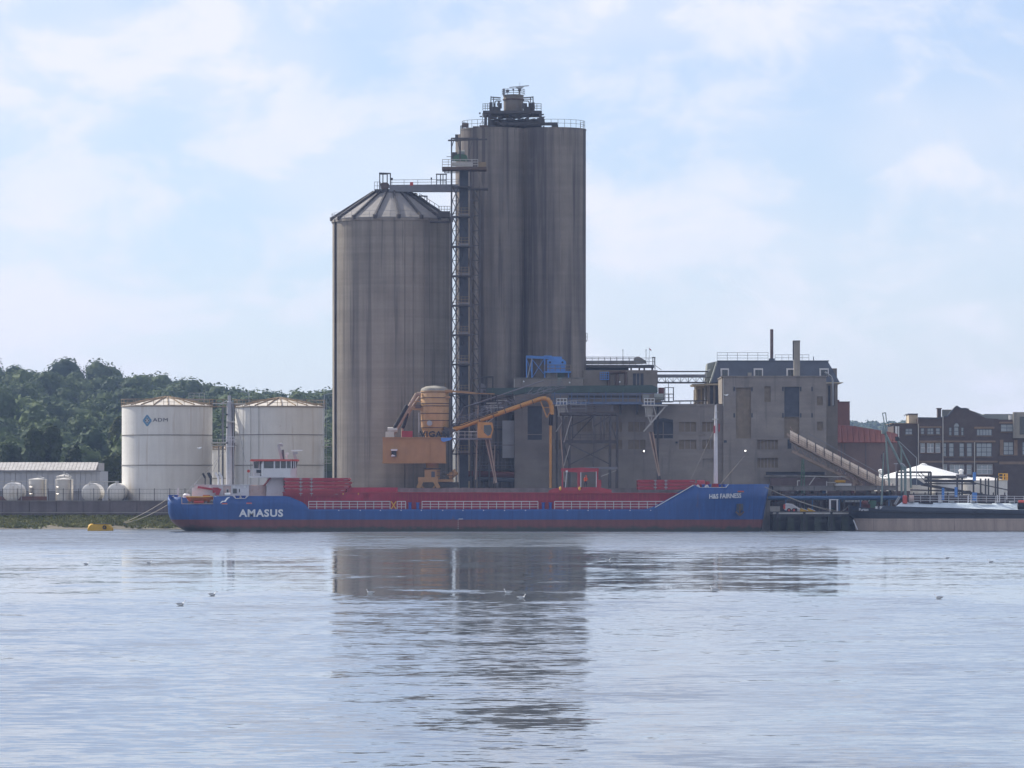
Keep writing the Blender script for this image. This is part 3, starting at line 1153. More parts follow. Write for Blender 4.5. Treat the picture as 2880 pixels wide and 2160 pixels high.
def horizontal_tank(label, px, py, rpx, d):
    R = rpx * d / F
    cx, cz = X(px, d), Z(py, d)
    t = thing('horizontal_tank', label, 'tank', (cx, d + 4, GZ), 'horizontal tanks seen end on')
    vs, fs = [], []
    prof = [(0.0, -0.5), (R * 0.5, -0.4), (R * 0.85, -0.2), (R, 0.0), (R, 7.5), (R * 0.85, 7.7), (0, 8)]
    n = 28
    for (r, y) in prof:
        for i in range(n):
            a = 2 * math.pi * i / n
            vs.append((cx + r * math.cos(a), d + y, cz + r * math.sin(a)))
    for k in range(len(prof) - 1):
        for i in range(n):
            j = (i + 1) % n
            fs.append((k * n + i, k * n + j, (k + 1) * n + j, (k + 1) * n + i))
    mb = MB().add(vs, fs)
    part('shell', mb, 'tank_white', t, True)
    for y in (1.2, 6.2):
        part('saddle', MB().box(cx - R * 0.8, cx + R * 0.8, d + y, d + y + 0.4, GZ, cz - R * 0.55), 'concrete_quay', t)
    part('manhole', MB().tube((cx, d + 2, cz + R * 0.9), (cx, d + 2, cz + R + 0.35), 0.3, n=12), 'steel_galv', t)
    return t


horizontal_tank('horizontal white tank end seen at the picture edge', 33, 1384, 27, 768)
horizontal_tank('horizontal tank end between the steel tanks and the big white tank', 256, 1386, 27, 766)
horizontal_tank('horizontal tank end half hidden by the big lettered tank', 326, 1385, 26, 766)
t = thing('pipe_rack', 'thin pipework frame linking the small tanks', 'pipework', (X(180, 764), 764, GZ))
each('post', bars([(P(px, 1412, 764), P(px, 1356, 764)) for px in (60, 133, 222, 295)], 0.1), 'steel_galv', t)
mb = MB().path([P(-40, 1354, 764), P(80, 1354, 764), P(80, 1360, 764)], 0.05)
mb.path([P(252, 1368, 764), P(252, 1355, 764), P(328, 1355, 764), P(328, 1366, 764)], 0.08)
mb.path([P(-40, 1362, 764.3), P(300, 1362, 764.3)], 0.04)
part('pipe', mb, 'steel_pale', t)


# ================================================================== big white tanks
def big_tank(label, cpx, rpx, d, py_eave, py_apex, seams, name='storage_tank', group='big white storage tanks'):
    R = rpx * d / F
    cx = X(cpx, d)
    df = d - R
    ze, za = Z(py_eave, df), Z(py_apex, d)
    t = thing(name, label, 'tank', (cx, d, GZ), group)
    zz = [GZ + 0.05] + [Z(s_, df) for s_ in seams] + [ze]
    for a, b_ in zip(zz, zz[1:]):
        part('shell_course', MB().lathe(cx, d, [(R, a + 0.04), (R, b_ - 0.04)], 64), 'tank_white', t, True)
    for z in zz[1:-1]:
        part('wind_girder', MB().lathe(cx, d, [(R - 0.02, z - 0.06), (R + 0.10, z - 0.05), (R + 0.10, z + 0.05), (R - 0.02, z + 0.06)], 64, False), 'seam', t, True)
    part('base_ring', MB().lathe(cx, d, [(R + 0.25, GZ), (R + 0.25, GZ + 0.08), (R, GZ + 0.09)], 48), 'concrete_quay', t)
    part('roof', MB().lathe(cx, d, [(R + 0.06, ze - 0.04), (R + 0.06, ze + 0.06), (R * 0.5, ze + (za - ze) * 0.62), (0.4, za)], 48), 'tank_roof', t, True)
    part('kerb_angle', MB().lathe(cx, d, [(R + 0.02, ze - 0.16), (R + 0.16, ze - 0.14), (R + 0.16, ze - 0.06), (R + 0.02, ze - 0.045)], 48, False), 'rail_rust', t)
    n = 20
    for i in range(n):
        a = 2 * math.pi * (i + 0.3) / n
        p0 = Vector((cx + R * math.cos(a), d + R * math.sin(a), ze + 0.12))
        p1 = Vector((cx + R * 0.5 * math.cos(a), d + R * 0.5 * math.sin(a), ze + (za - ze) * 0.62 + 0.08))
        p2 = Vector((cx + 0.4 * math.cos(a), d + 0.4 * math.sin(a), za + 0.08))
        part('rafter', MB().barpath([p0, p1, p2], 0.12, 0.22), 'rail_rust', t)
    mb = MB()
    n = 28
    pts = [Vector((cx + (R + 0.12) * math.cos(2 * math.pi * i / n), d + (R + 0.12) * math.sin(2 * math.pi * i / n), ze)) for i in range(n + 1)]
    for p in pts[:-1]:
        mb.bar(p, p + Vector((0, 0, 1.1)), 0.07)
    for h in (0.55, 1.08):
        mb.barpath([p + Vector((0, 0, h)) for p in pts], 0.055)
    part('handrail', mb, 'rail_rust', t)
    return t, cx, R, ze


t1, c1, R1, z1 = big_tank('big white tank with blue diamond logo and dark lettering', 470, 127, 775, 1140, 1117, (1308, 1223))
# logo
lm = MB()
dmd = MB()
for s_ in (1.0, 0.72):
    w2, h2 = 0.72 * s_, 0.86 * s_
    th = 0.1
    pts = [(0, h2), (w2, 0), (0, -h2), (-w2, 0)]
    for (a, b_), (c, d_) in zip(pts, pts[1:] + pts[:1]):
        if s_ == 1.0:
            dmd.bar((a, 0, b_), (c, 0, d_), 0.03, 0.2)
        else:
            dmd.bar((a * 0.98, 0, b_ * 0.98), (c * 0.98, 0, d_ * 0.98), 0.03, 0.1)
a0 = math.asin((423 - 470) / 127.0)
zc = Z(1183, 769)
part('logo_diamond', bent(dmd, c1, 775, R1 + 0.03, a0, zc), 'logo_blue', t1)
dots = MB()
for dx_, dz_ in ((0, .26), (0, -.26), (.24, 0), (-.24, 0)):
    dots.prism([(dx_ + .12 * math.cos(k * math.pi / 4), dz_ + .12 * math.sin(k * math.pi / 4)) for k in range(8)], -0.015, 0.015)
part('logo_dots', bent(dots, c1, 775, R1 + 0.03, a0, zc), 'logo_ink', t1)
tx = text_mb('ADM', 0.55, 2.4, 0.02, 0.0, 1.1)
part('lettering', bent(tx, c1, 775, R1 + 0.03, math.asin((460 - 470) / 127.0), Z(1181, 769)), 'logo_ink', t1)
t2, c2, R2, z2 = big_tank('big plain white tank beside the concrete silo', 786.5, 125.5, 775, 1142, 1120, (1308, 1222))
# ladder and pipes on the plain tank
mb = MB()
lx, ly = c2 + R2 * 0.96, 775 - R2 * 0.45
for s_ in (-0.25, 0.25):
    mb.bar((lx + s_ + 0.5, ly, GZ), (lx + s_ + 0.5, ly, z2 + 1.2), 0.07)
for k in range(46):
    mb.bar((lx + 0.25, ly, GZ + 0.35 * k), (lx + 0.75, ly, GZ + 0.35 * k), 0.04)
part('ladder', mb, 'steel_galv', t2)
for z in (Z(1255, 770), Z(1302, 770)):
    mb = MB().box(lx, lx + 1.5, ly - 0.6, ly + 0.6, z - 0.08, z)
    mb.rail([(lx, ly - 0.6, z), (lx + 1.5, ly - 0.6, z), (lx + 1.5, ly + 0.6, z)], 1.0, 0.8)
    part('landing', mb, 'steel_pale', t2)
for k, px in enumerate((690, 712, 735)):
    a = math.asin((px - 786.5) / 125.5)
    mb = MB()
    mb.path([(c2 + (R2 + .12) * math.sin(a), 775 - (R2 + .12) * math.cos(a), GZ), (c2 + (R2 + .12) * math.sin(a), 775 - (R2 + .12) * math.cos(a), z2)], 0.03)
    part('conduit', mb, 'seam', t2)
big_tank('smaller pale tank standing back in the gap between big tanks', 632, 44, 792, 1262, 1255, (1345,), group=None)
t = thing('tank_catwalk', 'rusty catwalk bridging the tops of the two big tanks', 'catwalk', (X(628, 775), 774, GZ))
zc = z1
xa, xb = X(590, 775), X(668, 775)
part('walkway', MB().box(xa, xb, 773, 774.2, zc - 0.2, zc), 'rail_rust', t)
each('handrail', [MB().rail([(xa, y, zc), (xb, y, zc)], 1.1, 1.0, 0.04) for y in (773, 774.2)], 'rail_rust', t)
part('trestle', MB().bar((X(628, 775), 773.6, GZ), (X(628, 775), 773.6, zc - 0.2), 0.3), 'steel_grey', t)
t = thing('lower_catwalk', 'lower pale walkway with pipes between the two big tanks', 'catwalk', (X(620, 770), 771, GZ))
zc = Z(1252, 771)
xa, xb = X(594, 771), X(664, 771)
part('walkway', MB().box(xa, xb, 771, 772.4, zc - 0.15, zc), 'steel_pale', t)
part('handrail', MB().rail([(xa, 771, zc), (xb, 771, zc)], 1.0, 1.0, 0.045), 'steel_pale', t)
part('pipe', MB().path([(xa, 770.8, zc + 0.35), (xb, 770.8, zc + 0.35)], 0.13), 'steel_pale', t)
each('trestle', bars([((X(q, 771), 771.6, GZ), (X(q, 771), 771.6, zc - 0.15)) for q in (615, 647)], 0.2), 'steel_grey', t)
t = thing('roof_platform', 'small railed platform above the back of the lettered tank', 'platform', (X(553, 790), 783.5, GZ))
zc = Z(1130, 783)
part('deck', MB().pbox(531, 575, 1122, 1124.5, 783, 2), 'steel_grey', t)
part('handrail', MB().rail([P(531, 1122, 783), P(575, 1122, 783)], 1.0, 0.9, 0.04), 'steel_galv', t)
each('post', bars([(P(q, 1407, 783.5), P(q, 1123, 783.5)) for q in (533, 573)], 0.25), 'steel_grey', t)

# ================================================================== mooring buoy
d = 711
t = thing('mooring_buoy', 'yellow steel mooring buoy with a black fender on its side, off the grassy bank', 'buoy', (X(281, d), d + 1, 0))
mb = MB()
x0, x1 = X(246, d), X(315, d)
zt = Z(1474, d)
mb.prism([(x0, -0.5), (x1 + 0.05, -0.5), (x1, 0.35), (x1 - 0.25, zt - 0.25), (x1 - 0.45, zt - 0.05), (x0 + 0.9, zt - 0.02), (x0 + 0.35, zt * 0.75), (x0, 0.2)], d, d + 2.4)
part('body', mb, 'yellow_buoy', t)
mb = MB()
cx, cz = X(294, d), Z(1483, d)
for k in range(12):
    a, b_ = 2 * math.pi * k / 12, 2 * math.pi * (k + 1) / 12
    mb.tube((cx + .22 * math.cos(a), d - 0.06, cz + .22 * math.sin(a)), (cx + .22 * math.cos(b_), d - 0.06, cz + .22 * math.sin(b_)), 0.09)
part('tyre_fender', mb, 'black_rubber', t)
part('deck_timber', MB().box(x0 + 0.9, x1 - 0.5, d + 0.1, d + 2.3, zt - 0.04, zt + 0.06), 'pile_dark', t)
part('nose_dome', MB().lathe(x0 + 0.55, d + 0.9, [(0.62, 0.1), (0.6, 0.5), (0.45, 0.85), (0.2, 1.02), (0.02, 1.06)], 16), 'yellow_buoy', t, True)

# ================================================================== conical-roofed concrete silo
DQ = 6.33
d = 740
R = 166.5 * d / F
cx = X(1101.5, d)
SILO1 = (cx, d, R)
t = thing('conical_silo', 'shorter round concrete silo with a pale conical roof', 'silo', (cx, d, DQ))
ze = Z(617, d - R * 0.5)
mb = MB()
vs, fs = [], []
n = 72
for z in (DQ, ze):
    for i in range(n):
        a = 2 * math.pi * i / n
        vs.append((cx + R * math.cos(a), d + R * math.sin(a), z))
mb.add(vs, [(i, (i + 1) % n, n + (i + 1) % n, n + i) for i in range(n)] + [tuple(range(n, 2 * n))])
part('wall', mb, 'concrete_silo', t, True)
# shallow casting ribs / construction joints running up the wall
for px in (1142, 1165, 1196):
    a = math.asin((px - 1101.5) / 166.5)
    p = Vector((cx + (R + 0.03) * math.sin(a), d - (R + 0.03) * math.cos(a), 0))
    part('downpipe', MB().bar((p.x, p.y, DQ), (p.x, p.y, ze - 0.5), 0.14), 'concrete_tall', t)
a = math.asin((947 - 1101.5) / 166.5)
p = Vector((cx + (R + 0.12) * math.sin(a), d - (R + 0.12) * math.cos(a), 0))
part('downpipe', MB().tube((p.x, p.y, DQ), (p.x, p.y, ze), 0.16, n=8), 'steel_dark', t)
part('ring_beam', MB().lathe(cx, d, [(R + 0.05, ze - 0.35), (R + 0.16, ze - 0.32), (R + 0.16, ze + 0.02), (R - 0.6, ze + 0.03)], 72, False), 'concrete_silo', t)
rt, za = 2.75, Z(545, d)
nseg = 20
for i in range(nseg):
    a0, a1 = 2 * math.pi * i / nseg, 2 * math.pi * (i + 1) / nseg
    mbp = MB()
    vs = []
    for (r, z) in ((R + 0.12, ze + 0.05), (rt, za)):
        for a in (a0, a1):
            vs += [(cx + r * math.cos(a), d + r * math.sin(a), z), (cx + r * math.cos(a), d + r * math.sin(a), z + 0.12)]
    mbp.add(vs, [(1, 3, 7, 5), (0, 4, 6, 2), (0, 2, 3, 1), (4, 5, 7, 6), (0, 1, 5, 4), (2, 6, 7, 3)])
    part('roof_panel', mbp, 'roof_cement', t)
for i in range(16):
    a = 2 * math.pi * (i + 0.36) / 16
    p0 = Vector((cx + (R + 0.1) * math.cos(a), d + (R + 0.1) * math.sin(a), ze + 0.3))
    p1 = Vector((cx + rt * math.cos(a), d + rt * math.sin(a), za + 0.25))
    part('roof_rib', MB().bar(p0, p1, 0.26, 0.5), 'steel_dark', t)  # rib colour darkened to take in the shadow bands on the cone
    part('rib_shoe', MB().lathe(p0.x, p0.y, [(0.35, ze - 0.1), (0.35, ze + 0.5)], 6), 'steel_dark', t)
part('roof_cap', MB().lathe(cx, d, [(rt + 0.1, za - 0.1), (rt + 0.1, za + 0.35), (rt - 0.4, za + 0.5)], 24), 'steel_dark', t)
mb = MB()
n = 36
pts = [Vector((cx + (R + 0.1) * math.cos(2 * math.pi * i / n), d + (R + 0.1) * math.sin(2 * math.pi * i / n), ze)) for i in range(n + 1)]
for p in pts[:-1]:
    mb.bar(p, p + Vector((0, 0, 1.1)), 0.045)
for h in (0.55, 1.1):
    mb.barpath([p + Vector((0, 0, h)) for p in pts], 0.035)
part('handrail', mb, 'steel_grey', t)
# roof stair and pipe on the right-hand slope
mb = MB()
mb.rail([P(1180, 562, d - 1), P(1236, 598, d - 2)], 1.0, 1.0, 0.04)
mb.path([P(1150, 543, d), P(1172, 545, d), P(1173, 552, d - 1)], 0.12)
mb.bar(P(1178, 551, d - 1), P(1202, 552, d - 1.5), 0.2).bar(P(1201, 552, d - 1.5), P(1201, 570, d - 1.5), 0.16).bar(P(1182, 553, d - 1), P(1200, 566, d - 1.5), 0.1)
part('roof_stair', mb, 'steel_dark', t)
mb = MB().box(X(1233, 733), X(1266, 733), 731, 734, Z(613, 733), Z(596, 733))
part('access_box', mb, 'steel_dark', t)
mb = MB().rail([P(1233, 596, 731), P(1266, 596, 731), P(1266, 596, 734)], 0.9, 0.45, 0.04)
part('access_rail', mb, 'steel_dark', t)
part('access_shelf', MB().box(X(1210, 731.5), X(1268, 731.5), 730.3, 733, Z(626, 731.5), Z(622, 731.5)), 'steel_dark', t)

# conveyor bridge from the lift tower to the silo apex
d = 737
t = thing('conveyor_bridge', 'grey enclosed conveyor bridge across the top of the conical silo', 'conveyor', (X(1170, d), d + 1, Z(545, d)))
mb = MB()
part('beam', MB().pbox(1095, 1292, 526, 539, d, 1.6), 'steel_grey', t)
part('lower_beam', MB().pbox(1053, 1290, 532, 538, d + 0.2, 2.2), 'steel_dark', t)
part('trunking', MB().pprism([(1092, 520), (1290, 518), (1290, 526), (1092, 528)], d + 0.4, 0.9), 'steel_grey', t)
mb = MB().rail([P(1053, 533, d + 0.2), P(1070, 533, d + 0.2)], 1.2, 0.5, 0.04).rail([P(1098, 520, d + 1.4), P(1290, 518, d + 1.4)], 0.8, 2.0, 0.04)
part('handrail', mb, 'steel_grey', t)
mb = MB()
for px in (1068, 1077, 1089, 1098):
    mb.bar(P(px, 533, d + 0.5), P(px, 487, d + 0.5), 0.16)
mb.bar(P(1066, 487, d + 0.5), P(1099, 488, d + 0.5), 0.2).pbox(1068, 1090, 486, 490, d + 0.3, 1.0)
part('head_frame', mb, 'steel_dark', t)
part('drive_motor', MB().pprism([(1070, 516), (1076, 513), (1090, 513), (1094, 518), (1092, 533), (1072, 533)], d + 0.3, 1.2), 'steel_rust', t)
mb = MB()
for px in (1228, 1239, 1246, 1255):
    mb.bar(P(px, 520, d + 0.5), P(px, 489, d + 0.5), 0.14)
mb.bar(P(1226, 490, d + 0.5), P(1257, 490, d + 0.5), 0.18).bar(P(1228, 507, d + 0.5), P(1256, 507, d + 0.5), 0.1)
part('middle_frame', mb, 'steel_dark', t)
part('red_box', MB().pbox(1153, 1162, 512, 522, d + 0.3, 0.5), 'red_bright', t)
part('floodlight', MB().bar(P(1102, 520, d + 0.3), P(1102, 500, d + 0.3), 0.07).pbox(1099, 1105, 500, 506, d + 0.1, 0.4), 'steel_dark', t)
part('floodlight', MB().bar(P(1213, 520, d + 0.3), P(1213, 500, d + 0.3), 0.07).pbox(1211, 1215, 499, 505, d + 0.1, 0.3), 'steel_dark', t)
each('foot', bars([(P(px, 538, d + 1), P(px, 552, d + 1)) for px in (1072, 1098, 1122, 1143)], 0.3), 'steel_dark', t)

# ================================================================== tall silo cluster
d = 746
R = 5.02
cxs = (X(1387.5, d), X(1557, d))
zt = Z(364, d - R * 0.6)
t = thing('tall_silo_block', 'tallest concrete silo block with a ribbed stained face', 'silo', ((cxs[0] + cxs[1]) / 2, d, DQ))
for i, (x, y) in enumerate(((cxs[0], d), (cxs[1], d), (cxs[0] - 0.97, d + 9.4), (cxs[1] - 0.6, d + 9.4))):
    part('silo_cell', MB().lathe(x, y, [(R, DQ), (R, zt)], 64), 'concrete_tall', t, True)
xm = (cxs[0] + cxs[1]) / 2
part('core_wall', MB().box(xm - 3.2, xm + 3.2, d - 1.9, d + 9, DQ, zt - 0.05), 'concrete_tall', t)
# narrow casting ribs that divide the faces into the vertical panels seen in the photo
for px in (1293, 1420, 1538, 1575):
    cc = 0 if px < 1472 else 1
    cp = (1387.5, 1557)[cc]
    a = math.asin(max(-1, min(1, (px - cp) * d / F / R)))
    x, y = cxs[cc] + (R + 0.03) * math.sin(a), d - (R + 0.03) * math.cos(a)
    part('pipe_run', MB().bar((x, y, DQ + 12), (x, y, zt - 0.4), 0.10), 'concrete_hall', t)
for i, x in enumerate(cxs):
    part('parapet', MB().lathe(x, d, [(R - 0.3, zt), (R + 0.06, zt + 0.001), (R + 0.06, zt + 0.22), (R - 0.3, zt + 0.25)], 48, False), 'concrete_tall', t)
for (x, y, a0, a1) in ((cxs[0], d, 150, 330), (cxs[1], d, 215, 390), (cxs[0] - .35, d + 9.4, 120, 210)):
    n = 14
    mb = MB()
    pts = [Vector((x + (R - 0.15) * math.cos(math.radians(a0 + (a1 - a0) * i / n)), y + (R - 0.15) * math.sin(math.radians(a0 + (a1 - a0) * i / n)), zt + 0.2)) for i in range(n + 1)]
    for p in pts:
        mb.bar(p, p + Vector((0, 0, 1.25)), 0.06)
    for h in (0.65, 1.25):
        mb.barpath([p + Vector((0, 0, h)) for p in pts], 0.05)
    part('handrail', mb, 'steel_dark', t)
# balcony on the right flank low down
mb = MB().pbox(1647, 1651, 957, 960, d, 1.5).rail([P(1648, 957, d), P(1652, 957, d)], 1.1, 0.4, 0.04)
part('side_balcony', mb, 'steel_dark', t)

# plant on top of the tall block
t = thing('rooftop_plant', 'dark steel plant with a round hopper crowning the tallest silo', 'machinery', (X(1440, d), d + 2, zt))
dd = d - 1.5
each('column', bars([(P(px, 360, dd + y), P(px, 321, dd + y)) for px in (1366, 1376, 1484, 1520) for y in (0, 7)], 0.42), 'steel_dark', t)
part('platform', MB().pbox(1358, 1524, 311, 319, dd - 0.3, 8), 'steel_dark', t)
cx_, cy_ = X(1444, dd + 3), dd + 3
part('hopper', MB().lathe(cx_, cy_, [(1.2, Z(332, cy_)), (1.5, Z(324, cy_)), (1.55, Z(272, cy_)), (1.62, Z(271, cy_)), (1.62, Z(268, cy_)), (0.3, Z(266, cy_))], 28), 'stucco_dim', t, True)
part('hopper_band', MB().lathe(cx_, cy_, [(1.6, Z(283, cy_)), (1.68, Z(282, cy_)), (1.68, Z(279, cy_)), (1.6, Z(278, cy_))], 28, False), 'steel_rust', t)
mb = MB()
ring = [Vector((cx_ + 1.75 * math.cos(i * math.pi / 6), cy_ + 1.75 * math.sin(i * math.pi / 6), Z(268, cy_))) for i in range(13)]
for p in ring[:-1]:
    mb.bar(p, p + Vector((0, 0, 0.9)), 0.05)
for h in (0.3, 0.6, 0.9):
    mb.barpath([p + Vector((0, 0, h)) for p in ring], 0.045)
part('top_rail', mb, 'steel_dark', t)
mb = MB()
for s_ in (-1, 1):
    f_ = lambda px: 1440 + s_ * (px - 1440)
    mb.bar(P(f_(1500), 312, dd), P(f_(1499), 271, dd), 0.16).bar(P(f_(1491), 312, dd), P(f_(1492), 275, dd), 0.14)
    mb.bar(P(f_(1472), 275, dd), P(f_(1499), 273, dd), 0.16).bar(P(f_(1472), 279, dd), P(f_(1497), 279, dd), 0.12)
    mb.path([P(f_(1470), 284, dd), P(f_(1486), 284, dd), P(f_(1488), 288, dd), P(f_(1488), 300, dd)], 0.09)
    mb.tube(P(f_(1499), 312, dd), P(f_(1499), 288, dd), 0.26).tube(P(f_(1474), 305, dd), P(f_(1474), 290, dd), 0.3)
    mb.pbox(f_(1470), f_(1482), 290, 296, dd, 1).pbox(f_(1472), f_(1502), 300, 311, dd, 1.2)
part('pipework', mb, 'steel_dark', t)
each('platform_rail', [MB().rail([P(1358, 310, dd + 1), P(1378, 310, dd - 0.3)], 1.05, 0.5, 0.05, 3), MB().rail([P(1498, 310, dd - 0.3), P(1522, 310, dd - 0.3), P(1522, 310, dd + 5)], 1.05, 0.6, 0.05, 3)], 'steel_dark', t)
mb = MB()
rr = random.Random(5)
for k in range(90):
    px, py = rr.uniform(1368, 1528), rr.uniform(322, 356)
    w, h = rr.uniform(4, 22), rr.uniform(2, 7)
    y = dd + rr.uniform(-0.6, 5)
    if rr.random() < 0.5:
        mb.pbox(px, min(px + w, 1530), py, py + h, y, rr.uniform(0.4, 1.4))
    else:
        mb.tube(P(px, py, y), P(min(px + w * 1.6, 1532), py + rr.uniform(-6, 6), y), rr.uniform(0.06, 0.2), n=6)
mb.pbox(1374, 1522, 336, 362, dd + 3, 2.5)
mb.pbox(1430, 1568, 344, 352, dd - 0.8, 0.8).pbox(1552, 1570, 350, 360, dd - 0.8, 0.8)
mb.bar(P(1524, 335, dd), P(1533, 328, dd), 0.1).rail([P(1470, 352, dd - 1), P(1530, 352, dd - 1)], 1.0, 0.7, 0.05)
for k in range(26):
    px, py = rr.uniform(1380, 1505), rr.uniform(282, 308)
    if abs(px - 1444) > 30:
        mb.tube(P(px, py, dd + 1), P(px + rr.uniform(-3, 3), py + rr.uniform(6, 20), dd + 1), rr.uniform(.06, .2), n=6)
part('conveyor_gear', mb, 'steel_dark', t)
each('roof_box', [MB().pbox(1330, 1347, 355, 360, dd - 1, 0.8), MB().pbox(1348, 1372, 352, 358, dd - 1, 0.8), MB().pbox(1300, 1318, 346, 358, dd + 1, 0.3)], 'steel_rust', t)
mb = MB().bar(P(1357, 360, dd - 0.5), P(1357, 318, dd - 0.5), 0.08).bar(P(1357, 338, dd - .5), P(1350, 352, dd - .5), 0.06).bar(P(1357, 338, dd - .5), P(1362, 352, dd - .5), 0.06)
mb.pbox(1349, 1356, 326, 329, dd - 0.6, 0.3).pbox(1347, 1352, 316, 321, dd - 0.6, 0.1)
part('aerial', mb, 'steel_grey', t)
t = thing('radar_scanner', 'radar scanner bar turning on a mast over the rooftop plant', 'radar', (X(1462, dd + 2), dd + 2, Z(266, dd + 2)))
part('mast', MB().tube(P(1461, 268, dd + 2), P(1461, 250, dd + 2), 0.16, 0.1).bar(P(1462, 246, dd + 2), P(1462, 232, dd + 2), 0.04), 'steel_grey', t)
part('scanner_bar', MB().bar(P(1433, 246, dd + 1.5), P(1487, 241, dd + 2.5), 0.18, 0.14).pprism([(1450, 246), (1474, 244), (1465, 250), (1458, 250)], dd + 1.9, 0.25), 'steel_galv', t)
part('gearbox', MB().pbox(1457, 1466, 250, 256, dd + 1.8, 0.6), 'steel_grey', t)
mb = MB().pbox(1414, 1420, 249, 268, dd + 1.8, 0.4).pbox(1423, 1432, 252, 260, dd + 1.6, 0.5).bar(P(1428, 268, dd + 1.8), P(1428, 256, dd + 1.8), 0.08).bar(P(1444, 268, dd + 1.8), P(1444, 251, dd + 1.8), 0.08).pbox(1441, 1446, 249, 254, dd + 1.7, 0.3)
part('signal_box', mb, 'steel_grey', t)

# ================================================================== bucket elevator / lift tower between the silos
d = 729
t = thing('elevator_tower', 'tall steel lattice elevator tower with railed landings between silos', 'tower', (X(1308, d), d + 1.5, DQ))
zb = DQ
corners = []
each('column', bars([((X(px, d), d + y, zb), P(px, tp_, d + y)) for px, tp_ in ((1270, 478), (1324, 478), (1349, 532)) for y in (0, 3.2)], 0.25), 'steel_dark', t)
landings = [523, 607, 691, 774, 857, 940, 1023, 1106, 1190, 1275]
for i, py in enumerate(landings):
    mb = MB().pbox(1270, 1324, py, py + 3.5, d - 0.15, 3.4)
    part('landing', mb, 'steel_dark', t)
    if i:
        mb = MB().rail([P(1277, py, d - 0.1), P(1318, py, d - 0.1)], 1.25, 0.6, 0.04, 3)
        part('landing_rail', mb, 'rail_rust', t)
        part('kick_plate', MB().pbox(1289, 1318, py - 7, py - 1, d - 0.05, 0.04), 'steel_grey', t)
for i, (a, b_) in enumerate(zip(landings, landings[1:])):
    mb = MB()
    m_ = (a + b_) / 2
    mb.bar(P(1271, a, d - .05), P(1292, m_, d - .05), 0.15).bar(P(1292, m_, d - .05), P(1271, b_, d - .05), 0.15)
    mb.bar(P(1271, m_, d - .05), P(1290, m_, d - .05), 0.09)
    mb.bar(P(1318, a + 4, d - .05), P(1290, b_ - 10, d - .05), 0.08)
    mb.bar(P(1290, a + 4, d - .05), P(1318, b_ - 10, d + 3.2), 0.06)
    for q in ((a, m_), (m_, b_)):
        mb.bar(P(1325, q[0], d), P(1349, q[1], d), 0.15)
        mb.bar(P(1272, q[0], d + 3.2), P(1292, q[1], d + 3.2), 0.12).bar(P(1292, q[0], d + 3.2), P(1272, q[1], d + 3.2), 0.12)
        mb.bar(P(1349, q[0], d + 3.2), P(1325, q[1], d + 3.2), 0.08)
        mb.bar(P(1325, q[1], d), P(1349, q[1], d), 0.15)
    part('bracing', mb, 'steel_dark', t)
part('elevator_leg', MB().pbox(1292, 1317, 478, 1372, d + 1.2, 1.6), 'slate_infill', t)
part('white_pipe', MB().tube(P(1283, 1372, d + 1), P(1283, 540, d + 1), 0.11, n=10), 'steel_grey', t)
part('thin_pipe', MB().tube(P(1290.5, 1372, d + 0.8), P(1290.5, 560, d + 0.8), 0.07), 'steel_pale', t)
part('service_pipe', MB().tube(P(1337, 1372, d + 2.2), P(1337, 540, d + 2.2), 0.35, n=10), 'stucco_dim', t)
# lower-right platform and diagonal props
part('side_platform', MB().pbox(1316, 1372, 528, 532, d - 0.3, 3.4), 'steel_dark', t)
mb = MB().bar(P(1343, 482, d), P(1357, 528, d), 0.25, 0.4).rail([P(1362, 528, d - 0.3), P(1371, 528, d - 0.3)], 0.7, 0.3, 0.06)
part('prop', mb, 'stucco_dim', t)
# head platform
part('head_platform', MB().pbox(1243, 1368, 469, 477, d - 0.9, 5), 'steel_rust', t)
mb = MB().rail([P(1244, 469, d - 0.9), P(1344, 469, d - 0.9)], 1.15, 0.9, 0.05, 3)
mb.pbox(1270, 1330, 457, 468, d - 0.85, 0.04)
part('head_rail', mb, 'steel_pale', t)
part('yellow_box', MB().pbox(1343, 1367, 456, 474, d - 0.7, 1.2), 'rail_rust', t)
mb = MB()
for px, top in ((1270, 388), (1294, 388), (1319, 388), (1342, 388)):
    mb.bar(P(px, 470, d + 0.3), P(px, top, d + 0.3), 0.2)
mb.bar(P(1260, 395, d + 0.3), P(1370, 392, d + 0.3), 0.24).bar(P(1270, 389, d + 0.3), P(1345, 389, d + 2.5), 0.2)
mb.bar(P(1270, 415, d + .3), P(1278, 390, d + .3), 0.12).bar(P(1294, 425, d + .3), P(1286, 390, d + .3), 0.12).bar(P(1319, 430, d + .3), P(1330, 390, d + .3), 0.12)
part('head_frame', mb, 'steel_dark', t)
part('hoist', MB().pbox(1280, 1288, 378, 398, d + 0.1, 0.5), 'steel_dark', t)
part('drive_unit', MB().pprism([(1273, 452), (1276, 440), (1290, 432), (1312, 436), (1318, 452)], d + 0.4, 1.6), 'green_machine', t)
part('motor', MB().tube(P(1290, 431, d + 1), P(1307, 431, d + 1), 0.42, n=12), 'lead', t)
part('gear_box', MB().pbox(1272, 1286, 428, 452, d + 0.8, 1).pbox(1256, 1272, 440, 441.5, d + 0.5, 0.1), 'steel_dark', t)
mb = MB().bar(P(1252, 478, d), P(1250, 486, d), 0.1).bar(P(1250, 486, d), P(1290, 486, d), 0.12).bar(P(1262, 478, d), P(1260, 486, d), 0.1)
part('under_frame', mb, 'steel_dark', t)

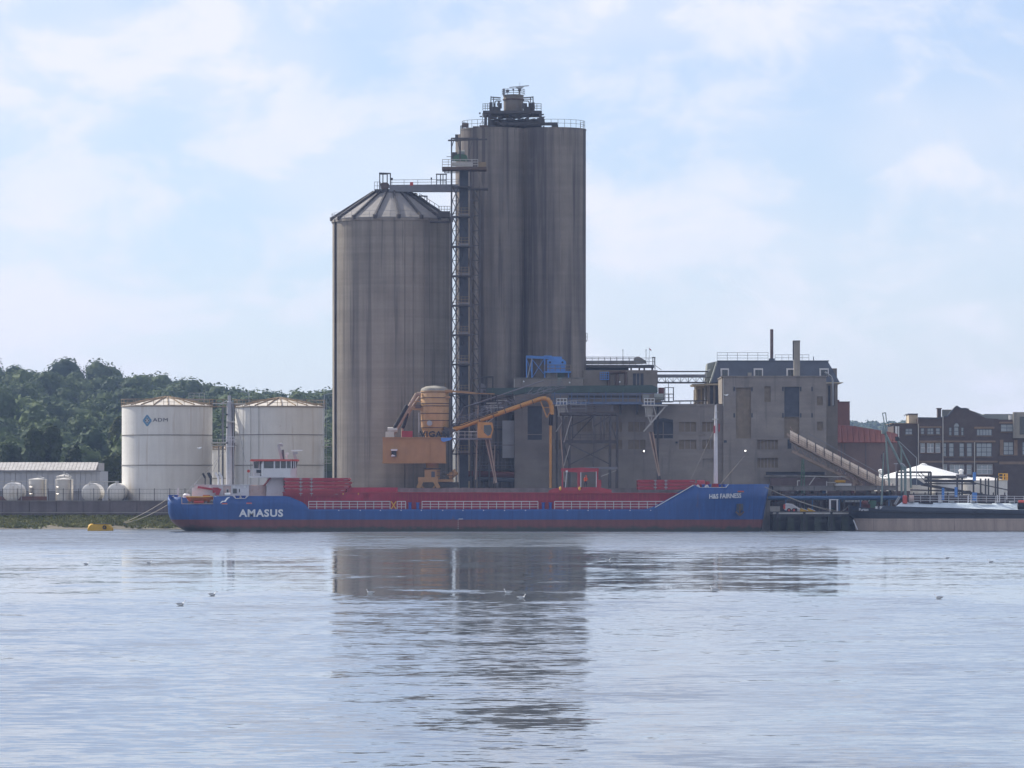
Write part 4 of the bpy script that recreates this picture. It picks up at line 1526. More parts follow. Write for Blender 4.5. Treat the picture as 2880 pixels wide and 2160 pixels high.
# ================================================================== cargo ship
D0 = 700.0                       # near side
SB = 12.5                        # beam
SYC = D0 + SB / 2
sx0, sx1 = X(468, D0), X(2170, D0)
LEN = sx1 - sx0
ship = thing('cargo_ship', 'long blue cargo ship with red lower hull and dark red hatch coaming', 'ship', ((sx0 + sx1) / 2, SYC, 0))
TOP = [(468, 1398), (506, 1398), (510, 1398.5), (512, 1417), (599, 1417), (601, 1396), (652, 1395), (656, 1395), (663, 1402), (690, 1402), (697, 1395), (800, 1395), (815, 1397), (852, 1412), (862, 1419), (872, 1432),
       (1000, 1432), (1200, 1432), (1400, 1432), (1600, 1432), (1815, 1432), (1830, 1431), (1845, 1426), (1950, 1365), (1955, 1365), (1968, 1371.5), (2042, 1371.5), (2049, 1362.5), (2100, 1362), (2130, 1361.5), (2150, 1361.5), (2162, 1362), (2170, 1362)]
stations = sorted({*[a for a, _ in TOP], *np.linspace(468, 540, 14).round(1), *np.linspace(1960, 2170, 34).round(1), *np.linspace(560, 1950, 50).round(1)})
ZLEV = [-0.8, -0.3, 0.0, 0.5, 1.0, 1.5, 2.0, 2.6]


def ztop(px):
    return float(np.interp(px, [a for a, _ in TOP], [Z(b_, D0) for _, b_ in TOP]))


def hull_point(u, z, side):
    # stern rake and stem rake by height
    s_ = float(np.interp(z, [-0.8, 0.0, 0.6, 1.4, 2.4, 3.5, 6], [3.6, 2.6, 1.5, 0.55, 0.12, 0.0, 0.05]))
    e_ = float(np.interp(z, [-0.8, 0, 1.5, 3, 5, 7], [-1.4, -1.2, -0.95, -0.7, -0.35, 0.05]))
    x = sx0 + s_ + u * (LEN + e_ - s_)
    ta = min(1, u * LEN / 5.0)
    tb = min(1, (1 - u) * LEN / 13.0)
    h = SB / 2 * (0.62 + 0.38 * math.sqrt(max(0, 1 - (1 - ta) ** 2)))
    full = (1 - (1 - tb) ** 2.3)
    h *= full ** 0.85 * (1 - 0.22 * (1 - tb) * max(0, 1 - z / 7))
    h *= 1 - 0.35 * (1 - ta) * max(0, 1 - z / 3)
    return (x, SYC + side * h, z)


mb = MB()
ns, nk = len(stations), len(ZLEV) + 2
for side in (-1, 1):
    base = len(mb.v)
    for px in stations:
        u = (px - 468) / (2170 - 468)
        zt = ztop(px)
        lv = ZLEV + [2.6 + (zt - 2.6) * 0.5, zt]
        for z in lv:
            mb.v.append(hull_point(u, z, side))
    for i in range(ns - 1):
        for k in range(nk - 1):
            a = base + i * nk + k
            q = (a, a + nk, a + nk + 1, a + 1)
            mb.f.append(q if side < 0 else q[::-1])
off = ns * nk
for k in range(nk - 1):
    mb.f.append((k, k + 1, off + k + 1, off + k))
o = part('hull', mb, 'ship_hull', ship, True)
md = o.modifiers.new('plate', 'SOLIDIFY')
md.thickness = 0.12
md.offset = -1
mb = MB()
nd = 0
for px in stations:
    u = (px - 468) / (2170 - 468)
    zd = ztop(px) - (0.9 if px > 1890 else (0.95 if px < 850 else 0.1))
    if 505 < px < 605: zd = Z(1417, D0) - 0.1
    if px < 850: zd = min(zd, Z(1415, D0))
    p = hull_point(u, zd, -1)
    q = hull_point(u, zd, 1)
    mb.v += [(p[0], p[1] + 0.14, zd), (q[0], q[1] - 0.14, zd)]
    nd += 1
for i in range(nd - 1):
    mb.f.append((2 * i, 2 * i + 2, 2 * i + 3, 2 * i + 1))
part('deck', mb, 'red_coaming', ship)
# thin pale edge along the bulwark openings and the bow ramp
mb = MB()
mb.bar(P(1842, 1427, D0 - 0.02), P(1950, 1364.5, D0 - 0.02), 0.16, 0.12)
part('bulwark_edge', mb, 'white_paint', ship)
part('bulwark_edge', MB().barpath([P(511, 1398, D0 - .02), P(511, 1417, D0 - .02), P(600, 1417, D0 - .02)], 0.1, 0.07), 'pink_paint', ship)
part('bulwark_edge', MB().barpath([P(655, 1395, D0 - .02), P(663, 1402, D0 - .02), P(690, 1402, D0 - .02), P(698, 1395, D0 - .02)], 0.1, 0.08), 'white_paint', ship)
part('bulwark_edge', MB().barpath([P(1952, 1364.5, D0 + .3), P(1968, 1371, D0 + .35), P(2042, 1371, D0 + 1), P(2049, 1362, D0 + 1.1)], 0.1, 0.08), 'white_paint', ship)
# hawse slots
for a, b_, py in ((624, 639, 1416), (693, 708, 1415), (2047, 2056, 1383), (2075, 2092, 1382)):
    yy = D0 - 0.05 if a < 1900 else D0 + 1.6
    if a > 2070: yy = D0 + 2.05
    m_ = MB().pbox(a, b_, py - 1.5, py + 1.5, yy, 0.5)
    part('fairlead', m_, 'red_bright', ship)
    part('fairlead_lip', MB().pbox(a - 1, b_ + 1, py + 1.6, py + 2.4, yy - 0.03, 0.5), 'pink_paint', ship)
# lettering
part('lettering', moved(text_mb('AMASUS', 1.12, 6.45, 0.03, 0.035, 1.12), P(734, 1443, D0 - 0.06)), 'lettering_white', ship)
tb_ = text_mb('H&S FAIRNESS', 0.70, 4.75, 0.03, 0.025, 1.0)
# follow the bow plating
vv = []
bx_ = P(2041, 1395, D0)
for x, y, z in tb_.v:
    xx, zz = x + bx_.x, z + bx_.z + x * 0.028
    u = (xx - sx0) / LEN
    vv.append((xx, hull_point(u, zz, -1)[1] - 0.08 + y, zz))
tb_.v = vv
part('ship_name', tb_, 'lettering_white', ship)
# anchor in its pocket
ax, az = X(2081, D0 + 2), Z(1432, D0 + 2)
yb = hull_point((ax - sx0) / LEN, az, -1)[1]
part('anchor_pocket', MB().box(ax - 0.5, ax + 0.5, yb - 0.06, yb + 0.6, az - 0.2, az + 0.8), 'barge_trunk', ship)
mb = MB().bar((ax, yb - 0.3, az + 0.8), (ax, yb - 0.3, az - 0.9), 0.22).bar((ax - 0.6, yb - 0.3, az - 0.35), (ax, yb - 0.3, az - 0.95), 0.24).bar((ax + 0.6, yb - 0.3, az - 0.35), (ax, yb - 0.3, az - 0.95), 0.24)
part('anchor', mb, 'steel_rust', ship)
# draught marks and small white plimsoll ticks
mb = MB()
for px in (953, 1013, 1070, 1128, 1185, 1245, 1302, 1360, 1419, 1478, 1596, 1654, 1714, 1772, 1830):
    mb.pbox(px - 1.4, px + 1.4, 1434.5, 1436.5, D0 - 0.04, 0.05)
for k in range(5):
    mb.pbox(1287.5, 1289.5, 1462 + 6 * k, 1463.3 + 6 * k, D0 - 0.04, 0.05)
mb.pbox(1290, 1302, 1459, 1460.5, D0 - 0.04, 0.05)
part('hull_marks', mb, 'lettering_white', ship, kind='stuff')

# hatch coaming with stiffeners
yc = D0 + 1.5
mb = MB()
mb.pprism([(796, 1384), (2000, 1387), (2000, 1436), (868, 1436), (796, 1410)], yc, 9.5)
part('coaming', mb, 'red_coaming', ship)
ribs = MB()
px = 806.0
while px < 1985:
    ribs.pbox(px, px + 2.2, 1388, 1434, yc - 0.22, 0.25)
    px += 12.2
part('coaming_ribs', ribs, 'red_paint', ship, kind='stuff')
part('coaming_rim', MB().pprism([(794, 1383.5), (2000, 1386.5), (2000, 1389), (794, 1386)], yc - 0.3, 0.5), 'red_paint', ship)
part('coaming_panel', MB().pbox(957, 1023, 1388, 1408, yc - 0.35, 0.2), 'red_coaming', ship)
part('coaming_panel', MB().pbox(1040, 1100, 1388, 1408, yc - 0.3, 0.2), 'red_coaming', ship)
part('coaming_panel', MB().pbox(975, 1115, 1371, 1384, yc + 0.6, 8), 'red_coaming', ship)
for px in (965, 1008):
    part('yellow_mark', MB().pbox(px - 1.5, px + 1.5, 1387, 1391, yc - 0.4, 0.1), 'yellow_paint', ship)
# railings along the deck edge
for a, b_ in ((868, 1097), (1117, 1141), (1187, 1513), (1560, 1868)):
    mb = MB()
    n = max(2, round((b_ - a) / 23.3))
    for i in range(n + 1):
        px = a + (b_ - a) * i / n
        mb.bar(P(px, 1433, D0 + 0.12), P(px, 1410, D0 + 0.12), 0.075)
    for py in (1410.3, 1418, 1425.5):
        mb.bar(P(a, py, D0 + 0.12), P(b_, py, D0 + 0.12), 0.07 if py > 1412 else 0.095)
    part('railing', mb, 'white_paint', ship)
part('gangway_gate', MB().bar(P(1100, 1410, D0 + .12), P(1114, 1432, D0 + .12), 0.12).bar(P(1114, 1410, D0 + .12), P(1100, 1432, D0 + .12), 0.12), 'yellow_paint', ship)


def bollard(px, d=D0 + 0.6, py0=1432, py1=1413, r=0.22):
    mb = MB().lathe(X(px, d), d, [(r, Z(py0, d)), (r, Z(py1 + 3, d)), (r * 1.35, Z(py1 + 2, d)), (r * 1.35, Z(py1, d))], 12)
    part('bollard', mb, 'blue_paint', ship, True)


for px in (1153, 1175, 1528, 1548):
    bollard(px)
for px in (480, 495):
    bollard(px, D0 + 1.5, 1402, 1392, 0.28)
for px in (668, 685):
    bollard(px, D0 + 0.8, 1404, 1394, 0.28)
for px in (1978, 1996, 2025, 2036):
    bollard(px, D0 + 2.0, 1376, 1362, 0.2)

# aft deckhouse
y0 = D0 + 1.8
mb = MB().pprism([(541, 1378), (549, 1365), (700, 1365), (700, 1402), (541, 1402)], y0, 9)
dh = part('deckhouse', mb, 'white_paint', ship)
part('deckhouse_top', MB().pbox(546, 703, 1363, 1365.2, y0 - 0.15, 9.3), 'white_paint', ship)
for a, b_, c, e_ in ((636, 644, 1375, 1386), (654, 667, 1374, 1388), (671, 676, 1374, 1386)):
    w_ = part('window', MB().pbox(a, b_, c, e_, y0 - 0.06, 0.2), 'steel_galv' if a == 654 else 'white_paint', dh)
    part('pane', MB().pbox(a + 1.2, b_ - 1.2, c + 1.2, e_ - 1.2, y0 - 0.09, 0.1), 'glass_dark', dh)
mb = MB().pbox(553, 557, 1366, 1372, y0 - 0.2, 0.2)
each('wall_lamp', [MB().pbox(a, a + 5, 1366.5, 1372, y0 - 0.25, 0.25) for a in (553, 588, 655, 686)], 'white_bright', dh)
part('entrance', MB().pbox(628, 650, 1366, 1392, y0 - 0.03, 0.1), 'pink_paint', dh)
# round pink ventilation casing
part('casing', MB().lathe(X(725, y0 + 2), y0 + 2, [(1.28, Z(1402, y0)), (1.28, Z(1365, y0)), (1.2, Z(1364, y0))], 20), 'pink_paint', ship, True)
part('casing_link', MB().pbox(698, 725, 1366, 1402, y0 + 0.7, 3), 'pink_paint', ship)
# wheelhouse trunk
part('trunk_column', MB().pprism([(752, 1340), (797, 1340), (799, 1398), (748, 1398)], y0 + 1.5, 5), 'white_paint', ship)
mb = MB()
mb.bar(P(741, 1366, y0 + 0.8), P(760, 1342, y0 + 0.8), 0.1).bar(P(745, 1366, y0 + 1.3), P(763, 1342, y0 + 1.3), 0.1)
for k in range(7):
    a = P(741, 1366, y0 + 0.8).lerp(P(760, 1342, y0 + 0.8), k / 7)
    mb.bar(a, a + Vector((0.2, 0.5, 0)), 0.08)
part('stair', mb, 'red_paint', ship)
# wheelhouse
wz0, wz1, wz2 = Z(1343, y0), Z(1317, y0), Z(1297, y0)
xa, xb, xc, xd = X(737, y0), X(770, y0), X(818, y0), X(832, y0)
yf = y0
yw = y0 + 8


def plan(x0_, x1_, inset0, inset1, z):
    return [(x0_, yf, z), (x1_, yf, z), (x1_ + inset1, yf + 1.6, z), (x1_ + inset1, yw - 1.6, z), (x1_, yw, z), (x0_, yw, z)]


wh = MB()
lo = plan(X(700, y0), X(818, y0), 0, 0.68, wz0)
hi = plan(X(700, y0), X(818, y0), 0, 0.68, wz0 + 0.22)
wh.add(lo + hi, [tuple(range(5, -1, -1)), tuple(range(6, 12))] + [(i, (i + 1) % 6, 6 + (i + 1) % 6, 6 + i) for i in range(6)])
part('bridge_deck', wh, 'white_paint', ship)
wh = MB()
lo = plan(X(738, y0), X(816, y0), 0, 0.66, wz0 + 0.22)
mi = plan(X(738, y0), X(817, y0), 0, 0.70, wz1)
wh.add(lo + mi, [tuple(range(5, -1, -1)), tuple(range(6, 12))] + [(i, (i + 1) % 6, 6 + (i + 1) % 6, 6 + i) for i in range(6)])
whp = part('wheelhouse', wh, 'white_paint', ship)
# window band: dark interior core, posts, panes
wh = MB()
lo = plan(X(742, y0), X(816, y0), 0, 0.62, wz1)
hi = plan(X(741, y0), X(818, y0), 0, 0.72, wz2)
lo = [(x, y + (0.12 if y < yf + 1 else 0), z) for x, y, z in lo]
hi = [(x, y + (0.12 if y < yf + 1 else 0), z) for x, y, z in hi]
wh.add(lo + hi, [tuple(range(5, -1, -1)), tuple(range(6, 12))] + [(i, (i + 1) % 6, 6 + (i + 1) % 6, 6 + i) for i in range(6)])
part('interior', wh, 'black_paint', ship)
for (a, b_, c, e_) in ((743, 744, 769, 768), (774, 776, 788, 786), (790, 791, 805, 803), (806, 807, 819, 818)):
    part('window', MB().pprism([(b_, 1316.5), (a, 1297.5), (c, 1297.5), (e_, 1316.5)], yf + 0.04, 0.05), 'glass_dark', whp)
for (a, b_) in ((738, 742), (769.5, 774), (787.2, 790), (804, 806.6), (818, 820.5)):
    part('window_post', MB().pbox(a, b_, 1297, 1317.2, yf - 0.01, 0.2), 'white_paint', whp)
for yy in (yf + 0.5, yf + 1.1):
    part('window_post', MB().box(X(821, y0) + (yy - yf) * 0.36, X(823.5, y0) + (yy - yf) * 0.36, yy, yy + 0.15, wz1, wz2), 'white_paint', whp)
wh = MB()
lo = plan(X(702, y0), X(820, y0), 0, 0.85, wz2)
hi = plan(X(706, y0), X(821, y0), 0, 0.8, wz2 + 0.28)
lo = [(x, y + (-0.25 if y < yf + 1 else 0), z) for x, y, z in lo]
hi = [(x, y + (-0.25 if y < yf + 1 else 0), z) for x, y, z in hi]
wh.add(lo + hi, [tuple(range(5, -1, -1)), tuple(range(6, 12))] + [(i, (i + 1) % 6, 6 + (i + 1) % 6, 6 + i) for i in range(6)])
part('bridge_roof', wh, 'red_bright', ship)
# aft wing of the bridge with its own window and rail
part('wing_house', MB().pbox(712, 732, 1297, 1342, yf + 1.2, 5.5), 'white_paint', ship)
part('wing_window', MB().pprism([(715, 1317), (714, 1299), (727, 1299), (726, 1317)], yf + 1.12, 0.1), 'glass_dark', ship)
part('door_frame', MB().pbox(735, 738.5, 1304, 1338, yf - 0.05, 0.2), 'white_bright', ship)
part('notice_panel', MB().pbox(721, 735, 1321, 1330, yf + 0.02, 0.1), 'black_paint', ship)
part('wing_rail', MB().rail([P(700, 1340, yf + 0.05), P(737, 1340, yf + 0.05)], 1.05, 0.35, 0.035, 3), 'white_paint', ship)
part('life_ring', MB().tube(P(699, 1325, yf), P(699, 1325, yf + 0.2), 0.22, n=14), 'red_bright', ship)
# roof gear
mb = MB().bar(P(793, 1293, yf + 2), P(783, 1252, yf + 2), 0.36).bar(P(781, 1252, yf + 2), P(796, 1253, yf + 2), 0.3)
mb.tube(P(786, 1250, yf + 2), P(794, 1250, yf + 2), 0.2)
part('signal_mast', mb, 'steel_galv', ship)
part('horn', MB().bar(P(797, 1293, yf + 2), P(795, 1265, yf + 2), 0.34), 'steel_dark', ship)
part('sat_dome', MB().tube(P(807, 1293, yf + 1.5), P(807, 1280, yf + 1.5), 0.06).pbox(803, 812, 1273, 1278, yf + 1.2, 0.4).pbox(803, 806, 1276, 1283, yf + 1.2, 0.4), 'white_bright', ship)
part('radar_pedestal', MB().bar(P(833, 1296, yf + 2), P(826, 1272, yf + 2), 0.35).pbox(824, 837, 1271, 1277, yf + 1.7, 0.6), 'steel_galv', ship)
part('radar_bar', MB().bar(P(819, 1267.5, yf + 2), P(851, 1266.5, yf + 2), 0.2, 0.17), 'white_bright', ship)
# exhaust uptakes
for i, (a, b_, py, m_) in enumerate(((577, 570, 1328, 'black_paint'), (591, 584, 1326, 'black_paint'), (594, 588, 1327, 'black_paint'), (614, 606, 1326, 'white_paint'), (624, 616, 1325, 'white_paint'))):
    mb = MB().tube(P(a, 1366, y0 + 1), P(a, 1344, y0 + 1), 0.09 if i < 3 else 0.14).tube(P(a, 1344, y0 + 1), P(b_, py + 3, y0 + 1), 0.16 if i < 3 else 0.17)
    part('exhaust_pipe', mb, m_, ship)
# main mast
mx_ = X(645, y0 + 3)
ym = y0 + 3
mb = MB().lathe(mx_, ym, [(0.50, Z(1402, ym)), (0.48, Z(1240, ym)), (0.40, Z(1190, ym)), (0.36, Z(1130, ym)), (0.24, Z(1128, ym)), (0.22, Z(1112, ym))], 20)
mast = part('main_mast', mb, 'mast_grey', ship, True)
part('mast_shade_strip', MB().bar(P(657, 1395, ym), P(656, 1135, ym), 0.34), 'steel_dark', mast)  # added dark strip standing in for the mast's shaded side
part('crosstree', MB().bar(P(598, 1135, ym), P(690, 1136, ym), 0.14).bar(P(623, 1134, ym), P(638, 1127, ym), 0.14), 'steel_pale', mast)
part('mast_rail', MB().bar(P(659, 1395, ym - .3), P(655, 1125, ym - .3), 0.06).bar(P(637, 1255, ym - .6), P(659, 1255, ym - .6), 0.1).rail([P(636, 1245, ym - .8), P(660, 1245, ym - .8)], 0.9, 0.5, 0.05), 'white_paint', mast)
each('mast_lamp', [MB().pbox(636, 640, q, q + 4, ym - 0.9, 0.4) for q in (1164, 1200, 1244)] + [MB().pbox(641, 643, 1104, 1113, ym, 0.1)], 'black_paint', mast)
part('mast_step', MB().pbox(636, 660, 1184, 1188, ym - 0.8, 1.0), 'steel_pale', mast)
for a, b_ in (((644, 1112), (616, 1230)), ((634, 1250), (598, 1328)), ((658, 1140), (690, 1300)), ((640, 1262), (525, 1385))):
    part('stay', MB().tube(P(*a, ym), P(*b_, ym - 1), 0.025, n=5), 'steel_grey', ship)
# deck crane for the boat
cr = MB().bar(P(610, 1392, y0 - .6), P(618, 1374, y0 - .6), 0.5).bar(P(612, 1378, y0 - .6), P(556, 1370, y0 - .6), 0.26, 0.3).pbox(598, 614, 1371, 1386, y0 - .9, 0.7)
part('deck_crane', cr, 'red_paint', ship)
part('stern_locker', MB().pbox(540, 548, 1372, 1398, y0 + 0.3, 1).lathe(X(524, y0 + 1), y0 + 1, [(.5, Z(1400, y0)), (.5, Z(1392, y0)), (.25, Z(1388, y0))], 12), 'white_paint', ship)
part('flag_post', MB().bar(P(500, 1400, y0 + 4), P(501, 1372, y0 + 4), 0.2, 0.2), 'white_paint', ship)
part('raft_canister', MB().tube(P(632, 1391, y0 - 1.1), P(648, 1391, y0 - 1.1), 0.26, n=12), 'white_bright', ship)
part('buoyant_box', MB().tube(P(545, 1412, D0 + 0.7), P(573, 1412, D0 + 0.7), 0.22, n=10), 'red_bright', ship)
# bow mast and windlass
ymb = D0 + 6
mb = MB().lathe(X(2013, ymb), ymb, [(0.30, Z(1371, ymb)), (0.27, Z(1240, ymb)), (0.2, Z(1180, ymb)), (0.13, Z(1138, ymb))], 16)
fm = part('fore_mast', mb, 'white_paint', ship, True)
part('crosstree', MB().bar(P(2003, 1179, ymb - .3), P(2020, 1179, ymb - .3), 0.16).bar(P(2013, 1160, ymb - .3), P(2020, 1158, ymb - .3), 0.1), 'steel_pale', fm)
part('mast_light', MB().pbox(2007, 2011, 1197, 1218, ymb - .5, .2).pbox(2021, 2024, 1192, 1214, ymb - .5, .2), 'red_paint', fm)
part('mast_cap', MB().pbox(2010, 2014, 1132, 1139, ymb - .1, .2), 'black_paint', fm)
part('stay', MB().tube(P(2008, 1210, ymb), P(1932, 1371, ymb - 1), 0.035, n=5), 'rope', ship)
part('stay', MB().tube(P(2016, 1374, ymb), P(2094, 1282, ymb + 8), 0.03, n=5), 'rope', ship)
mb = MB().tube(P(1960, 1362, D0 + 3), P(1982, 1362, D0 + 3), 0.62, n=14).pbox(1985, 1996, 1354, 1372, D0 + 3, 1.5).pbox(2004, 2022, 1360, 1374, D0 + 4, 1.5)
part('windlass', mb, 'red_paint', ship)
each('roller', [MB().path([P(a, 1371, D0 + 1), P(a + 5, 1364, D0 + 1), P(a + 9, 1371, D0 + 1)], 0.14) for a in (1958, 1983)], 'white_paint', ship)


# rescue boat in the bulwark recess
t = thing('rescue_boat', 'small orange rescue boat stowed in the recess of the ship stern', 'boat', (X(562, D0 + 0.9), D0 + 1.2, Z(1416, D0)))
mb = MB()
n = 14
for i in range(n + 1):
    u = i / n
    px = 523 + 75 * u
    w = 1.1 * math.sin(math.pi * min(1, 0.12 + u * 0.88)) ** 0.5 if u < 0.98 else 0.35
    zk = Z(1412 - (6 if u > 0.9 else 0) - 10 * max(0, 0.12 - u) / 0.12, D0)
    zg = Z(1396, D0)
    for y, z in ((-w, zg), (-w * 0.75, (zk + zg) / 2), (0, zk), (w * 0.75, (zk + zg) / 2), (w, zg)):
        mb.v.append((X(px, D0), D0 + 1.3 + y, z))
for i in range(n):
    for k in range(4):
        a = i * 5 + k
        mb.f.append((a, a + 5, a + 6, a + 1))
    mb.f.append((i * 5, i * 5 + 4, i * 5 + 9, i * 5 + 5))
mb.f.append((0, 1, 2, 3, 4))
mb.f.append(tuple(n * 5 + k for k in (4, 3, 2, 1, 0)))
part('boat_hull', mb, 'orange_paint', t, True)
part('rubbing_strake', MB().barpath([P(522, 1397, D0 + 0.35), P(560, 1397.5, D0 + 0.12), P(597, 1396, D0 + 0.3)], 0.1, 0.12), 'yellow_paint', t)
part('cradle', MB().pbox(535, 539, 1410, 1417, D0 + 0.5, 1.4).pbox(577, 581, 1410, 1417, D0 + 0.5, 1.4), 'steel_grey', t)
part('engine_cover', MB().pbox(571, 590, 1392, 1397, D0 + 0.8, 0.9), 'orange_paint', t)


# stacked hatch covers
def hatch_cover(label, px0, px1, py0, py1, brackets, d, group, jag):
    t = thing('hatch_cover', label, 'hatch cover', (X((px0 + px1) / 2, d), d + 4, Z(py1, d)), group)
    h = py1 - py0
    mb = MB().pprism([(px0 + jag, py0 + 0.3), (px1 - jag, py0 + 0.3), (px1, py0 + h * 0.35), (px1 - jag * 1.6, py1 - 0.5), (px0 + jag * 1.3, py1 - 0.5), (px0, py0 + h * 0.35)], d, 9)
    part('panel', mb, 'red_paint', t)
    part('edge_flange', MB().pbox(px0 + jag, px1 - jag, py0 + h * .62, py0 + h * .78, d - 0.12, 0.15), 'red_coaming', t)
    for b_ in brackets:
        m_ = MB().pbox(b_ - 4.5, b_ + 4.5, py0 + h * 0.2, py0 + h * 0.42, d - 0.14, 0.16).pbox(b_ - 1, b_ + 1, py0, py1 - 0.4, d - 0.12, 0.12)
        part('clamp', m_, 'steel_galv', t)
    m_ = MB().pbox(px1 - 16, px1 - 5, py0 + h * .45, py0 + h * .55, d - 0.03, 0.1)
    part('lift_lug', m_, 'steel_galv', t)
    return t


NM = ('bottom', 'second lowest', 'middle', 'second highest', 'topmost')
for k in range(5):
    y1_ = 1395 - 10.2 * k
    hatch_cover('dark red hatch cover, %s of the tall stack behind the wheelhouse' % NM[k], 796 + (k % 2) * 2, (955, 975, 984, 986, 983)[k], y1_ - 10.2, y1_, (846, 876), D0 + 1.35 + 0.1 * k, 'hatch covers stacked near the wheelhouse', 4)
for k, nm in enumerate(('bottom', 'middle', 'top')):
    y1_ = 1378 - 9.6 * k
    hatch_cover('dark red hatch cover, %s of the low stack near the bow' % nm, 1794, 1968 - 6 * k, y1_ - 9.6, y1_, (1843, 1873), D0 + 1.5, 'hatch covers stacked near the bow', 2)

# hatch gantry crane on the coaming
t = thing('hatch_gantry', 'red travelling gantry frame standing on the ship coaming', 'gantry crane', (X(1632, D0 + 1.4), D0 + 6, Z(1387, D0)))
part('base_beam', MB().pprism([(1543, 1380), (1556, 1374), (1578, 1371), (1685, 1370), (1720, 1378), (1720, 1386), (1543, 1386)], D0 + 1.3, 0.9), 'red_paint', t)
each('leg', [MB().pbox(a, b_, 1322, 1372, D0 + 1.4 + y, 0.5) for a, b_ in ((1580, 1584), (1624, 1632), (1678, 1683)) for y in (0, 9)], 'red_paint', t)
part('top_beam', MB().pprism([(1578, 1318), (1640, 1315), (1684, 1318), (1684, 1326), (1626, 1329), (1578, 1325)], D0 + 1.35, 0.6), 'red_paint', t)
part('far_beam', MB().pbox(1578, 1684, 1317, 1325, D0 + 10.3, 0.6), 'red_paint', t)
each('cross_beam', [MB().pbox(a, a + 5, 1318, 1323, D0 + 1.9, 8.4) for a in (1580, 1626, 1678)], 'red_paint', t)
part('fuel_box', MB().pbox(1683, 1691, 1350, 1370, D0 + 1.4, 1), 'red_paint', t)
part('rail_post', MB().bar(P(1590, 1371, D0 + 1.3), P(1594, 1326, D0 + 1.3), 0.1).bar(P(1633.5, 1370, D0 + 1.3), P(1633.5, 1328, D0 + 1.3), 0.12).bar(P(1677, 1370, D0 + 1.3), P(1677, 1326, D0 + 1.3), 0.1), 'white_paint', t)
part('floodlight', MB().pbox(1591, 1597, 1323, 1328, D0 + 1.0, 0.4), 'white_bright', t)
for px in (1576, 1630):
    part('yellow_tank', MB().lathe(X(px, D0 + 1.1), D0 + 1.1, [(0.05, Z(1368, D0)), (0.16, Z(1371, D0)), (0.17, Z(1377, D0)), (0.05, Z(1380, D0))], 10), 'yellow_paint', t, True)

# crew member standing in the gantry
fx, fy, fz = X(1647, D0 + 2.4), D0 + 2.4, Z(1371, D0 + 2.4)
skel = {'pel': (0, 0, .92), 'chest': (0.03, 0, 1.28), 'neck': (0.05, 0, 1.48), 'head': (0.07, -.01, 1.60), 'crown': (0.07, 0, 1.72),
        'shl': (-.17, -.02, 1.40), 'ell': (-.26, -.06, 1.14), 'hal': (-.16, -.22, .98), 'shr': (.20, .02, 1.40), 'elr': (.30, -.03, 1.14), 'har': (.30, -.2, 1.02),
        'hpl': (-.09, 0, .88), 'knl': (-.13, -.03, .48), 'anl': (-.16, .02, .08), 'tol': (-.16, -.16, .04), 'hpr': (.09, 0, .88), 'knr': (.12, -.05, .48), 'anr': (.12, .03, .08), 'tor': (.13, -.15, .04)}
rad = {'pel': .145, 'chest': .16, 'neck': .06, 'head': .095, 'crown': .09, 'shl': .085, 'ell': .055, 'hal': .04, 'shr': .085, 'elr': .055, 'har': .04,
       'hpl': .1, 'knl': .07, 'anl': .05, 'tol': .045, 'hpr': .1, 'knr': .07, 'anr': .05, 'tor': .045}
ed = [('pel', 'chest'), ('chest', 'neck'), ('neck', 'head'), ('head', 'crown'), ('chest', 'shl'), ('shl', 'ell'), ('ell', 'hal'), ('chest', 'shr'), ('shr', 'elr'), ('elr', 'har'),
      ('pel', 'hpl'), ('hpl', 'knl'), ('knl', 'anl'), ('anl', 'tol'), ('pel', 'hpr'), ('hpr', 'knr'), ('knr', 'anr'), ('anr', 'tor')]
ks = list(skel)
me = bpy.data.meshes.new('person')
me.from_pydata([skel[k] for k in ks], [(ks.index(a), ks.index(b_)) for a, b_ in ed], [])
po = bpy.data.objects.new('person', me)
COL.objects.link(po)
sk = po.modifiers.new('skin', 'SKIN')
sk.use_smooth_shade = True
for i, k in enumerate(ks):
    me.skin_vertices[0].data[i].radius = (rad[k], rad[k])
me.skin_vertices[0].data[0].use_root = True
po.modifiers.new('sub', 'SUBSURF').levels = 1
dg = bpy.context.evaluated_depsgraph_get()
me2 = bpy.data.meshes.new_from_object(po.evaluated_get(dg))
po.modifiers.clear()
po.data = me2
me2.materials.clear()
for k in ('cloth_hivis', 'cloth_navy', 'skin', 'black_paint'):
    me2.materials.append(M[k])
for p in me2.polygons:
    z = p.center.z
    p.material_index = 3 if z < 0.12 else (1 if z < 0.9 else (2 if z > 1.46 or (p.center.y < -.15 and z < 1.1) else 0))
po.location = (fx, fy, fz)
ROOT[po.name] = Vector((fx, fy, fz))
tag(po, 'crew member in orange jacket and dark trousers inside the red gantry', 'person')
part('helmet', MB().lathe(fx + .07, fy, [(.15, fz + 1.62), (.125, fz + 1.66), (.115, fz + 1.72), (.05, fz + 1.78), (.01, fz + 1.79)], 12), 'cloth_hivis', po, True)

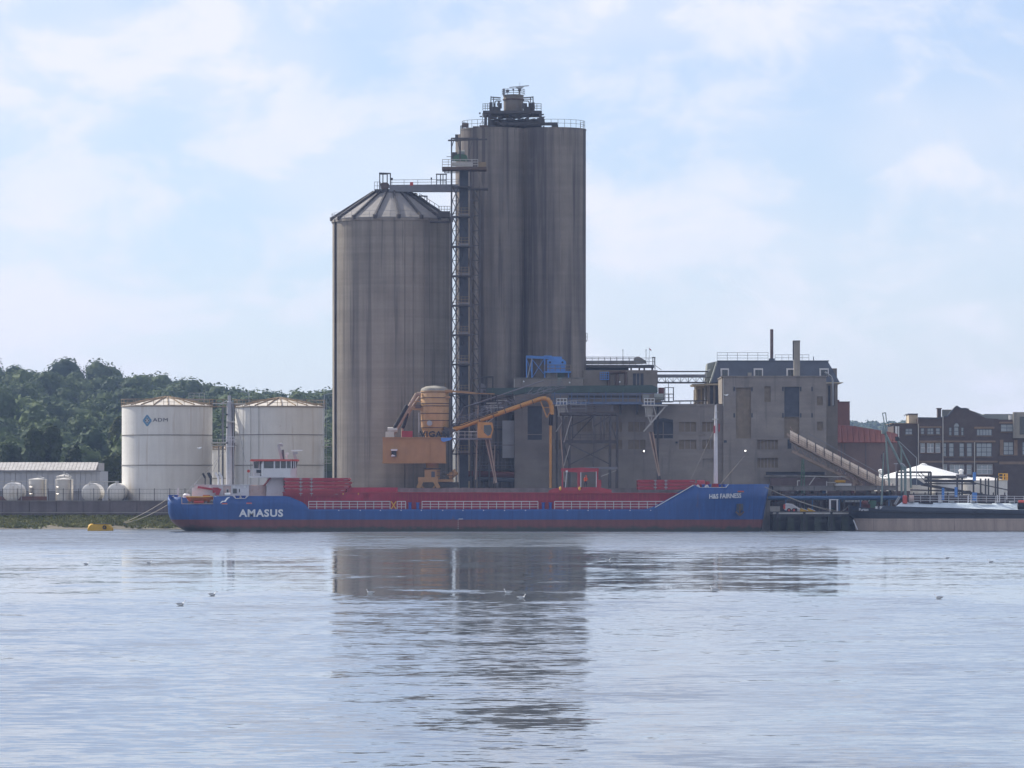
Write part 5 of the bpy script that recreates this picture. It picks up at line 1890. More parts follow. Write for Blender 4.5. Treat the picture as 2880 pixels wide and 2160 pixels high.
# ================================================================== yellow pneumatic ship unloader
d = 721.0
un = thing('ship_unloader', 'yellow pneumatic grain unloader with round filter tank and long boom over the ship', 'unloader', (X(1205, d), d + 3, DQ))
zq = DQ
for a, b_ in ((1178, 1186), (1222, 1231)):
    for y in (0, 5):
        m_ = MB().bar((X(a - 2 if a < 1200 else b_ + 3, d), d + y, zq), P((a + b_) / 2 + (4 if a < 1200 else -4), 1352, d + y), 0.55, 0.6)
        part('portal_leg', m_, 'yellow_crane', un)
        part('leg_brace', MB().bar((X(a + 12 if a < 1200 else b_ - 13, d), d + y, zq), P((a + b_) / 2 + (3 if a < 1200 else -3), 1366, d + y), 0.2), 'yellow_crane', un)
part('portal_beam', MB().pbox(1176, 1232, 1342, 1356, d - 0.1, 5.8), 'yellow_crane', un)
part('slew_column', MB().lathe(X(1216, d + 2.5), d + 2.5, [(1.2, Z(1344, d)), (1.2, Z(1318, d)), (0.95, Z(1316, d)), (0.95, Z(1300, d))], 20), 'yellow_crane', un, True)
part('slew_ring', MB().lathe(X(1216, d + 2.5), d + 2.5, [(1.3, Z(1320, d)), (1.3, Z(1317, d))], 20), 'steel_dark', un)
part('service_box', MB().pbox(1195, 1228, 1322, 1343, d + 0.3, 1.5), 'yellow_crane', un)
part('service_door', MB().pbox(1213, 1223, 1326, 1343, d + 0.24, 0.1), 'slate_infill', un)
part('side_deck', MB().pbox(1225, 1275, 1348, 1355, d + 0.5, 4), 'yellow_crane', un)
part('side_rail', MB().rail([P(1226, 1348, d + .5), P(1274, 1348, d + .5)], 1.2, 0.6, 0.045), 'steel_dark', un)
part('winch', MB().tube(P(1262, 1342, d + 1), P(1284, 1326, d + 1), 0.5, n=12), 'yellow_crane', un)
part('under_gear', MB().pbox(1228, 1290, 1356, 1372, d + 0.8, 3), 'steel_dark', un)
# machine house built from upright panels
hx = [1076, 1089, 1109, 1141, 1170, 1211, 1254]
for a, b_ in zip(hx, hx[1:]):
    part('house_panel', MB().pbox(a + 0.35, b_ - 0.35, 1233, 1299.5, d, 0.14), 'yellow_crane', un)
part('house_core', MB().pbox(1076.5, 1253.5, 1232, 1300, d + 0.1, 5.4), 'yellow_crane', un)
part('house_roof', MB().pbox(1075, 1255, 1229.5, 1232, d - 0.12, 5.7), 'yellow_crane', un)
part('house_sill', MB().pbox(1075, 1255, 1299.7, 1303, d - 0.1, 5.7), 'yellow_crane', un)
part('wall_vent', MB().pbox(1101, 1115, 1264, 1285, d - 0.35, 0.4), 'black_paint', un)
part('vent_hood', MB().pprism([(1099, 1263), (1118, 1263), (1117, 1268), (1100, 1268)], d - 0.75, 0.8), 'white_paint', un)
part('vent_sill', MB().pprism([(1100, 1281), (1104, 1278), (1114, 1283), (1100, 1284)], d - 0.6, 0.4), 'white_paint', un)
part('hinge_plate', MB().pprism([(1240, 1231), (1272, 1231), (1266, 1238), (1247, 1243), (1241, 1240)], d - 0.2, 0.3), 'steel_blue', un)
# roof-top letters on their frame
tx = text_mb('VIGAN', 0.92, 4.4, 0.05, 0.03, 1.05)
part('lettering', moved(tx, P(1221, 1221, d + 0.1)), 'black_paint', un)
part('letter_frame', MB().rail([P(1178, 1231, d + 0.25), P(1264, 1231, d + 0.25)], 0.75, 0.9, 0.04), 'steel_dark', un)
# filter tank
ccx, ccy, cr = X(1223, d + 2.6), d + 2.6, 40 * d / F
prof = [(cr * 0.62, Z(1232, ccy)), (cr * 0.98, Z(1203, ccy)), (cr, Z(1100, ccy)), (cr * 0.93, Z(1094, ccy)), (cr * 0.62, Z(1088, ccy)), (0.02, Z(1085, ccy))]
part('filter_tank', MB().lathe(ccx, ccy, prof, 36), 'yellow_tank', un, True)
for py in (1103, 1119, 1135, 1142, 1163, 1183, 1203):
    part('tank_band', MB().lathe(ccx, ccy, [(cr - .01, Z(py + 1, ccy)), (cr + 0.07, Z(py + .7, ccy)), (cr + 0.07, Z(py - .7, ccy)), (cr - .01, Z(py - 1, ccy))], 36, False), 'steel_rust', un)
part('tank_dome', MB().lathe(ccx, ccy, [(cr * 1.01, Z(1099, ccy)), (cr * 0.94, Z(1092.5, ccy)), (cr * 0.62, Z(1086.8, ccy)), (0.02, Z(1084, ccy))], 36, False), 'concrete_pale', un, True)
m_ = MB().tube((X(1208, d), ccy - cr - 0.1, Z(1190, d)), (X(1208, d), ccy - cr + 0.6, Z(1190, d)), 0.4, n=16)
part('inspection_hatch', m_, 'steel_galv', un, True)
# return ducts on the left of the tank
dp = d + 1.6
part('duct', MB().path([P(1184, 1108, dp), P(1172, 1107, dp), P(1152, 1142, dp), P(1128, 1186, dp), P(1104, 1222, dp), P(1093, 1232, dp)], 0.26, 8), 'beige_steel', un)
part('duct', MB().path([P(1180, 1116, dp + 1.2), P(1156, 1150, dp + 1.2), P(1140, 1182, dp + 1.2), P(1132, 1206, dp + 1.2), P(1132, 1232, dp + 1.2)], 0.2, 8), 'beige_steel', un)
part('duct_sleeve', MB().path([P(1146, 1140, dp - .1), P(1126, 1176, dp - .1), P(1108, 1207, dp - .1)], 0.31, 8), 'black_rubber', un)
part('duct_sleeve', MB().path([P(1146, 1162, dp + 1.1), P(1136, 1196, dp + 1.1), P(1131, 1204, dp + 1.1)], 0.26, 8), 'black_rubber', un)
part('duct_bracket', MB().bar(P(1153, 1128, dp), P(1186, 1130, dp), 0.15).bar(P(1158, 1148, dp), P(1190, 1150, dp), 0.25, 0.5), 'yellow_crane', un)
part('duct_motor', MB().pbox(1168, 1184, 1138, 1148, dp - .3, .9), 'steel_rust', un)
part('compressor', MB().pbox(1084, 1108, 1214, 1230, d + 1, 2).tube(P(1090, 1209, d + 1.5), P(1118, 1209, d + 1.5), 0.4), 'steel_pale', un)
part('compressor', MB().pbox(1130, 1160, 1212, 1230, d + 1, 2), 'red_paint', un)
part('gauge_post', MB().bar(P(1178, 1232, d + .4), P(1178, 1160, d + .8), 0.12), 'steel_pale', un)
part('whip_aerial', MB().bar(P(1252, 1095, ccy), P(1252, 1078, ccy), 0.05), 'yellow_crane', un)
# boom
db = d + 1.4
b0, b1 = P(1275, 1208, db), P(1516, 1123, db)
part('boom_pipe', MB().tube(b0, b1, 0.37, 0.34, 14), 'yellow_boom', un, True)
n = 10
cv = [P(1512, 1124, db), P(1525, 1120, db), P(1537, 1121, db), P(1545, 1127, db), P(1550, 1138, db), P(1552, 1152, db), P(1552, 1166, db)]
part('boom_elbow', MB().path(cv, 0.34, 12), 'yellow_boom', un, True)
part('elbow_brace', MB().barpath([P(1518, 1124, db), P(1530, 1152, db), P(1538, 1175, db), P(1546, 1160, db)], 0.16).bar(P(1527, 1146, db), P(1549, 1146, db), 0.1), 'yellow_boom', un)
part('flexible_hose', MB().tube(P(1551, 1164, db), P(1549, 1197, db), 0.32, n=12), 'black_rubber', un, True)
part('suction_pipe', MB().tube(P(1548.5, 1195, db), P(1548, 1400, db), 0.2, n=14), 'yellow_boom', un, True)
part('pipe_spine', MB().bar(P(1552.5, 1196, db + .1), P(1552, 1400, db + .1), 0.14), 'steel_rust', un)
part('boom_walkway', MB().bar(P(1268, 1203, db + .5), P(1582, 1092, db + .5), 1.1, 0.14), 'steel_dark', un)
bw0, bw1 = P(1268, 1202, db - .1), P(1582, 1091, db - .1)
mb = MB()
for k in range(19):
    p = bw0.lerp(bw1, k / 18)
    mb.bar(p, p + Vector((0, 0, 1.0)), 0.05)
for h in (0.5, 1.0):
    mb.bar(bw0 + Vector((0, 0, h)), bw1 + Vector((0, 0, h)), 0.05)
mb.bar(bw1 + Vector((0, 0, 1)), bw1 + Vector((-3.4, 0, .9)), 0.05)
part('boom_rail', mb, 'steel_grey', un)
rr = random.Random(4)
mb = MB()
for k in range(22):
    q = rr.uniform(.12, .95)
    p = bw0.lerp(bw1, q)
    L_ = rr.uniform(.6, 3.0)
    mb.bar(p + Vector((0, rr.uniform(0, 1.2), rr.uniform(.2, 1.6))), p + Vector((L_, rr.uniform(0, 1.2), rr.uniform(.3, 2.0))), .07)
for k in range(10):
    p = bw0.lerp(bw1, k / 10)
    q = bw0.lerp(bw1, (k + 1) / 10)
    mb.bar(p + Vector((0, .9, 0)), q + Vector((0, .9, 1.0)), .06).bar(p + Vector((0, .9, 1.0)), q + Vector((0, .9, 0.0)), .06)
part('boom_lattice', mb, 'steel_grey', un)
part('valve_rack', MB().bar(P(1368, 1134, db + 1.6), P(1412, 1133, db + 1.6), .12).bar(P(1362, 1142, db + 1.6), P(1400, 1141, db + 1.6), .12).bar(P(1396, 1127, db + 1.6), P(1426, 1126, db + 1.6), .1).bar(P(1366, 1147, db + 1.6), P(1416, 1146, db + 1.6), .16).bar(P(1380, 1148, db + 1.6), P(1384, 1172, db + 1.6), .12), 'steel_pale', un)
each('pipe_collar', [MB().tube(b0.lerp(b1, k), b0.lerp(b1, k + 0.010), 0.42, n=14) for k in (0.3, 0.46, 0.6, 0.78, 0.92)], 'steel_rust', un)
part('boom_strut', MB().bar(P(1253, 1099, db), P(1337, 1106, db), 0.28).bar(P(1337, 1106, db), P(1391, 1108, db), 0.14), 'yellow_crane', un)
part('strut_bracket', MB().pbox(1248, 1272, 1096, 1104, db - .3, 1).pbox(1250, 1266, 1114, 1120, db - .3, .8), 'yellow_crane', un)
part('hose_bundle', MB().path([P(1270, 1198, db - .3), P(1300, 1196, db - .3), P(1340, 1180, db - .3), P(1400, 1160, db - .3)], .07).path([P(1262, 1110, db), P(1290, 1120, db), P(1310, 1142, db)], .06).path([P(1300, 1147, db + .2), P(1400, 1122, db + .2), P(1500, 1100, db + .2)], .05), 'black_rubber', un)
each('stay_frame', [MB().bar(P(1304, 1146, db + .2), P(1318, 1192, db + .2), .14).bar(P(1304, 1146, db + .2), P(1290, 1200, db + .2), .14), MB().bar(P(1396, 1112, db + .2), P(1404, 1158, db + .2), .12), MB().bar(P(1440, 1100, db + .2), P(1450, 1142, db + .2), .1)], 'steel_dark', un)
part('tie_rod', MB().tube(P(1304, 1146, db + .3), P(1530, 1070, db + .3), 0.09).tube(P(1304, 1146, db + .3), P(1276, 1200, db + .3), 0.08), 'steel_grey', un)
part('boom_hinge', MB().pprism([(1248, 1200), (1270, 1204), (1282, 1210), (1262, 1226), (1246, 1218)], db - .6, 1.6), 'steel_dark', un)
# operator cab
dc = d + 0.8
cab = part('cab', MB().pprism([(1343, 1187), (1384, 1188), (1386, 1194), (1388, 1208), (1382, 1228), (1382, 1232), (1343, 1231)], dc, 2.2), 'yellow_boom', un)
part('cab_window', MB().pprism([(1361, 1196), (1380, 1195), (1384, 1208), (1380, 1222), (1372, 1226), (1361, 1216)], dc - 0.05, 0.1), 'glass_dark', cab)
part('cab_wiper', MB().bar(P(1352, 1201, dc - .1), P(1373, 1226, dc - .1), 0.04), 'steel_grey', cab)
part('cab_hanger', MB().bar(P(1372, 1188, dc + 1), P(1392, 1172, dc + 1), 0.14).bar(P(1368, 1188, dc + 1), P(1372, 1170, dc + 1), 0.12), 'steel_pale', un)
part('cab_walkway', MB().pbox(1253, 1384, 1232.5, 1236, dc + 0.2, 1.3), 'steel_grey', un)
part('cab_rail', MB().rail([P(1256, 1232, dc + .2), P(1342, 1232, dc + .2)], 1.0, 0.9, 0.04).bar(P(1321, 1214, dc), P(1342, 1214, dc), 0.12), 'steel_pale', un)

# ================================================================== loading spouts: long poles leaning from the gantries
def spout_pole(label, a, b_, d, w, twin, name='loading_spout'):
    t = thing(name, label, 'spout', P(*b_, d), 'loading spouts along the quay')
    A, B = P(*a, d), P(*b_, d)
    if twin:
        each('pole', [MB().bar(A + Vector((s_, 0, 0)), B + Vector((s_ * 0.25, 0, 0)), w) for s_ in (-0.28, 0.28)], 'beige_steel', t)
        part('pole_web', MB().bar(A, A.lerp(B, 0.75), 0.3, 0.1), 'steel_rust', t)
    else:
        part('pole', MB().bar(A, B, w), 'beige_steel', t)
    part('tip', MB().bar(A.lerp(B, .9), B, w * 1.8), 'steel_dark', t)
    return t


spout_pole('pale twin spout pole leaning beside the yellow cab', (1371, 1236), (1398, 1372), 722.5, 0.16, True)
spout_pole('thin pale pole leaning in front of the dark process plant', (1345, 1140), (1337, 1372), 723, 0.13, False)
spout_pole('pale leaning pole between cab and grey cladding', (1392, 1252), (1388, 1372), 724, 0.11, False)
spout_pole('long pale spout pole hanging to the low hatch cover stack', (1831, 1215), (1857, 1352), 722.5, 0.18, True)
spout_pole('dark spout pole beside the rusty gantry tower', (1576, 1206), (1588, 1372), 722.5, 0.14, False)

# ================================================================== dark process plant behind the unloader
d = 741.0
t = thing('process_plant', 'dark open steel process plant crowded with pipes between silo and hall', 'machinery', (X(1370, d), d + 3, DQ))
part('rear_wall', MB().pbox(1330, 1450, 1150, 1386, d + 7, 0.5), 'slate_infill', t)
each('column', bars([((X(px, d), d + y, DQ), P(px, 1098 if px < 1420 else 1130, d + y)) for px in (1330, 1362, 1395, 1436) for y in (0, 5)], 0.3), 'steel_dark', t)
for py, a, b_ in ((1128, 1326, 1420), (1160, 1326, 1446), (1205, 1326, 1446), (1262, 1326, 1446), (1318, 1326, 1446)):
    part('floor', MB().pbox(a, b_, py, py + 4, d - 0.3, 6), 'steel_dark', t)
    part('floor_rail', MB().rail([P(a, py, d - .3), P(b_, py, d - .3)], 1.05, 1.3, 0.04), 'steel_grey', t)
rr = random.Random(9)
mb, mb2 = MB(), MB()
for k in range(70):
    px, py = rr.uniform(1328, 1440), rr.uniform(1140, 1360)
    y = d + rr.uniform(0.2, 6)
    q = mb if rr.random() < .72 else mb2
    if rr.random() < .5:
        q.tube(P(px, py, y), P(px + rr.uniform(-3, 3), py + rr.uniform(15, 60), y), rr.uniform(.06, .22), n=6)
    else:
        q.tube(P(px, py, y), P(min(1446, px + rr.uniform(10, 40)), py + rr.uniform(-4, 4), y), rr.uniform(.05, .16), n=6)
part('dark_pipework', mb, 'steel_dark', t, kind='stuff')
part('pale_pipework', mb2, 'steel_grey', t, kind='stuff')
for a, b_, c, e_ in ((1335, 1358, 1222, 1258), (1368, 1392, 1275, 1316), (1400, 1428, 1225, 1262), (1340, 1366, 1330, 1372), (1405, 1432, 1326, 1372)):
    cx, R = X((a + b_) / 2, d + 3), (b_ - a) / 2 * d / F
    part('vessel', MB().lathe(cx, d + 3, [(R * .3, Z(e_, d)), (R, Z(e_ - 8, d)), (R, Z(c + 4, d)), (R * .5, Z(c, d))], 16), 'steel_grey', t, True)
for k, (a, b_) in enumerate(((1330, 1362), (1362, 1395), (1395, 1436))):
    part('bracing', MB().bar(P(a, 1318, d - .1), P(b_, 1266, d - .1), 0.12).bar(P(a, 1266, d - .1), P(b_, 1318, d - .1), 0.12), 'steel_rust', t)
part('red_pipe', MB().tube(P(1290, 1332, d - 3), P(1446, 1336, d - 3), 0.5, n=10), 'roof_red', t, True)
part('grey_pipe', MB().tube(P(1290, 1346, d - 3.4), P(1446, 1350, d - 3.4), 0.35, n=10), 'slate_infill', t, True)
each('pipe_stool', bars([(P(q, 1338, d - 3), (X(q, d), d - 3, DQ)) for q in (1296, 1345, 1400, 1440)], 0.3), 'steel_dark', t)
# head gear above
mb = MB()
for a in (1340, 1368, 1386):
    mb.bar(P(a, 1128, d), P(a, 1062, d), 0.2)
mb.bar(P(1340, 1060, d), P(1388, 1060, d), 0.22).bar(P(1340, 1092, d), P(1388, 1092, d), 0.15)
part('hoist_frame', mb, 'steel_dark', t)
part('fan_casing', MB().tube(P(1354, 1092, d), P(1354, 1092, d + 1), 0.75, n=16), 'steel_grey', t, True)
part('cyclone', MB().lathe(X(1352, d + 1), d + 1, [(.15, Z(1126, d)), (.55, Z(1112, d)), (.55, Z(1100, d))], 14), 'steel_galv', t, True)
for k, (c, e_) in enumerate(((1183, 1251), (1252.5, 1288))):
    part('cladding_sheet', MB().pbox(1413, 1446, c, e_, d - 0.9, 0.1), 'steel_galv', t)

# ================================================================== main hall
d = 738.0


def infill(parent, x0, x1, z0, z1, y, matname, cols=0, name='blocked_window'):
    w = part(name, MB().box(x0, x1, y, y + 0.15, z0, z1), matname, parent)
    for k in range(1, cols):
        x = x0 + (x1 - x0) * k / cols
        part('mullion', MB().box(x - 0.07, x + 0.07, y - 0.06, y + 0.001, z0 + .02, z1 - .02), 'concrete_hall', w)
    return w


hall = thing('concrete_hall', 'long low stained concrete warehouse behind the ship with bricked up windows', 'building', (X(1740, d), d + 8, DQ))
x0, x1 = X(1447, d), X(2033, d)
zt = Z(1141, d)
hs = []
spec = [(1484, 1524, 1124, 1237, 'slate_infill', 0, 'loading_opening')]
for a, b_ in ((1622, 1664), (1705, 1750), (1767, 1815), (1910, 1958), (1975, 2011)):
    spec.append((a, b_, 1187, 1214, 'brick_infill', 3, 'blocked_window'))
for a, b_ in ((1560, 1590), (1700, 1750), (1767, 1815), (1910, 1958), (1975, 2011)):
    spec.append((a, b_, 1237, 1263, 'brick_infill', 3, 'blocked_window'))
for a, b_ in ((1560, 1594), (1640, 1668), (1976, 2011)):
    spec.append((a, b_, 1290, 1316, 'concrete_hall', 0, 'blocked_window'))
spec.append((1838, 1893, 1180, 1233, 'slate_infill', 2, 'loading_door'))
for a, b_, c, e_, *_ in spec:
    hs.append((X(a, d), X(b_, d), Z(e_, d), Z(max(c, 1142.5), d)))
mb = MB()
holed_wall(mb, x0, x1, DQ, zt, d, 0.28, hs, d + 22)
part('wall', mb, 'concrete_hall', hall)
for h, (a, b_, c, e_, m_, cols, nm) in zip(hs, spec):
    infill(hall, *h, d + 0.26, m_, cols, nm)
part('door_arch', MB().prism([(X(1838, d), Z(1186, d)), (X(1893, d), Z(1186, d)), (X(1890, d), Z(1180.5, d)), (X(1866, d), Z(1176, d)), (X(1841, d), Z(1180.5, d))], d - 0.05, d + 0.2), 'slate_infill', hall)
part('door_sign', MB().pbox(1852, 1857, 1192, 1206, d + 0.28, 0.08), 'concrete_pale', hall)
part('parapet', MB().box(x0 - .05, x1, d - 0.12, d + 0.3, zt - 0.02, zt + 0.28), 'concrete_hall', hall)
for py in (1222, 1268):
    part('string_course', MB().box(x0, x1, d - 0.06, d + 0.02, Z(py, d) - 0.06, Z(py, d) + 0.06), 'concrete_hall', hall)
# upper storeys
uh = thing('upper_hall', 'higher concrete block set back over the warehouse roof', 'building', (X(1545, d + 2), d + 8, zt))
part('wall', MB().pbox(1446, 1640, 1064, 1150, d + 2, 16), 'concrete_hall', uh)
part('coping', MB().pbox(1444, 1642, 1062, 1065, d + 1.9, 16.2), 'concrete_quay', uh)
part('corner_pipe', MB().bar(P(1446, 1150, d + 1.95), P(1446, 1065, d + 1.95), 0.12), 'steel_pale', uh)
up2 = thing('rear_block', 'dull grey rendered plant block with pipes beside the tall silo', 'building', (X(1745, d + 6), d + 12, zt))
holes = [(X(a, d + 6), X(b_, d + 6), Z(1085, d + 6), Z(1050, d + 6)) for a, b_ in ((1780, 1810),)]
mb = MB()
holed_wall(mb, X(1640, d + 6), X(1849, d + 6), zt - 1, Z(1041, d + 6), d + 6, 0.3, holes, d + 24)
part('wall', mb, 'stucco_dim', up2)
for h in holes:
    infill(up2, *h, d + 6.28, 'slate_infill', 3, 'louvre')
part('rear_pipes', MB().path([P(1712, 1100, d + 5.8), P(1712, 1048, d + 5.8), P(1760, 1046, d + 5.8), P(1760, 1100, d + 5.8)], 0.25, 8).path([P(1735, 1095, d + 5.7), P(1735, 1052, d + 5.7)], .35, 8), 'steel_rust', up2)
part('blue_cage', MB().rail([P(1688, 1066, d + 5.5), P(1712, 1066, d + 5.5)], 1.1, .35, .05, 3), 'steel_blue', up2)
part('cage_floor', MB().pbox(1687, 1713, 1066, 1068, d + 5.4, .8), 'steel_blue', up2)
# roof conveyor gallery on stilts over the rear block
rg = thing('roof_gallery', 'covered conveyor gallery with handrail above the rear plant block', 'conveyor', (X(1742, d + 8), d + 9, Z(1041, d + 6)))
part('gallery_floor', MB().pbox(1648, 1840, 1026, 1034, d + 7, 3), 'steel_dark', rg)
part('gallery_hood', MB().pbox(1648, 1790, 1014, 1024, d + 8, 1.6), 'concrete_pale', rg)
part('gallery_skirt', MB().pbox(1648, 1768, 1034, 1042, d + 8, 1.5), 'slate_infill', rg)
part('gallery_rail', MB().rail([P(1648, 1026, d + 7), P(1840, 1026, d + 7)], 1.1, 0.95, 0.04, 2), 'steel_grey', rg)
part('upper_rail', MB().rail([P(1648, 1014, d + 8), P(1786, 1014, d + 8)], 0.6, 0.95, 0.04, 2), 'steel_grey', rg)
part('cowl', MB().pprism([(1783, 1024), (1783, 1008), (1790, 1003), (1797, 1003), (1816, 1014), (1819, 1022)], d + 7.5, 1.8), 'concrete_pale', rg)
each('stilt', bars([(P(q, 1042, d + 7.5), P(q, 1030, d + 7.5)) for q in (1775, 1798, 1812, 1834)], 0.25), 'steel_dark', rg)
each('lamp_pole', [MB().bar(P(q, 1026, d + 7), P(q, tp_, d + 7), 0.07).pbox(q - 1.5, q + 1.5, tp_ - 2, tp_, d + 6.9, .2) for q, tp_ in ((1752, 985), (1817, 985))], 'steel_dark', rg)
part('flag_pole', MB().bar(P(1826, 1026, d + 7), P(1826, 978, d + 7), 0.05), 'steel_grey', rg)
part('flag', MB().pprism([(1826, 979), (1832, 984), (1832, 987), (1827, 984)], d + 7, 0.03), 'red_paint', rg)
part('end_frame', MB().bar(P(1836, 1040, d + 7), P(1836, 1005, d + 7), .12).bar(P(1842, 1040, d + 7), P(1842, 1005, d + 7), .12).bar(P(1834, 1005, d + 7), P(1844, 1005, d + 7), .12).bar(P(1843, 1028, d + 7), P(1860, 1040, d + 7), .08), 'steel_dark', rg)

# blue conveyor head house over the upper hall
bh = thing('blue_head_house', 'bright blue conveyor head housing on a frame with braced legs', 'machinery', (X(1540, d + 4), d + 4, Z(1064, d + 2)))
part('housing', MB().pprism([(1539, 1044), (1539, 1012), (1545, 1010), (1584, 1010), (1592, 1017), (1592, 1044)], d + 2.6, 2.4), 'steel_blue', bh)
part('housing_cap', MB().pbox(1553, 1565, 998, 1010, d + 3, 1.5), 'steel_blue', bh)
part('top_beam', MB().bar(P(1480, 1004, d + 3), P(1580, 1007, d + 3), 0.4).pbox(1480, 1498, 1000, 1003, d + 2.7, 1).pbox(1530, 1552, 1000, 1004, d + 2.7, 1), 'steel_blue', bh)
each('leg', bars([(P(1481, 1064, d + 3), P(1481, 1002, d + 3)), (P(1496, 1064, d + 3), P(1496, 1003, d + 3)), (P(1532, 1064, d + 3), P(1532, 1004, d + 3)), (P(1599, 1064, d + 3), P(1599, 1045, d + 3)), (P(1545, 1064, d + 4), P(1545, 1045, d + 4))], 0.2), 'steel_blue', bh)
part('brace', MB().bar(P(1483, 1064, d + 2.9), P(1497, 1006, d + 2.9), 0.15), 'steel_galv', bh)
each('brace', bars([(P(1496, 1010, d + 3), P(1530, 1052, d + 3)), (P(1481, 1010, d + 3), P(1496, 1050, d + 3)), (P(1530, 1010, d + 3), P(1498, 1060, d + 3))], 0.08), 'steel_blue', bh)
part('platform', MB().pbox(1530, 1606, 1044, 1048, d + 2.2, 3.4), 'steel_blue', bh)
part('platform_rail', MB().rail([P(1532, 1044, d + 2.2), P(1605, 1044, d + 2.2)], 1.0, 0.8, 0.05), 'rail_rust', bh)
for px in (1547, 1582):
    part('bolt_cover', MB().tube(P(px, 1019, d + 2.45), P(px, 1019, d + 2.7), 0.16, n=10), 'black_paint', bh)
each('pedestal', [MB().pbox(a, b_, 1048, 1064, d + 3, 1.4) for a, b_ in ((1539, 1549), (1557, 1567))], 'concrete_pale', bh)
part('drive', MB().pbox(1568, 1588, 1048, 1064, d + 3, 1.5), 'green_dark', bh)
each('chute_step', [MB().pprism([(1569 + k * -1.2, 1062 + 7.4 * k), (1581 - k * 1.5, 1062 + 7.4 * k), (1579 - k * 1.5, 1067 + 7.4 * k), (1568 - k * 1.2, 1067 + 7.4 * k)], d + 1.3, .4) for k in range(3)], 'lead', bh)

# long green gallery and blue walkway in front of the hall
gg = thing('green_gallery', 'long dark green conveyor canopy along the front of the hall', 'conveyor', (X(1640, d - 3), d - 2, DQ))
part('canopy', MB().pprism([(1368, 1108), (1368, 1092), (1420, 1091), (1600, 1085), (1835, 1083), (1850, 1090), (1850, 1104), (1600, 1104), (1420, 1110)], d - 3, 2.6), 'green_dark', gg)
k = 1385
while k < 1850:
    part('canopy_seam', MB().pbox(k, k + 1.2, 1092, 1103, d - 3.05, 0.1), 'green_machine', gg)
    k += 46
part('walkway', MB().pbox(1552, 1862, 1130, 1137, d - 3, 2.6), 'steel_bluegrey', gg)
for k in range(7):
    px = 1560 + 48 * k
    part('hanger', MB().bar(P(px, 1132, d - 3), P(px, 1103, d - 3), 0.14), 'steel_bluegrey', gg)
part('walkway_rail', MB().rail([P(1552, 1130, d - 3), P(1862, 1130, d - 3)], 1.1, 1.3, 0.05, 2).bar(P(1552, 1107, d - 3), P(1850, 1107, d - 3), 0.1), 'steel_bluegrey', gg)
part('belt', MB().pbox(1600, 1850, 1112, 1118, d - 2.2, 1.2), 'steel_dark', gg)
each('trestle', bars([(P(px, 1137, d - 1.8), P(px, 1166, d - 1.8)) for px in (1745, 1792)], 0.35) + [MB().bar((X(px, d - 2), d - 2, DQ), P(px, 1137 if px > 1540 else 1108, d - 2), 0.3) for px in (1376, 1566, 1850)], 'steel_dark', gg)
part('drive_house', MB().pbox(1805, 1858, 1108, 1132, d - 3.2, 2), 'stucco_dim', gg)
part('drive_motor', MB().pbox(1808, 1826, 1110, 1122, d - 3.6, 1).tube(P(1840, 1116, d - 3.5), P(1866, 1116, d - 3.5), .5), 'lead', gg)
part('end_platform', MB().pbox(1858, 1894, 1128, 1131, d - 3, 2.5).rail([P(1858, 1128, d - 3), P(1894, 1128, d - 3)], 1.1, .7, .05), 'steel_dark', gg)
part('end_frame', MB().bar(P(1870, 1130, d - 2.5), P(1870, 1089, d - 2.5), .15).bar(P(1880, 1130, d - 2.5), P(1880, 1070, d - 2.5), .1).bar(P(1894, 1130, d - 2.5), P(1894, 1089, d - 2.5), .15).bar(P(1870, 1090, d - 2.5), P(1896, 1090, d - 2.5), .1).bar(P(1870, 1108, d - 2.5), P(1896, 1108, d - 2.5), .1), 'steel_dark', gg)
part('end_panel', MB().pbox(1852, 1868, 1090, 1126, d - 2.6, 1.8), 'roof_red', gg)

# wedge hoppers (outloading heads) hung from the walkway
for (px, lab) in ((1570, 'pale outloading hopper head hung beside the rusty gantry tower'), (1816, 'pale outloading hopper head with a long diagonal prop, above the blue door')):
    t = thing('outloading_head', lab, 'hopper', (X(px + 12, d - 4), d - 4, Z(1215, d - 4)), 'outloading heads on the hall front')
    dd = d - 4.5
    big = px > 1700
    part('hopper', MB().pprism([(px, 1142), (px + 22, 1142), (px + 18, 1170), (px + 4, 1170)], dd, 1.6), 'concrete_pale', t)
    part('top_plate', MB().pbox(px - 10, px + (62 if big else 24), 1138, 1142, dd - .3, 2.4), 'steel_pale', t)
    part('cage', MB().rail([P(px - 4, 1138, dd - .2), P(px + 24, 1138, dd - .2)], 1.0, .45, .06, 2), 'white_bright', t)
    part('frame', MB().bar(P(px - 2, 1142, dd), P(px + 2, 1172, dd), .12).bar(P(px + 22, 1142, dd), P(px + 30, 1170, dd), .12).bar(P(px - 2, 1170, dd), P(px + 34, 1170, dd), .12).bar(P(px + 6, 1170, dd), P(px + 16, 1196, dd), .12).bar(P(px + 18, 1170, dd), P(px + 12, 1196, dd), .12), 'steel_pale', t)
    if big:
        part('prop', MB().bar(P(px - 6, 1214, dd), P(px + 58, 1140, dd), .2), 'steel_pale', t)
    else:
        part('prop', MB().bar(P(px - 6, 1214, dd), P(px + 14, 1182, dd), .14), 'steel_pale', t)

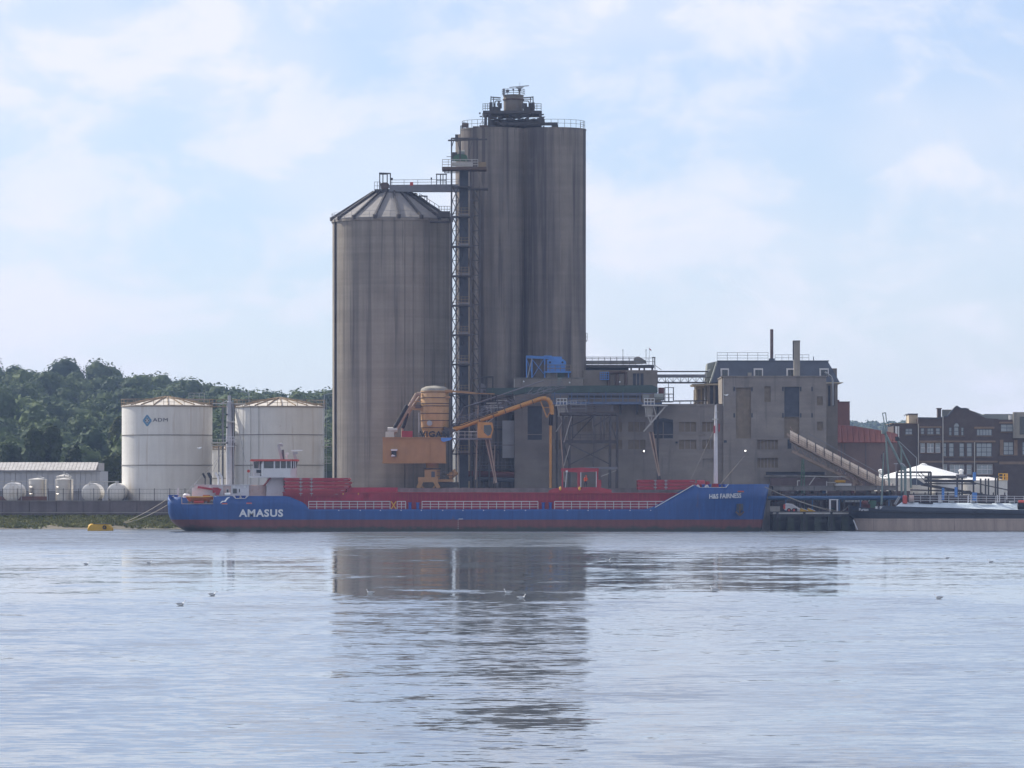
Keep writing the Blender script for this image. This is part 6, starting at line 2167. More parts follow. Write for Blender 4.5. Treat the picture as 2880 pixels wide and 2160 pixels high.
# rusty steel gantry tower standing on the quay
dg_ = 727.0
gt = thing('gantry_tower', 'rusty open steel gantry tower standing on the quay behind the red gantry', 'tower', (X(1656, dg_), dg_ + 3, DQ))
for px in (1584, 1602, 1716, 1736):
    for y in (0, 5):
        part('column', MB().bar((X(px, dg_), dg_ + y, DQ), P(px, 1162, dg_ + y), 0.34), 'steel_dark', gt)
each('post', bars([(P(px, 1240, dg_), P(px, 1164, dg_)) for px in (1610, 1690, 1699)], .22) + bars([(P(1670, 1318, dg_), P(1670, 1166, dg_))], .15), 'steel_dark', gt)
part('top_deck', MB().pbox(1576, 1738, 1160, 1168, dg_ - .3, 6), 'steel_dark', gt)
part('mid_beam', MB().pbox(1584, 1738, 1238, 1247, dg_ - .2, .5), 'steel_dark', gt)
part('low_beam', MB().pbox(1648, 1738, 1313, 1320, dg_ - .2, .5), 'steel_grey', gt)
each('brace', bars([(P(1604, 1250, dg_), P(1716, 1306, dg_)), (P(1604, 1306, dg_), P(1716, 1250, dg_)), (P(1586, 1250, dg_ + .2), P(1602, 1310, dg_ + .2)), (P(1718, 1190, dg_), P(1736, 1245, dg_)),
                    (P(1604, 1240, dg_ + 5), P(1670, 1170, dg_ + 5)), (P(1670, 1200, dg_), P(1716, 1170, dg_)), (P(1602, 1200, dg_), P(1670, 1168, dg_))], .18), 'steel_dark', gt)
each('pale_brace', bars([(P(1607, 1172, dg_ - .2), P(1586, 1244, dg_ - .2)), (P(1603, 1252, dg_ - .2), P(1586, 1310, dg_ - .2)), (P(1690, 1340, dg_), P(1736, 1322, dg_))], .12), 'steel_pale', gt)
part('deck_rail', MB().rail([P(1576, 1160, dg_ - .3), P(1722, 1160, dg_ - .3)], 1.15, .8, .045, 3), 'steel_grey', gt)
part('gallery_rail', MB().rail([P(1612, 1240, dg_ + 1), P(1716, 1240, dg_ + 1)], 1.0, 1.1, .04, 2), 'steel_dark', gt)
part('ladder', MB().rail([P(1597, 1140, dg_), P(1621, 1140, dg_)], .7, .4, .05).rail([P(1606, 1160, dg_), P(1648, 1160, dg_)], 1.9, .7, .045, 3), 'steel_galv', gt)

# lit floodlights on the walls
def wall_light(label, px, py, d, r=0.09, lit=True):
    t = thing('floodlight', label, 'lamp', P(px, py, d), 'floodlights on the quay buildings')
    c = P(px, py, d)
    part('housing', MB().tube(c + Vector((0, -.32, 0)), c, r * 1.45, r * 1.0, 12), 'black_paint', t)
    part('bracket', MB().bar(c, c + Vector((0, .5, .1)), .08), 'steel_dark', t)
    part('lens', MB().tube(c + Vector((0, -.36, 0)), c + Vector((0, -.33, 0)), r * 1.2, n=12), 'lamp_lit' if lit else 'white_bright', t)


wall_light('lit floodlight on the warehouse wall beside the leaning spout', 1811, 1269, 737.4)
wall_light('lit floodlight on the taller block above the ship bow', 2096, 1268, 736.4)
wall_light('small white floodlight on the upper hall under the blue frame', 1473, 1073, 739.4, .11, False)
wall_light('small white floodlight on the upper hall beside the blue head house', 1602, 1076, 739.4, .11, False)
wall_light('small white floodlight on the rear plant block', 1743, 1074, 743.4, .11, False)

# ================================================================== taller concrete block at the right end of the hall
d = 737.0
tb = thing('concrete_tower_block', 'taller windowless concrete block with two tall bricked recesses above the ship bow', 'building', (X(2180, d), d + 8, GZ))
spec = [(2070, 2112, 1090, 1233, 'brick_infill', 0, 'tall_recess'), (2206, 2248, 1088, 1172, 'slate_infill', 0, 'tall_recess'), (2206, 2248, 1173, 1232, 'brick_infill', 0, 'tall_recess'),
        (2150, 2168, 1086, 1130, 'brick_infill', 0, 'blocked_window'), (2298, 2314, 1115, 1140, 'brick_infill', 0, 'blocked_window'), (2298, 2314, 1186, 1211, 'brick_infill', 0, 'blocked_window'),
        (2130, 2188, 1237, 1264, 'brick_infill', 6, 'blocked_window'), (2130, 2188, 1288, 1315, 'brick_infill', 6, 'blocked_window'), (2215, 2226, 1236, 1262, 'slate_infill', 0, 'blocked_window'),
        (2154, 2320, 1327, 1336, 'slate_infill', 0, 'loading_slot')]
hs = [(X(a, d), X(b_, d), Z(e_, d), Z(c, d)) for a, b_, c, e_, *_ in spec]
mb = MB()
holed_wall(mb, X(2034, d), X(2324, d), GZ, Z(1060, d), d, 0.32, hs, d + 18)
part('wall', mb, 'concrete_hall', tb)
for h, (a, b_, c, e_, m_, cols, nm) in zip(hs, spec):
    infill(tb, *h, d + 0.30, m_, cols, nm)
part('parapet', MB().box(X(2032, d), X(2326, d), d - .15, d + 18, Z(1060, d) + .002, Z(1057, d)), 'concrete_hall', tb)
each('lintel', [MB().pbox(a - 3, b_ + 3, c - 3, c - .2, d - .1, .2) for a, b_, c in ((2070, 2112, 1090), (2206, 2248, 1088), (2130, 2188, 1237), (2130, 2188, 1288))], 'concrete_hall', tb)
each('wall_bolt', [MB().pbox(a, a + 4, c, c + 12, d - .08, .12) for a in (2063, 2113, 2200, 2250, 2282) for c in (1088, 1162)], 'slate_infill', tb)
each('wall_vent', [MB().pbox(2036, 2044, 1238, 1245, d - .1, .2), MB().pbox(1900, 1906, 1242, 1247, d + .6, .3)], 'slate_infill', tb)
part('drain_pipe', MB().bar(P(2034.5, 1142, d - .1), P(2034.5, 1064, d - .1), .12), 'steel_pale', tb)
part('floor_ledge', MB().pbox(2150, 2324, 1336.5, 1342, d - .5, .6), 'concrete_quay', tb)
# smaller clutter of sills at the base
part('base_shelter', MB().pbox(2168, 2330, 1344, 1366, d - 4, 3.9), 'wall_purple', tb)

# ================================================================== slate mansard building behind
d = 758.0
mn = thing('mansard_building', 'cream walled building with dark slate mansard roof and dormer windows', 'building', (X(2170, d), d + 8, GZ))
ze, zr = Z(1078, d), Z(1015, d)
xl, xr = X(1990, d), X(2356, d)
hs = [(X(a, d), X(b_, d), Z(1142, d), Z(1084, d)) for a, b_ in ((1997, 2006), (2012, 2020), (2329, 2336), (2342, 2347))]
mb = MB()
holed_wall(mb, xl, xr, GZ, ze, d, .3, hs, d + 11)
part('wall', mb, 'stucco_dim', mn)  # front wall in dim stucco: its shade is put into the colour
for h in hs:
    infill(mn, *h, d + .28, 'slate_infill', 0, 'window')
# west flank, an offset wing in paler stucco; its sunlit look is put into the colour
wing = MB()
wxl = X(1957, d + 4)
wing.prism([(wxl, GZ), (xl + 1, GZ), (xl + 1, Z(1082, d + 4)), (wxl, Z(1082, d + 4))], d + 4, d + 10.8)
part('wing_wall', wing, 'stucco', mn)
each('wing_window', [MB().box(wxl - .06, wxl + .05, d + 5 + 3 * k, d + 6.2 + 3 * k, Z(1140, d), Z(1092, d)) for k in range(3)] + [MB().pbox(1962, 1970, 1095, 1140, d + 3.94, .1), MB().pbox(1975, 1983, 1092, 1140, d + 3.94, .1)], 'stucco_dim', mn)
part('cornice', MB().prism([(wxl - .5, Z(1084, d)), (xr + .7, Z(1078, d)), (xr + .9, Z(1075, d)), (wxl - .7, Z(1080, d))], d - .5, d + 11.5), 'stucco', mn)
# mansard: steep slopes on four sides
bx0, bx1, by0, by1 = X(2002, d), X(2362, d), d - .2, d + 11
tx0, tx1, ty0, ty1 = X(2022, d), X(2330, d), d + 1.6, d + 9.5
zb = Z(1076, d)
vs = [(bx0, by0, zb), (bx1, by0, zb), (bx1, by1, zb), (bx0, by1, zb), (tx0, ty0, zr), (tx1, ty0, zr), (tx1, ty1, zr), (tx0, ty1, zr)]
part('mansard_roof', MB().add(vs, [(0, 1, 5, 4), (1, 2, 6, 5), (2, 3, 7, 6), (4, 5, 6, 7), (0, 3, 2, 1)]), 'slate', mn)
part('lead_flank', MB().add([(bx0 - .06, by0 - .02, zb), (tx0 - .06, ty0 - .02, zr + .02), (tx0 - .06, ty1, zr + .02), (bx0 - .06, by1, zb), (bx0 - .3, by0 - .02, zb), (tx0 - .3, ty0 - .02, zr), (tx0 - .3, ty1, zr), (bx0 - .3, by1, zb)],
                            [(0, 1, 2, 3), (7, 6, 5, 4), (0, 4, 5, 1), (1, 5, 6, 2), (2, 6, 7, 3), (3, 7, 4, 0)]), 'lead', mn)
part('wing_roof', MB().prism([(X(1984, d + 4), Z(1080, d + 4)), (X(1990, d + 4), Z(1022, d + 4)), (X(2024, d + 4), Z(1014, d + 4)), (X(2024, d + 4), Z(1080, d + 4))], d + 4, d + 10.5), 'lead', mn)
part('ridge_flashing', MB().box(tx0 - .2, tx1 + .2, ty0 - .12, ty0 + .1, zr - .05, zr + .12), 'slate', mn)
for a, b_ in ((2027, 2050), (2120, 2146), (2212, 2236), (2305, 2331)):
    y = d + .35
    dm = part('dormer', MB().pbox(a, b_, 1036, 1066, y, 2.4), 'white_paint', mn)
    part('dormer_pane', MB().pbox(a + 4, b_ - 3, 1040, 1064, y - .05, .1), 'glass_dark', dm)
    part('dormer_bar', MB().pbox((a + b_) / 2 - .6, (a + b_) / 2 + .6, 1040, 1064, y - .09, .06), 'slate', dm)
part('side_dormer', MB().pbox(2338, 2354, 1036, 1062, d + 4, 1.5), 'stucco_dim', mn)
part('small_vent', MB().pbox(2103, 2114, 1048, 1058, d + .2, 1), 'concrete_pale', mn)
part('roof_rail', MB().rail([P(2017, 1014, d + 3), P(2160, 1014, d + 3)], 1.3, 1.5, .035, 3).rail([P(2180, 1014, d + 3), P(2275, 1014, d + 3)], .95, 1.0, .035, 2), 'steel_grey', mn)
part('finial', MB().bar(P(2288, 1014, d + 3), P(2288, 1003, d + 3), .12), 'slate', mn)
ch = part('chimney', MB().tube(P(2170.5, 1016, d + 5), P(2170.5, 926, d + 5), .26, n=12), 'wall_purple', mn)
part('chimney_base', MB().pbox(2163, 2179, 1008, 1018, d + 4.5, 1), 'slate', ch)
ch = part('chimney', MB().box(X(2233, d - 6), X(2250, d - 6), d - 6, d - 5, Z(1062, d - 6), Z(960, d - 6)), 'concrete_pale', mn)
part('chimney_pot', MB().box(X(2230, d - 6), X(2233, d - 6), d - 5.8, d - 5.1, Z(1012, d - 6), Z(959, d - 6)), 'slate', ch)
part('chimney_cap', MB().box(X(2231, d - 6), X(2251, d - 6), d - 6.1, d - 4.9, Z(960, d - 6) + .002, Z(957.5, d - 6)), 'concrete_quay', ch)
t = thing('gooseneck_lamp', 'curved grey duct pipe on the roof corner of the tall block', 'pipe', P(2340, 1140, 755))
part('pipe', MB().path([P(2342, 1140, 756), P(2342, 1070, 756), P(2338, 1060, 756), P(2326, 1050, 755), P(2320, 1046, 755)], .14, 8), 'steel_galv', t)
t = thing('roof_duct', 'pale curved duct pipe beside the cream building corner', 'pipe', P(1985, 1140, 760))
part('pipe', MB().path([P(1984, 1140, 760), P(1984, 1052, 760), P(1988, 1044, 760), P(1998, 1041, 760)], .16, 8), 'steel_galv', t)

# footbridge from the rear block to the mansard building
d = 757.0
fb = thing('lattice_footbridge', 'dark lattice footbridge spanning the gap to the mansard building', 'bridge', (X(1920, d), d, Z(1078, d)))
part('upper_deck', MB().pbox(1848, 1992, 1043, 1046, d, 1.8), 'steel_dark', fb)
part('side_panel', MB().pbox(1848, 1985, 1053, 1060, d + .1, .1), 'steel_grey', fb)
part('lower_deck', MB().pbox(1848, 1988, 1074, 1078, d, 1.8), 'steel_dark', fb)
part('far_chord', MB().pbox(1848, 1988, 1060, 1062, d + 1.7, .1), 'steel_dark', fb)
mb = MB()
for k in range(7):
    a = 1850 + 21.5 * k
    part('lattice_bay', MB().bar(P(a, 1060, d), P(a, 1076, d), .1).bar(P(a, 1076, d), P(a + 10.7, 1061, d), .07).bar(P(a + 10.7, 1061, d), P(a + 21.5, 1076, d), .07).bar(P(a, 1061, d), P(a + 21.5, 1061, d), .1), 'steel_dark', fb)
lf = thing('roof_pipe_bridge', 'low dark pipe bridge on the hall roof before the cream wing', 'pipework', (X(1945, 748), 748, Z(1140, 748)))
part('beam', MB().bar(P(1896, 1128, 748), P(1992, 1127, 748), .2).bar(P(1896, 1138, 748), P(1992, 1138, 748), .14), 'steel_dark', lf)
each('post', bars([(P(q, 1141, 748), P(q, 1126, 748)) for q in (1912, 1943, 1956, 1985)], .12), 'steel_dark', lf)
each('brace', bars([(P(1945, 1140, 748), P(1965, 1128, 748)), (P(1968, 1139, 748), P(1952, 1128, 748))], .08), 'steel_dark', lf)

# ================================================================== red brick block and red roofed shed
d = 819.0
rb = thing('red_brick_block', 'plain red brick block standing behind the tall concrete block', 'building', (X(2355, d), d + 5, GZ))
part('wall', MB().box(X(2316, d), X(2390, d), d, d + 6, GZ, Z(1131, d)), 'brick_red', rb)
part('coping', MB().box(X(2318, d), X(2391, d), d - .1, d + 6.1, Z(1131, d) + .002, Z(1129, d)), 'brick_dark', rb)
part('step', MB().box(X(2316, d), X(2362, d), d + 1, d + 5, Z(1129, d) + .01, Z(1124, d)), 'brick_red', rb)
d = 806.0
rs = thing('red_roofed_shed', 'brown walled shed with a sloping dull red roof', 'shed', (X(2420, d), d + 8, GZ))
part('wall', MB().box(X(2324, d), X(2524, d), d + .4, d + 9.4, GZ, Z(1246, d)), 'wall_purple', rs)
n = 13
for k in range(n):
    a, b_ = 2322 + 204 * k / n, 2322 + 204 * (k + 1) / n
    ya, yb_ = np.interp((a, b_), (2322, 2400, 2500, 2526), (1194, 1200, 1216, 1222))
    mbp = MB()
    q = [(X(a, d) + .03, d - .2, Z(1246, d)), (X(b_, d) - .03, d - .2, Z(1246, d)), (X(b_, d) - .03, d + 2.8, Z(yb_, d + 2.8)), (X(a, d) + .03, d + 2.8, Z(ya, d + 2.8))]
    mbp.add(q + [(x, y, z + .15) for x, y, z in q], [(3, 2, 1, 0), (4, 5, 6, 7), (0, 1, 5, 4), (1, 2, 6, 5), (2, 3, 7, 6), (3, 0, 4, 7)])
    part('roof_sheet', mbp, 'roof_red', rs)
part('rear_roof', MB().prism([(X(2322, d), Z(1246, d)), (X(2526, d), Z(1246, d)), (X(2526, d + 2.8), Z(1222, d + 2.8)), (X(2400, d + 2.8), Z(1200, d + 2.8)), (X(2322, d + 2.8), Z(1194, d + 2.8))], d + 2.7, d + 9.6), 'roof_red', rs)
each('wall_joint', [MB().pbox(q, q + 2, 1248, 1380, d + .34, .1) for q in (2366, 2375, 2434, 2490)], 'slate_infill', rs)

# ================================================================== brick mill building with gable
d = 838.0
bm = thing('brick_mill', 'dark brick mill with a wavy gable, arched window and rows of pale windows', 'building', (X(2700, d), d + 8, GZ))
outline = [(2582, 1176), (2640, 1177), (2664, 1172), (2690, 1143), (2702, 1150), (2716, 1150), (2725, 1152), (2752, 1165), (2772, 1176), (2808, 1178)]
W = []
for a, b_ in ((2590, 2600), (2608, 2626), (2632, 2644)):
    W.append((a, b_, 1204, 1222, 2 if b_ - a > 14 else 1, 2))
W += [(2669, 2677, 1202, 1225, 1, 2), (2683, 2697, 1201, 1225, 1, 2), (2703, 2711, 1202, 1225, 1, 2), (2747, 2790, 1207, 1225, 5, 1)]
for a, b_ in ((2589, 2602), (2607, 2627), (2631, 2645)):
    W.append((a, b_, 1246, 1273, 1 if b_ - a < 15 else 2, 2))
for a, b_, c in ((2653, 2662, 1), (2669, 2683, 1), (2698, 2712, 1), (2719, 2734, 1), (2746, 2790, 3)):
    W.append((a, b_, 1246, 1284, c, 3))
for a, b_, c in ((2653, 2664, 1), (2671, 2712, 3), (2719, 2733, 1), (2747, 2792, 3)):
    W.append((a, b_, 1306, 1334, c, 2))
mainW = [w for w in W]
hs = [(X(a, d), X(b_, d), Z(e_, d), Z(c, d)) for a, b_, c, e_, *_ in mainW]
mb = MB()
zf = Z(1181, d)
holed_wall(mb, X(2582, d), X(2808, d), GZ, zf, d, .3, hs, d + 18)
part('wall', mb, 'brick_dark', bm)
part('gable', MB().prism([(X(a, d), Z(b_, d)) for a, b_ in outline] + [(X(2808, d), zf + .002), (X(2582, d), zf + .002)], d, d + 4), 'brick_dark', bm)
part('gable_coping', MB().barpath([P(a, b_ - 1, d + .1) for a, b_ in outline[:7]], .5, .22), 'slate', bm)
part('side_roof', MB().prism([(X(2716, d), Z(1153, d)), (X(2725, d), Z(1150, d)), (X(2748, d), Z(1157, d)), (X(2775, d), Z(1167, d)), (X(2772, d), Z(1178, d))], d + 4, d + 9), 'lead', bm)


def make_window(parent, h, y, cols, rows, fmat='slate'):
    x0, x1, z0, z1 = h
    fr = MB()
    t_ = .075
    fr.box(x0, x0 + t_, y, y + .12, z0, z1).box(x1 - t_, x1, y, y + .12, z0, z1).box(x0 + t_, x1 - t_, y, y + .12, z0, z0 + t_).box(x0 + t_, x1 - t_, y, y + .12, z1 - t_, z1)
    for k in range(1, cols):
        x = x0 + (x1 - x0) * k / cols
        fr.box(x - .045, x + .045, y, y + .1, z0 + t_, z1 - t_)
    for k in range(1, rows):
        z = z0 + (z1 - z0) * k / rows
        fr.box(x0 + t_, x1 - t_, y + .01, y + .09, z - .045, z + .045)
    w = part('window', fr, fmat, parent)
    for i in range(cols):
        for j in range(rows):
            a, b_ = x0 + (x1 - x0) * i / cols, x0 + (x1 - x0) * (i + 1) / cols
            c, e_ = z0 + (z1 - z0) * j / rows, z0 + (z1 - z0) * (j + 1) / rows
            part('pane', MB().box(a + .03, b_ - .03, y + .05, y + .07, c + .03, e_ - .03), 'glass_sky', w)
    part('sill', MB().box(x0 - .1, x1 + .1, y - .4, y - .02, z0 - .14, z0 - .01), 'brick_band', w)


for h, w in zip(hs, mainW):
    make_window(bm, h, d + .16, w[4], w[5], 'white_paint' if w[2] > 1300 or (w[2] == 1246 and w[0] < 2650) else 'slate')
# arched head over the centre window
cx_, cz_ = X(2690, d), Z(1200, d)
rr_ = 7 * d / F
part('arch_pane', MB().prism([(cx_ + rr_ * math.cos(a), cz_ + rr_ * 1.4 * math.sin(a)) for a in np.linspace(0, math.pi, 12)], d - .04, d + .1), 'glass_sky', bm)
for k in range(11):
    a, b_ = np.linspace(0, math.pi, 12)[k:k + 2]
    part('arch_stone', MB().bar((cx_ + (rr_ + .12) * math.cos(a), d - .03, cz_ + (rr_ * 1.4 + .12) * math.sin(a)), (cx_ + (rr_ + .12) * math.cos(b_), d - .03, cz_ + (rr_ * 1.4 + .12) * math.sin(b_)), .16, .12), 'brick_dark', bm)
each('brick_course', [MB().pbox(a, b_, c, e_, d - .06, .08) for a, b_, c, e_ in ((2586, 2648, 1199, 1203), (2740, 2797, 1200, 1206), (2586, 2648, 1239, 1245), (2650, 2800, 1239, 1244), (2584, 2806, 1296, 1301))], 'brick_band', bm)
each('downpipe', [MB().bar(P(a, 1370, d - .15), P(a, c, d - .15), .16) for a, c in ((2583, 1192), (2652, 1170), (2741, 1244))], 'steel_pale', bm)
part('chimney', MB().pbox(2637, 2647, 1149, 1178, d + 2, 1.6).pbox(2635, 2649, 1147.5, 1150, d + 1.9, 1.8), 'brick_dark', bm)
part('roof_ledge', MB().pbox(2650, 2676, 1152, 1172, d + 3, .8), 'lead', bm)
# lower annex on its left with sunlit end
an = thing('brick_annex', 'lower brick annex with white corner panels beside the mill', 'building', (X(2548, d), d + 6, GZ))
h = (X(2547, d), X(2567, d), Z(1222, d), Z(1205, d))
mb = MB()
holed_wall(mb, X(2514, d), X(2581, d), GZ, Z(1192, d), d + .5, .3, [h], d + 14)
part('wall', mb, 'brick_dark', an)
make_window(an, h, d + .66, 2, 2)
part('coping', MB().box(X(2508, d), X(2581, d), d + .4, d + 14, Z(1192, d) + .002, Z(1190, d)), 'brick_band', an)
each('white_panel', [MB().pbox(a, b_, 1199, 1231, d + .3, .3) for a, b_ in ((2518, 2524), (2526, 2529))], 'white_bright', an)
part('rooftop_room', MB().pbox(2556, 2581.5, 1166, 1190, d + 3, 6), 'stucco', an)
part('room_roof', MB().pbox(2554, 2582, 1163, 1166, d + 2.8, 6.4), 'slate', an)
part('aerial', MB().bar(P(2550, 1190, d + 2), P(2550, 1168, d + 2), .06).bar(P(2541, 1169, d + 2), P(2552, 1169, d + 2), .05).bar(P(2544, 1172, d + 2), P(2544, 1166, d + 2), .04), 'steel_grey', an)
# flat-roofed wing on the right
fw = thing('flat_roofed_wing', 'flat roofed brick wing with large windows at the picture edge', 'building', (X(2880, d), d + 6, GZ))
WW = [(2815, 2850, 1193, 1214, 2, 2), (2823, 2851, 1243, 1279, 2, 3), (2876, 2905, 1243, 1279, 2, 3), (2905, 2940, 1193, 1214, 2, 2)]
hs = [(X(a, d), X(b_, d), Z(e_, d), Z(c, d)) for a, b_, c, e_, *_ in WW]
mb = MB()
holed_wall(mb, X(2808, d) + .02, X(2960, d), GZ, Z(1180, d), d + .3, .3, hs, d + 14)
part('wall', mb, 'brick_dark', fw)
for h, w in zip(hs, WW):
    make_window(fw, h, d + .46, w[4], w[5])
each('brick_course', [MB().pbox(a, b_, c, e_, d + .22, .1) for a, b_, c, e_ in ((2810, 2856, 1186, 1191), (2812, 2822, 1237, 1281), (2852, 2862, 1237, 1281), (2810, 2960, 1298, 1306))], 'brick_band', fw)
part('roof_slab', MB().box(X(2775, d), X(2860, d), d + 5, d + 14, Z(1180, d) + .01, Z(1163, d)), 'lead', fw)
part('bay', MB().pbox(2850, 2960, 1159, 1232, d - .6, .88), 'concrete_pale', fw)
part('bay_window', MB().pbox(2868, 2950, 1172, 1222, d - .66, .1), 'glass_dark', fw)
part('roof_pots', MB().pbox(2838, 2845, 1168, 1181, d + 2, .6).pbox(2850, 2858, 1166, 1181, d + 2, .6), 'white_bright', fw)

# ================================================================== white tanks on the right
d = 794.0
t = thing('cone_roof_tank', 'low white tank with a broad bright white conical roof before the mill', 'tank', (X(2597, d), d, GZ))
R = 138 * d / F
cx = X(2597, d)
ze, za = Z(1346, d - R), Z(1308, d)
part('shell', MB().lathe(cx, d, [(R, GZ), (R, ze)], 48), 'tank_white', t, True)
for i in range(18):
    a0, a1 = 2 * math.pi * i / 18, 2 * math.pi * (i + .985) / 18
    q = [(cx + r * math.cos(a), d + r * math.sin(a), z) for r, z in ((R + .15, ze), (.3, za)) for a in (a0, a1)]
    part('roof_sheet', MB().add(q + [(x, y, z + .08) for x, y, z in q], [(4, 5, 7, 6), (0, 2, 3, 1), (0, 1, 5, 4), (1, 3, 7, 5), (2, 6, 7, 3), (0, 4, 6, 2)]), 'white_bright', t)
part('roof_cap', MB().lathe(cx, d, [(.6, za - .02), (.6, za + .15), (.1, za + .3)], 16), 'white_bright', t)
for px in (2477, 2703):
    y = d - 2
    part('roof_vent', MB().lathe(X(px, y), y, [(.28, Z(1342, y)), (.28, Z(1327, y)), (.42, Z(1326, y)), (.42, Z(1322, y)), (.1, Z(1319, y))], 14), 'white_bright', t, True)
t = thing('yellow_railed_tank', 'white tank with a yellow guard rail on its flat top', 'tank', (X(2763, d - 14), d - 14, GZ))
d2 = d - 14
R = 70 * d2 / F
cx = X(2763, d2)
ze = Z(1353, d2 - R)
part('shell', MB().lathe(cx, d2, [(R, GZ), (R, ze), (R + .08, ze + .002), (R + .08, ze + .12), (.5, ze + .8)], 40), 'tank_white', t, True)
mb = MB()
n = 26
pts = [Vector((cx + (R + .05) * math.cos(2 * math.pi * i / n), d2 + (R + .05) * math.sin(2 * math.pi * i / n), ze + .1)) for i in range(n + 1)]
sel = [p for i, p in enumerate(pts) if (i <= 2 or i >= 22)]
sel = sorted(sel, key=lambda p: math.atan2(p.y - d2, p.x - cx))
for p in sel:
    mb.bar(p, p + Vector((0, 0, 1.15)), .12)
for h in (.1, .6, 1.1):
    mb.barpath([p + Vector((0, 0, h)) for p in sel], .12)
part('guard_rail', mb, 'yellow_paint', t)
t = thing('low_white_tank', 'low white tank end showing under the pipe gantries', 'tank', (X(2660, d - 34), d - 34, GZ))
part('shell', MB().lathe(X(2660, d - 34), d - 34, [(2.6, GZ), (2.6, Z(1352, d - 34)), (.3, Z(1346, d - 34))], 32), 'tank_white', t, True)

# ================================================================== inclined covered conveyor
d = 731.0
ic = thing('inclined_conveyor', 'long beige covered conveyor sloping from the tower block to the jetty', 'conveyor', (X(2360, d), d + 2, GZ))
A, B = (2222, 1214), (2512, 1366)


def along(k, o=0.0, y=0.0):
    px, py = A[0] + (B[0] - A[0]) * k, A[1] + (B[1] - A[1]) * k + o
    return P(px, py, d + y)


n = 12
for k in range(n):
    a, b_ = k / n, (k + 1) / n - .006
    q = [along(a, 16, .1), along(b_, 16, .1), along(b_, 2, .3), along(a, 2, .3), along(a, 16, 2.6), along(b_, 16, 2.6), along(b_, -6, 1.5), along(a, -6, 1.5)]
    m_ = MB()
    m_.add([along(a, 20, 0), along(b_, 20, 0), along(b_, 6, 0), along(a, 6, 0), along(b_, -4, 1.0), along(a, -4, 1.0), along(b_, 0, 2.6), along(a, 0, 2.6), along(b_, 20, 2.6), along(a, 20, 2.6)],
           [(0, 1, 2, 3), (3, 2, 4, 5), (5, 4, 6, 7), (7, 6, 8, 9), (9, 8, 1, 0), (0, 3, 5, 7, 9), (1, 8, 6, 4, 2)])
    part('cover_panel', m_, 'beige_conveyor', ic)
    part('cover_hoop', MB().barpath([along(b_ + .004, 20, -.05), along(b_ + .004, 5, -.05), along(b_ + .004, -5, 1.0)], .14), 'steel_dark', ic)
part('walkway', MB().bar(along(0, 23, -.6), along(.93, 23, -.6), 1.1, .25), 'beige_steel', ic)
mb = MB()
for k in range(33):
    p = along(k / 35, 22, -1.1)
    mb.bar(p, p + Vector((0, 0, 1.0)), .045)
for h in (.35, .68, 1.0):
    mb.bar(along(0, 22, -1.1) + Vector((0, 0, h)), along(.93, 22, -1.1) + Vector((0, 0, h)), .05)
part('walkway_rail', mb, 'beige_steel', ic)
part('lower_chord', MB().bar(along(.02, 52, .2), along(.70, 44, .2), .3, .4), 'beige_steel', ic)
part('lower_chord', MB().bar(along(.18, 54, .2), along(.66, 45, .2), .2, .3), 'rail_rust', ic)
part('upper_chord', MB().bar(along(0, 27, .2), along(.93, 27, .2), .3, .3), 'beige_steel', ic)
for k in range(9):
    a = .03 + .075 * k
    part('truss_web', MB().bar(along(a, 28, .1), along(a + .037, 48, .1), .1).bar(along(a + .037, 48, .1), along(a + .075, 28, .1), .1), 'beige_steel', ic)
part('hand_cable', MB().bar(along(.18, -22, 2.4), along(.94, -14, 2.4), .09), 'steel_grey', ic)
part('head_frame', MB().barpath([along(0, -14, .2), along(.03, -4, .2)], .12).bar(along(-.03, 10, .2), along(0, 14, .2), .3), 'beige_steel', ic)
each('trestle', bars([(along(.86, 26, .3), (along(.86, 26, .3).x, d + .3, GZ - 1.4)), (along(.62, 44, .3), (along(.62, 44, .3).x, d + .3, GZ - 1.4))], .4), 'beige_steel', ic)

# ================================================================== jetty
d = 711.0
jt = thing('timber_jetty', 'low dark jetty on piles between the ship bow and the black barge', 'jetty', (X(2280, d), d + 10, -1))
x0, x1 = X(2168, d) + .3, X(2600, d)
zj = Z(1439, d)
part('deck', MB().box(x0, x1, d, 753.9, zj - .35, zj), 'concrete_quay', jt)
part('edge_beam', MB().box(x0, x1, d - .25, d + .3, zj - .75, zj + .02), 'pile_dark', jt)
for k, px in enumerate(range(2186, 2600, 38)):
    m_ = MB()
    x = X(px, d)
    part('pile', MB().box(x - .5, x + .5, d - .1, d + 1, -2, zj - .35), 'green_slime', jt)
    if k % 2 == 0:
        part('fender', MB().bar((x, d - .35, -1), (x, d - .35, zj - .1), .35), 'pile_dark', jt)
part('back_wall', MB().box(x0, x1, d + 3.5, d + 4.2, -2, zj - .36), 'pile_dark', jt)
part('waling', MB().box(x0, x1, d - .05, d + .3, .5 + .75, 1.55), 'pile_dark', jt)
part('weed_fringe', MB().box(x0, x1, d - .32, d - .24, zj - .35, zj - .12), 'steel_pale', jt)

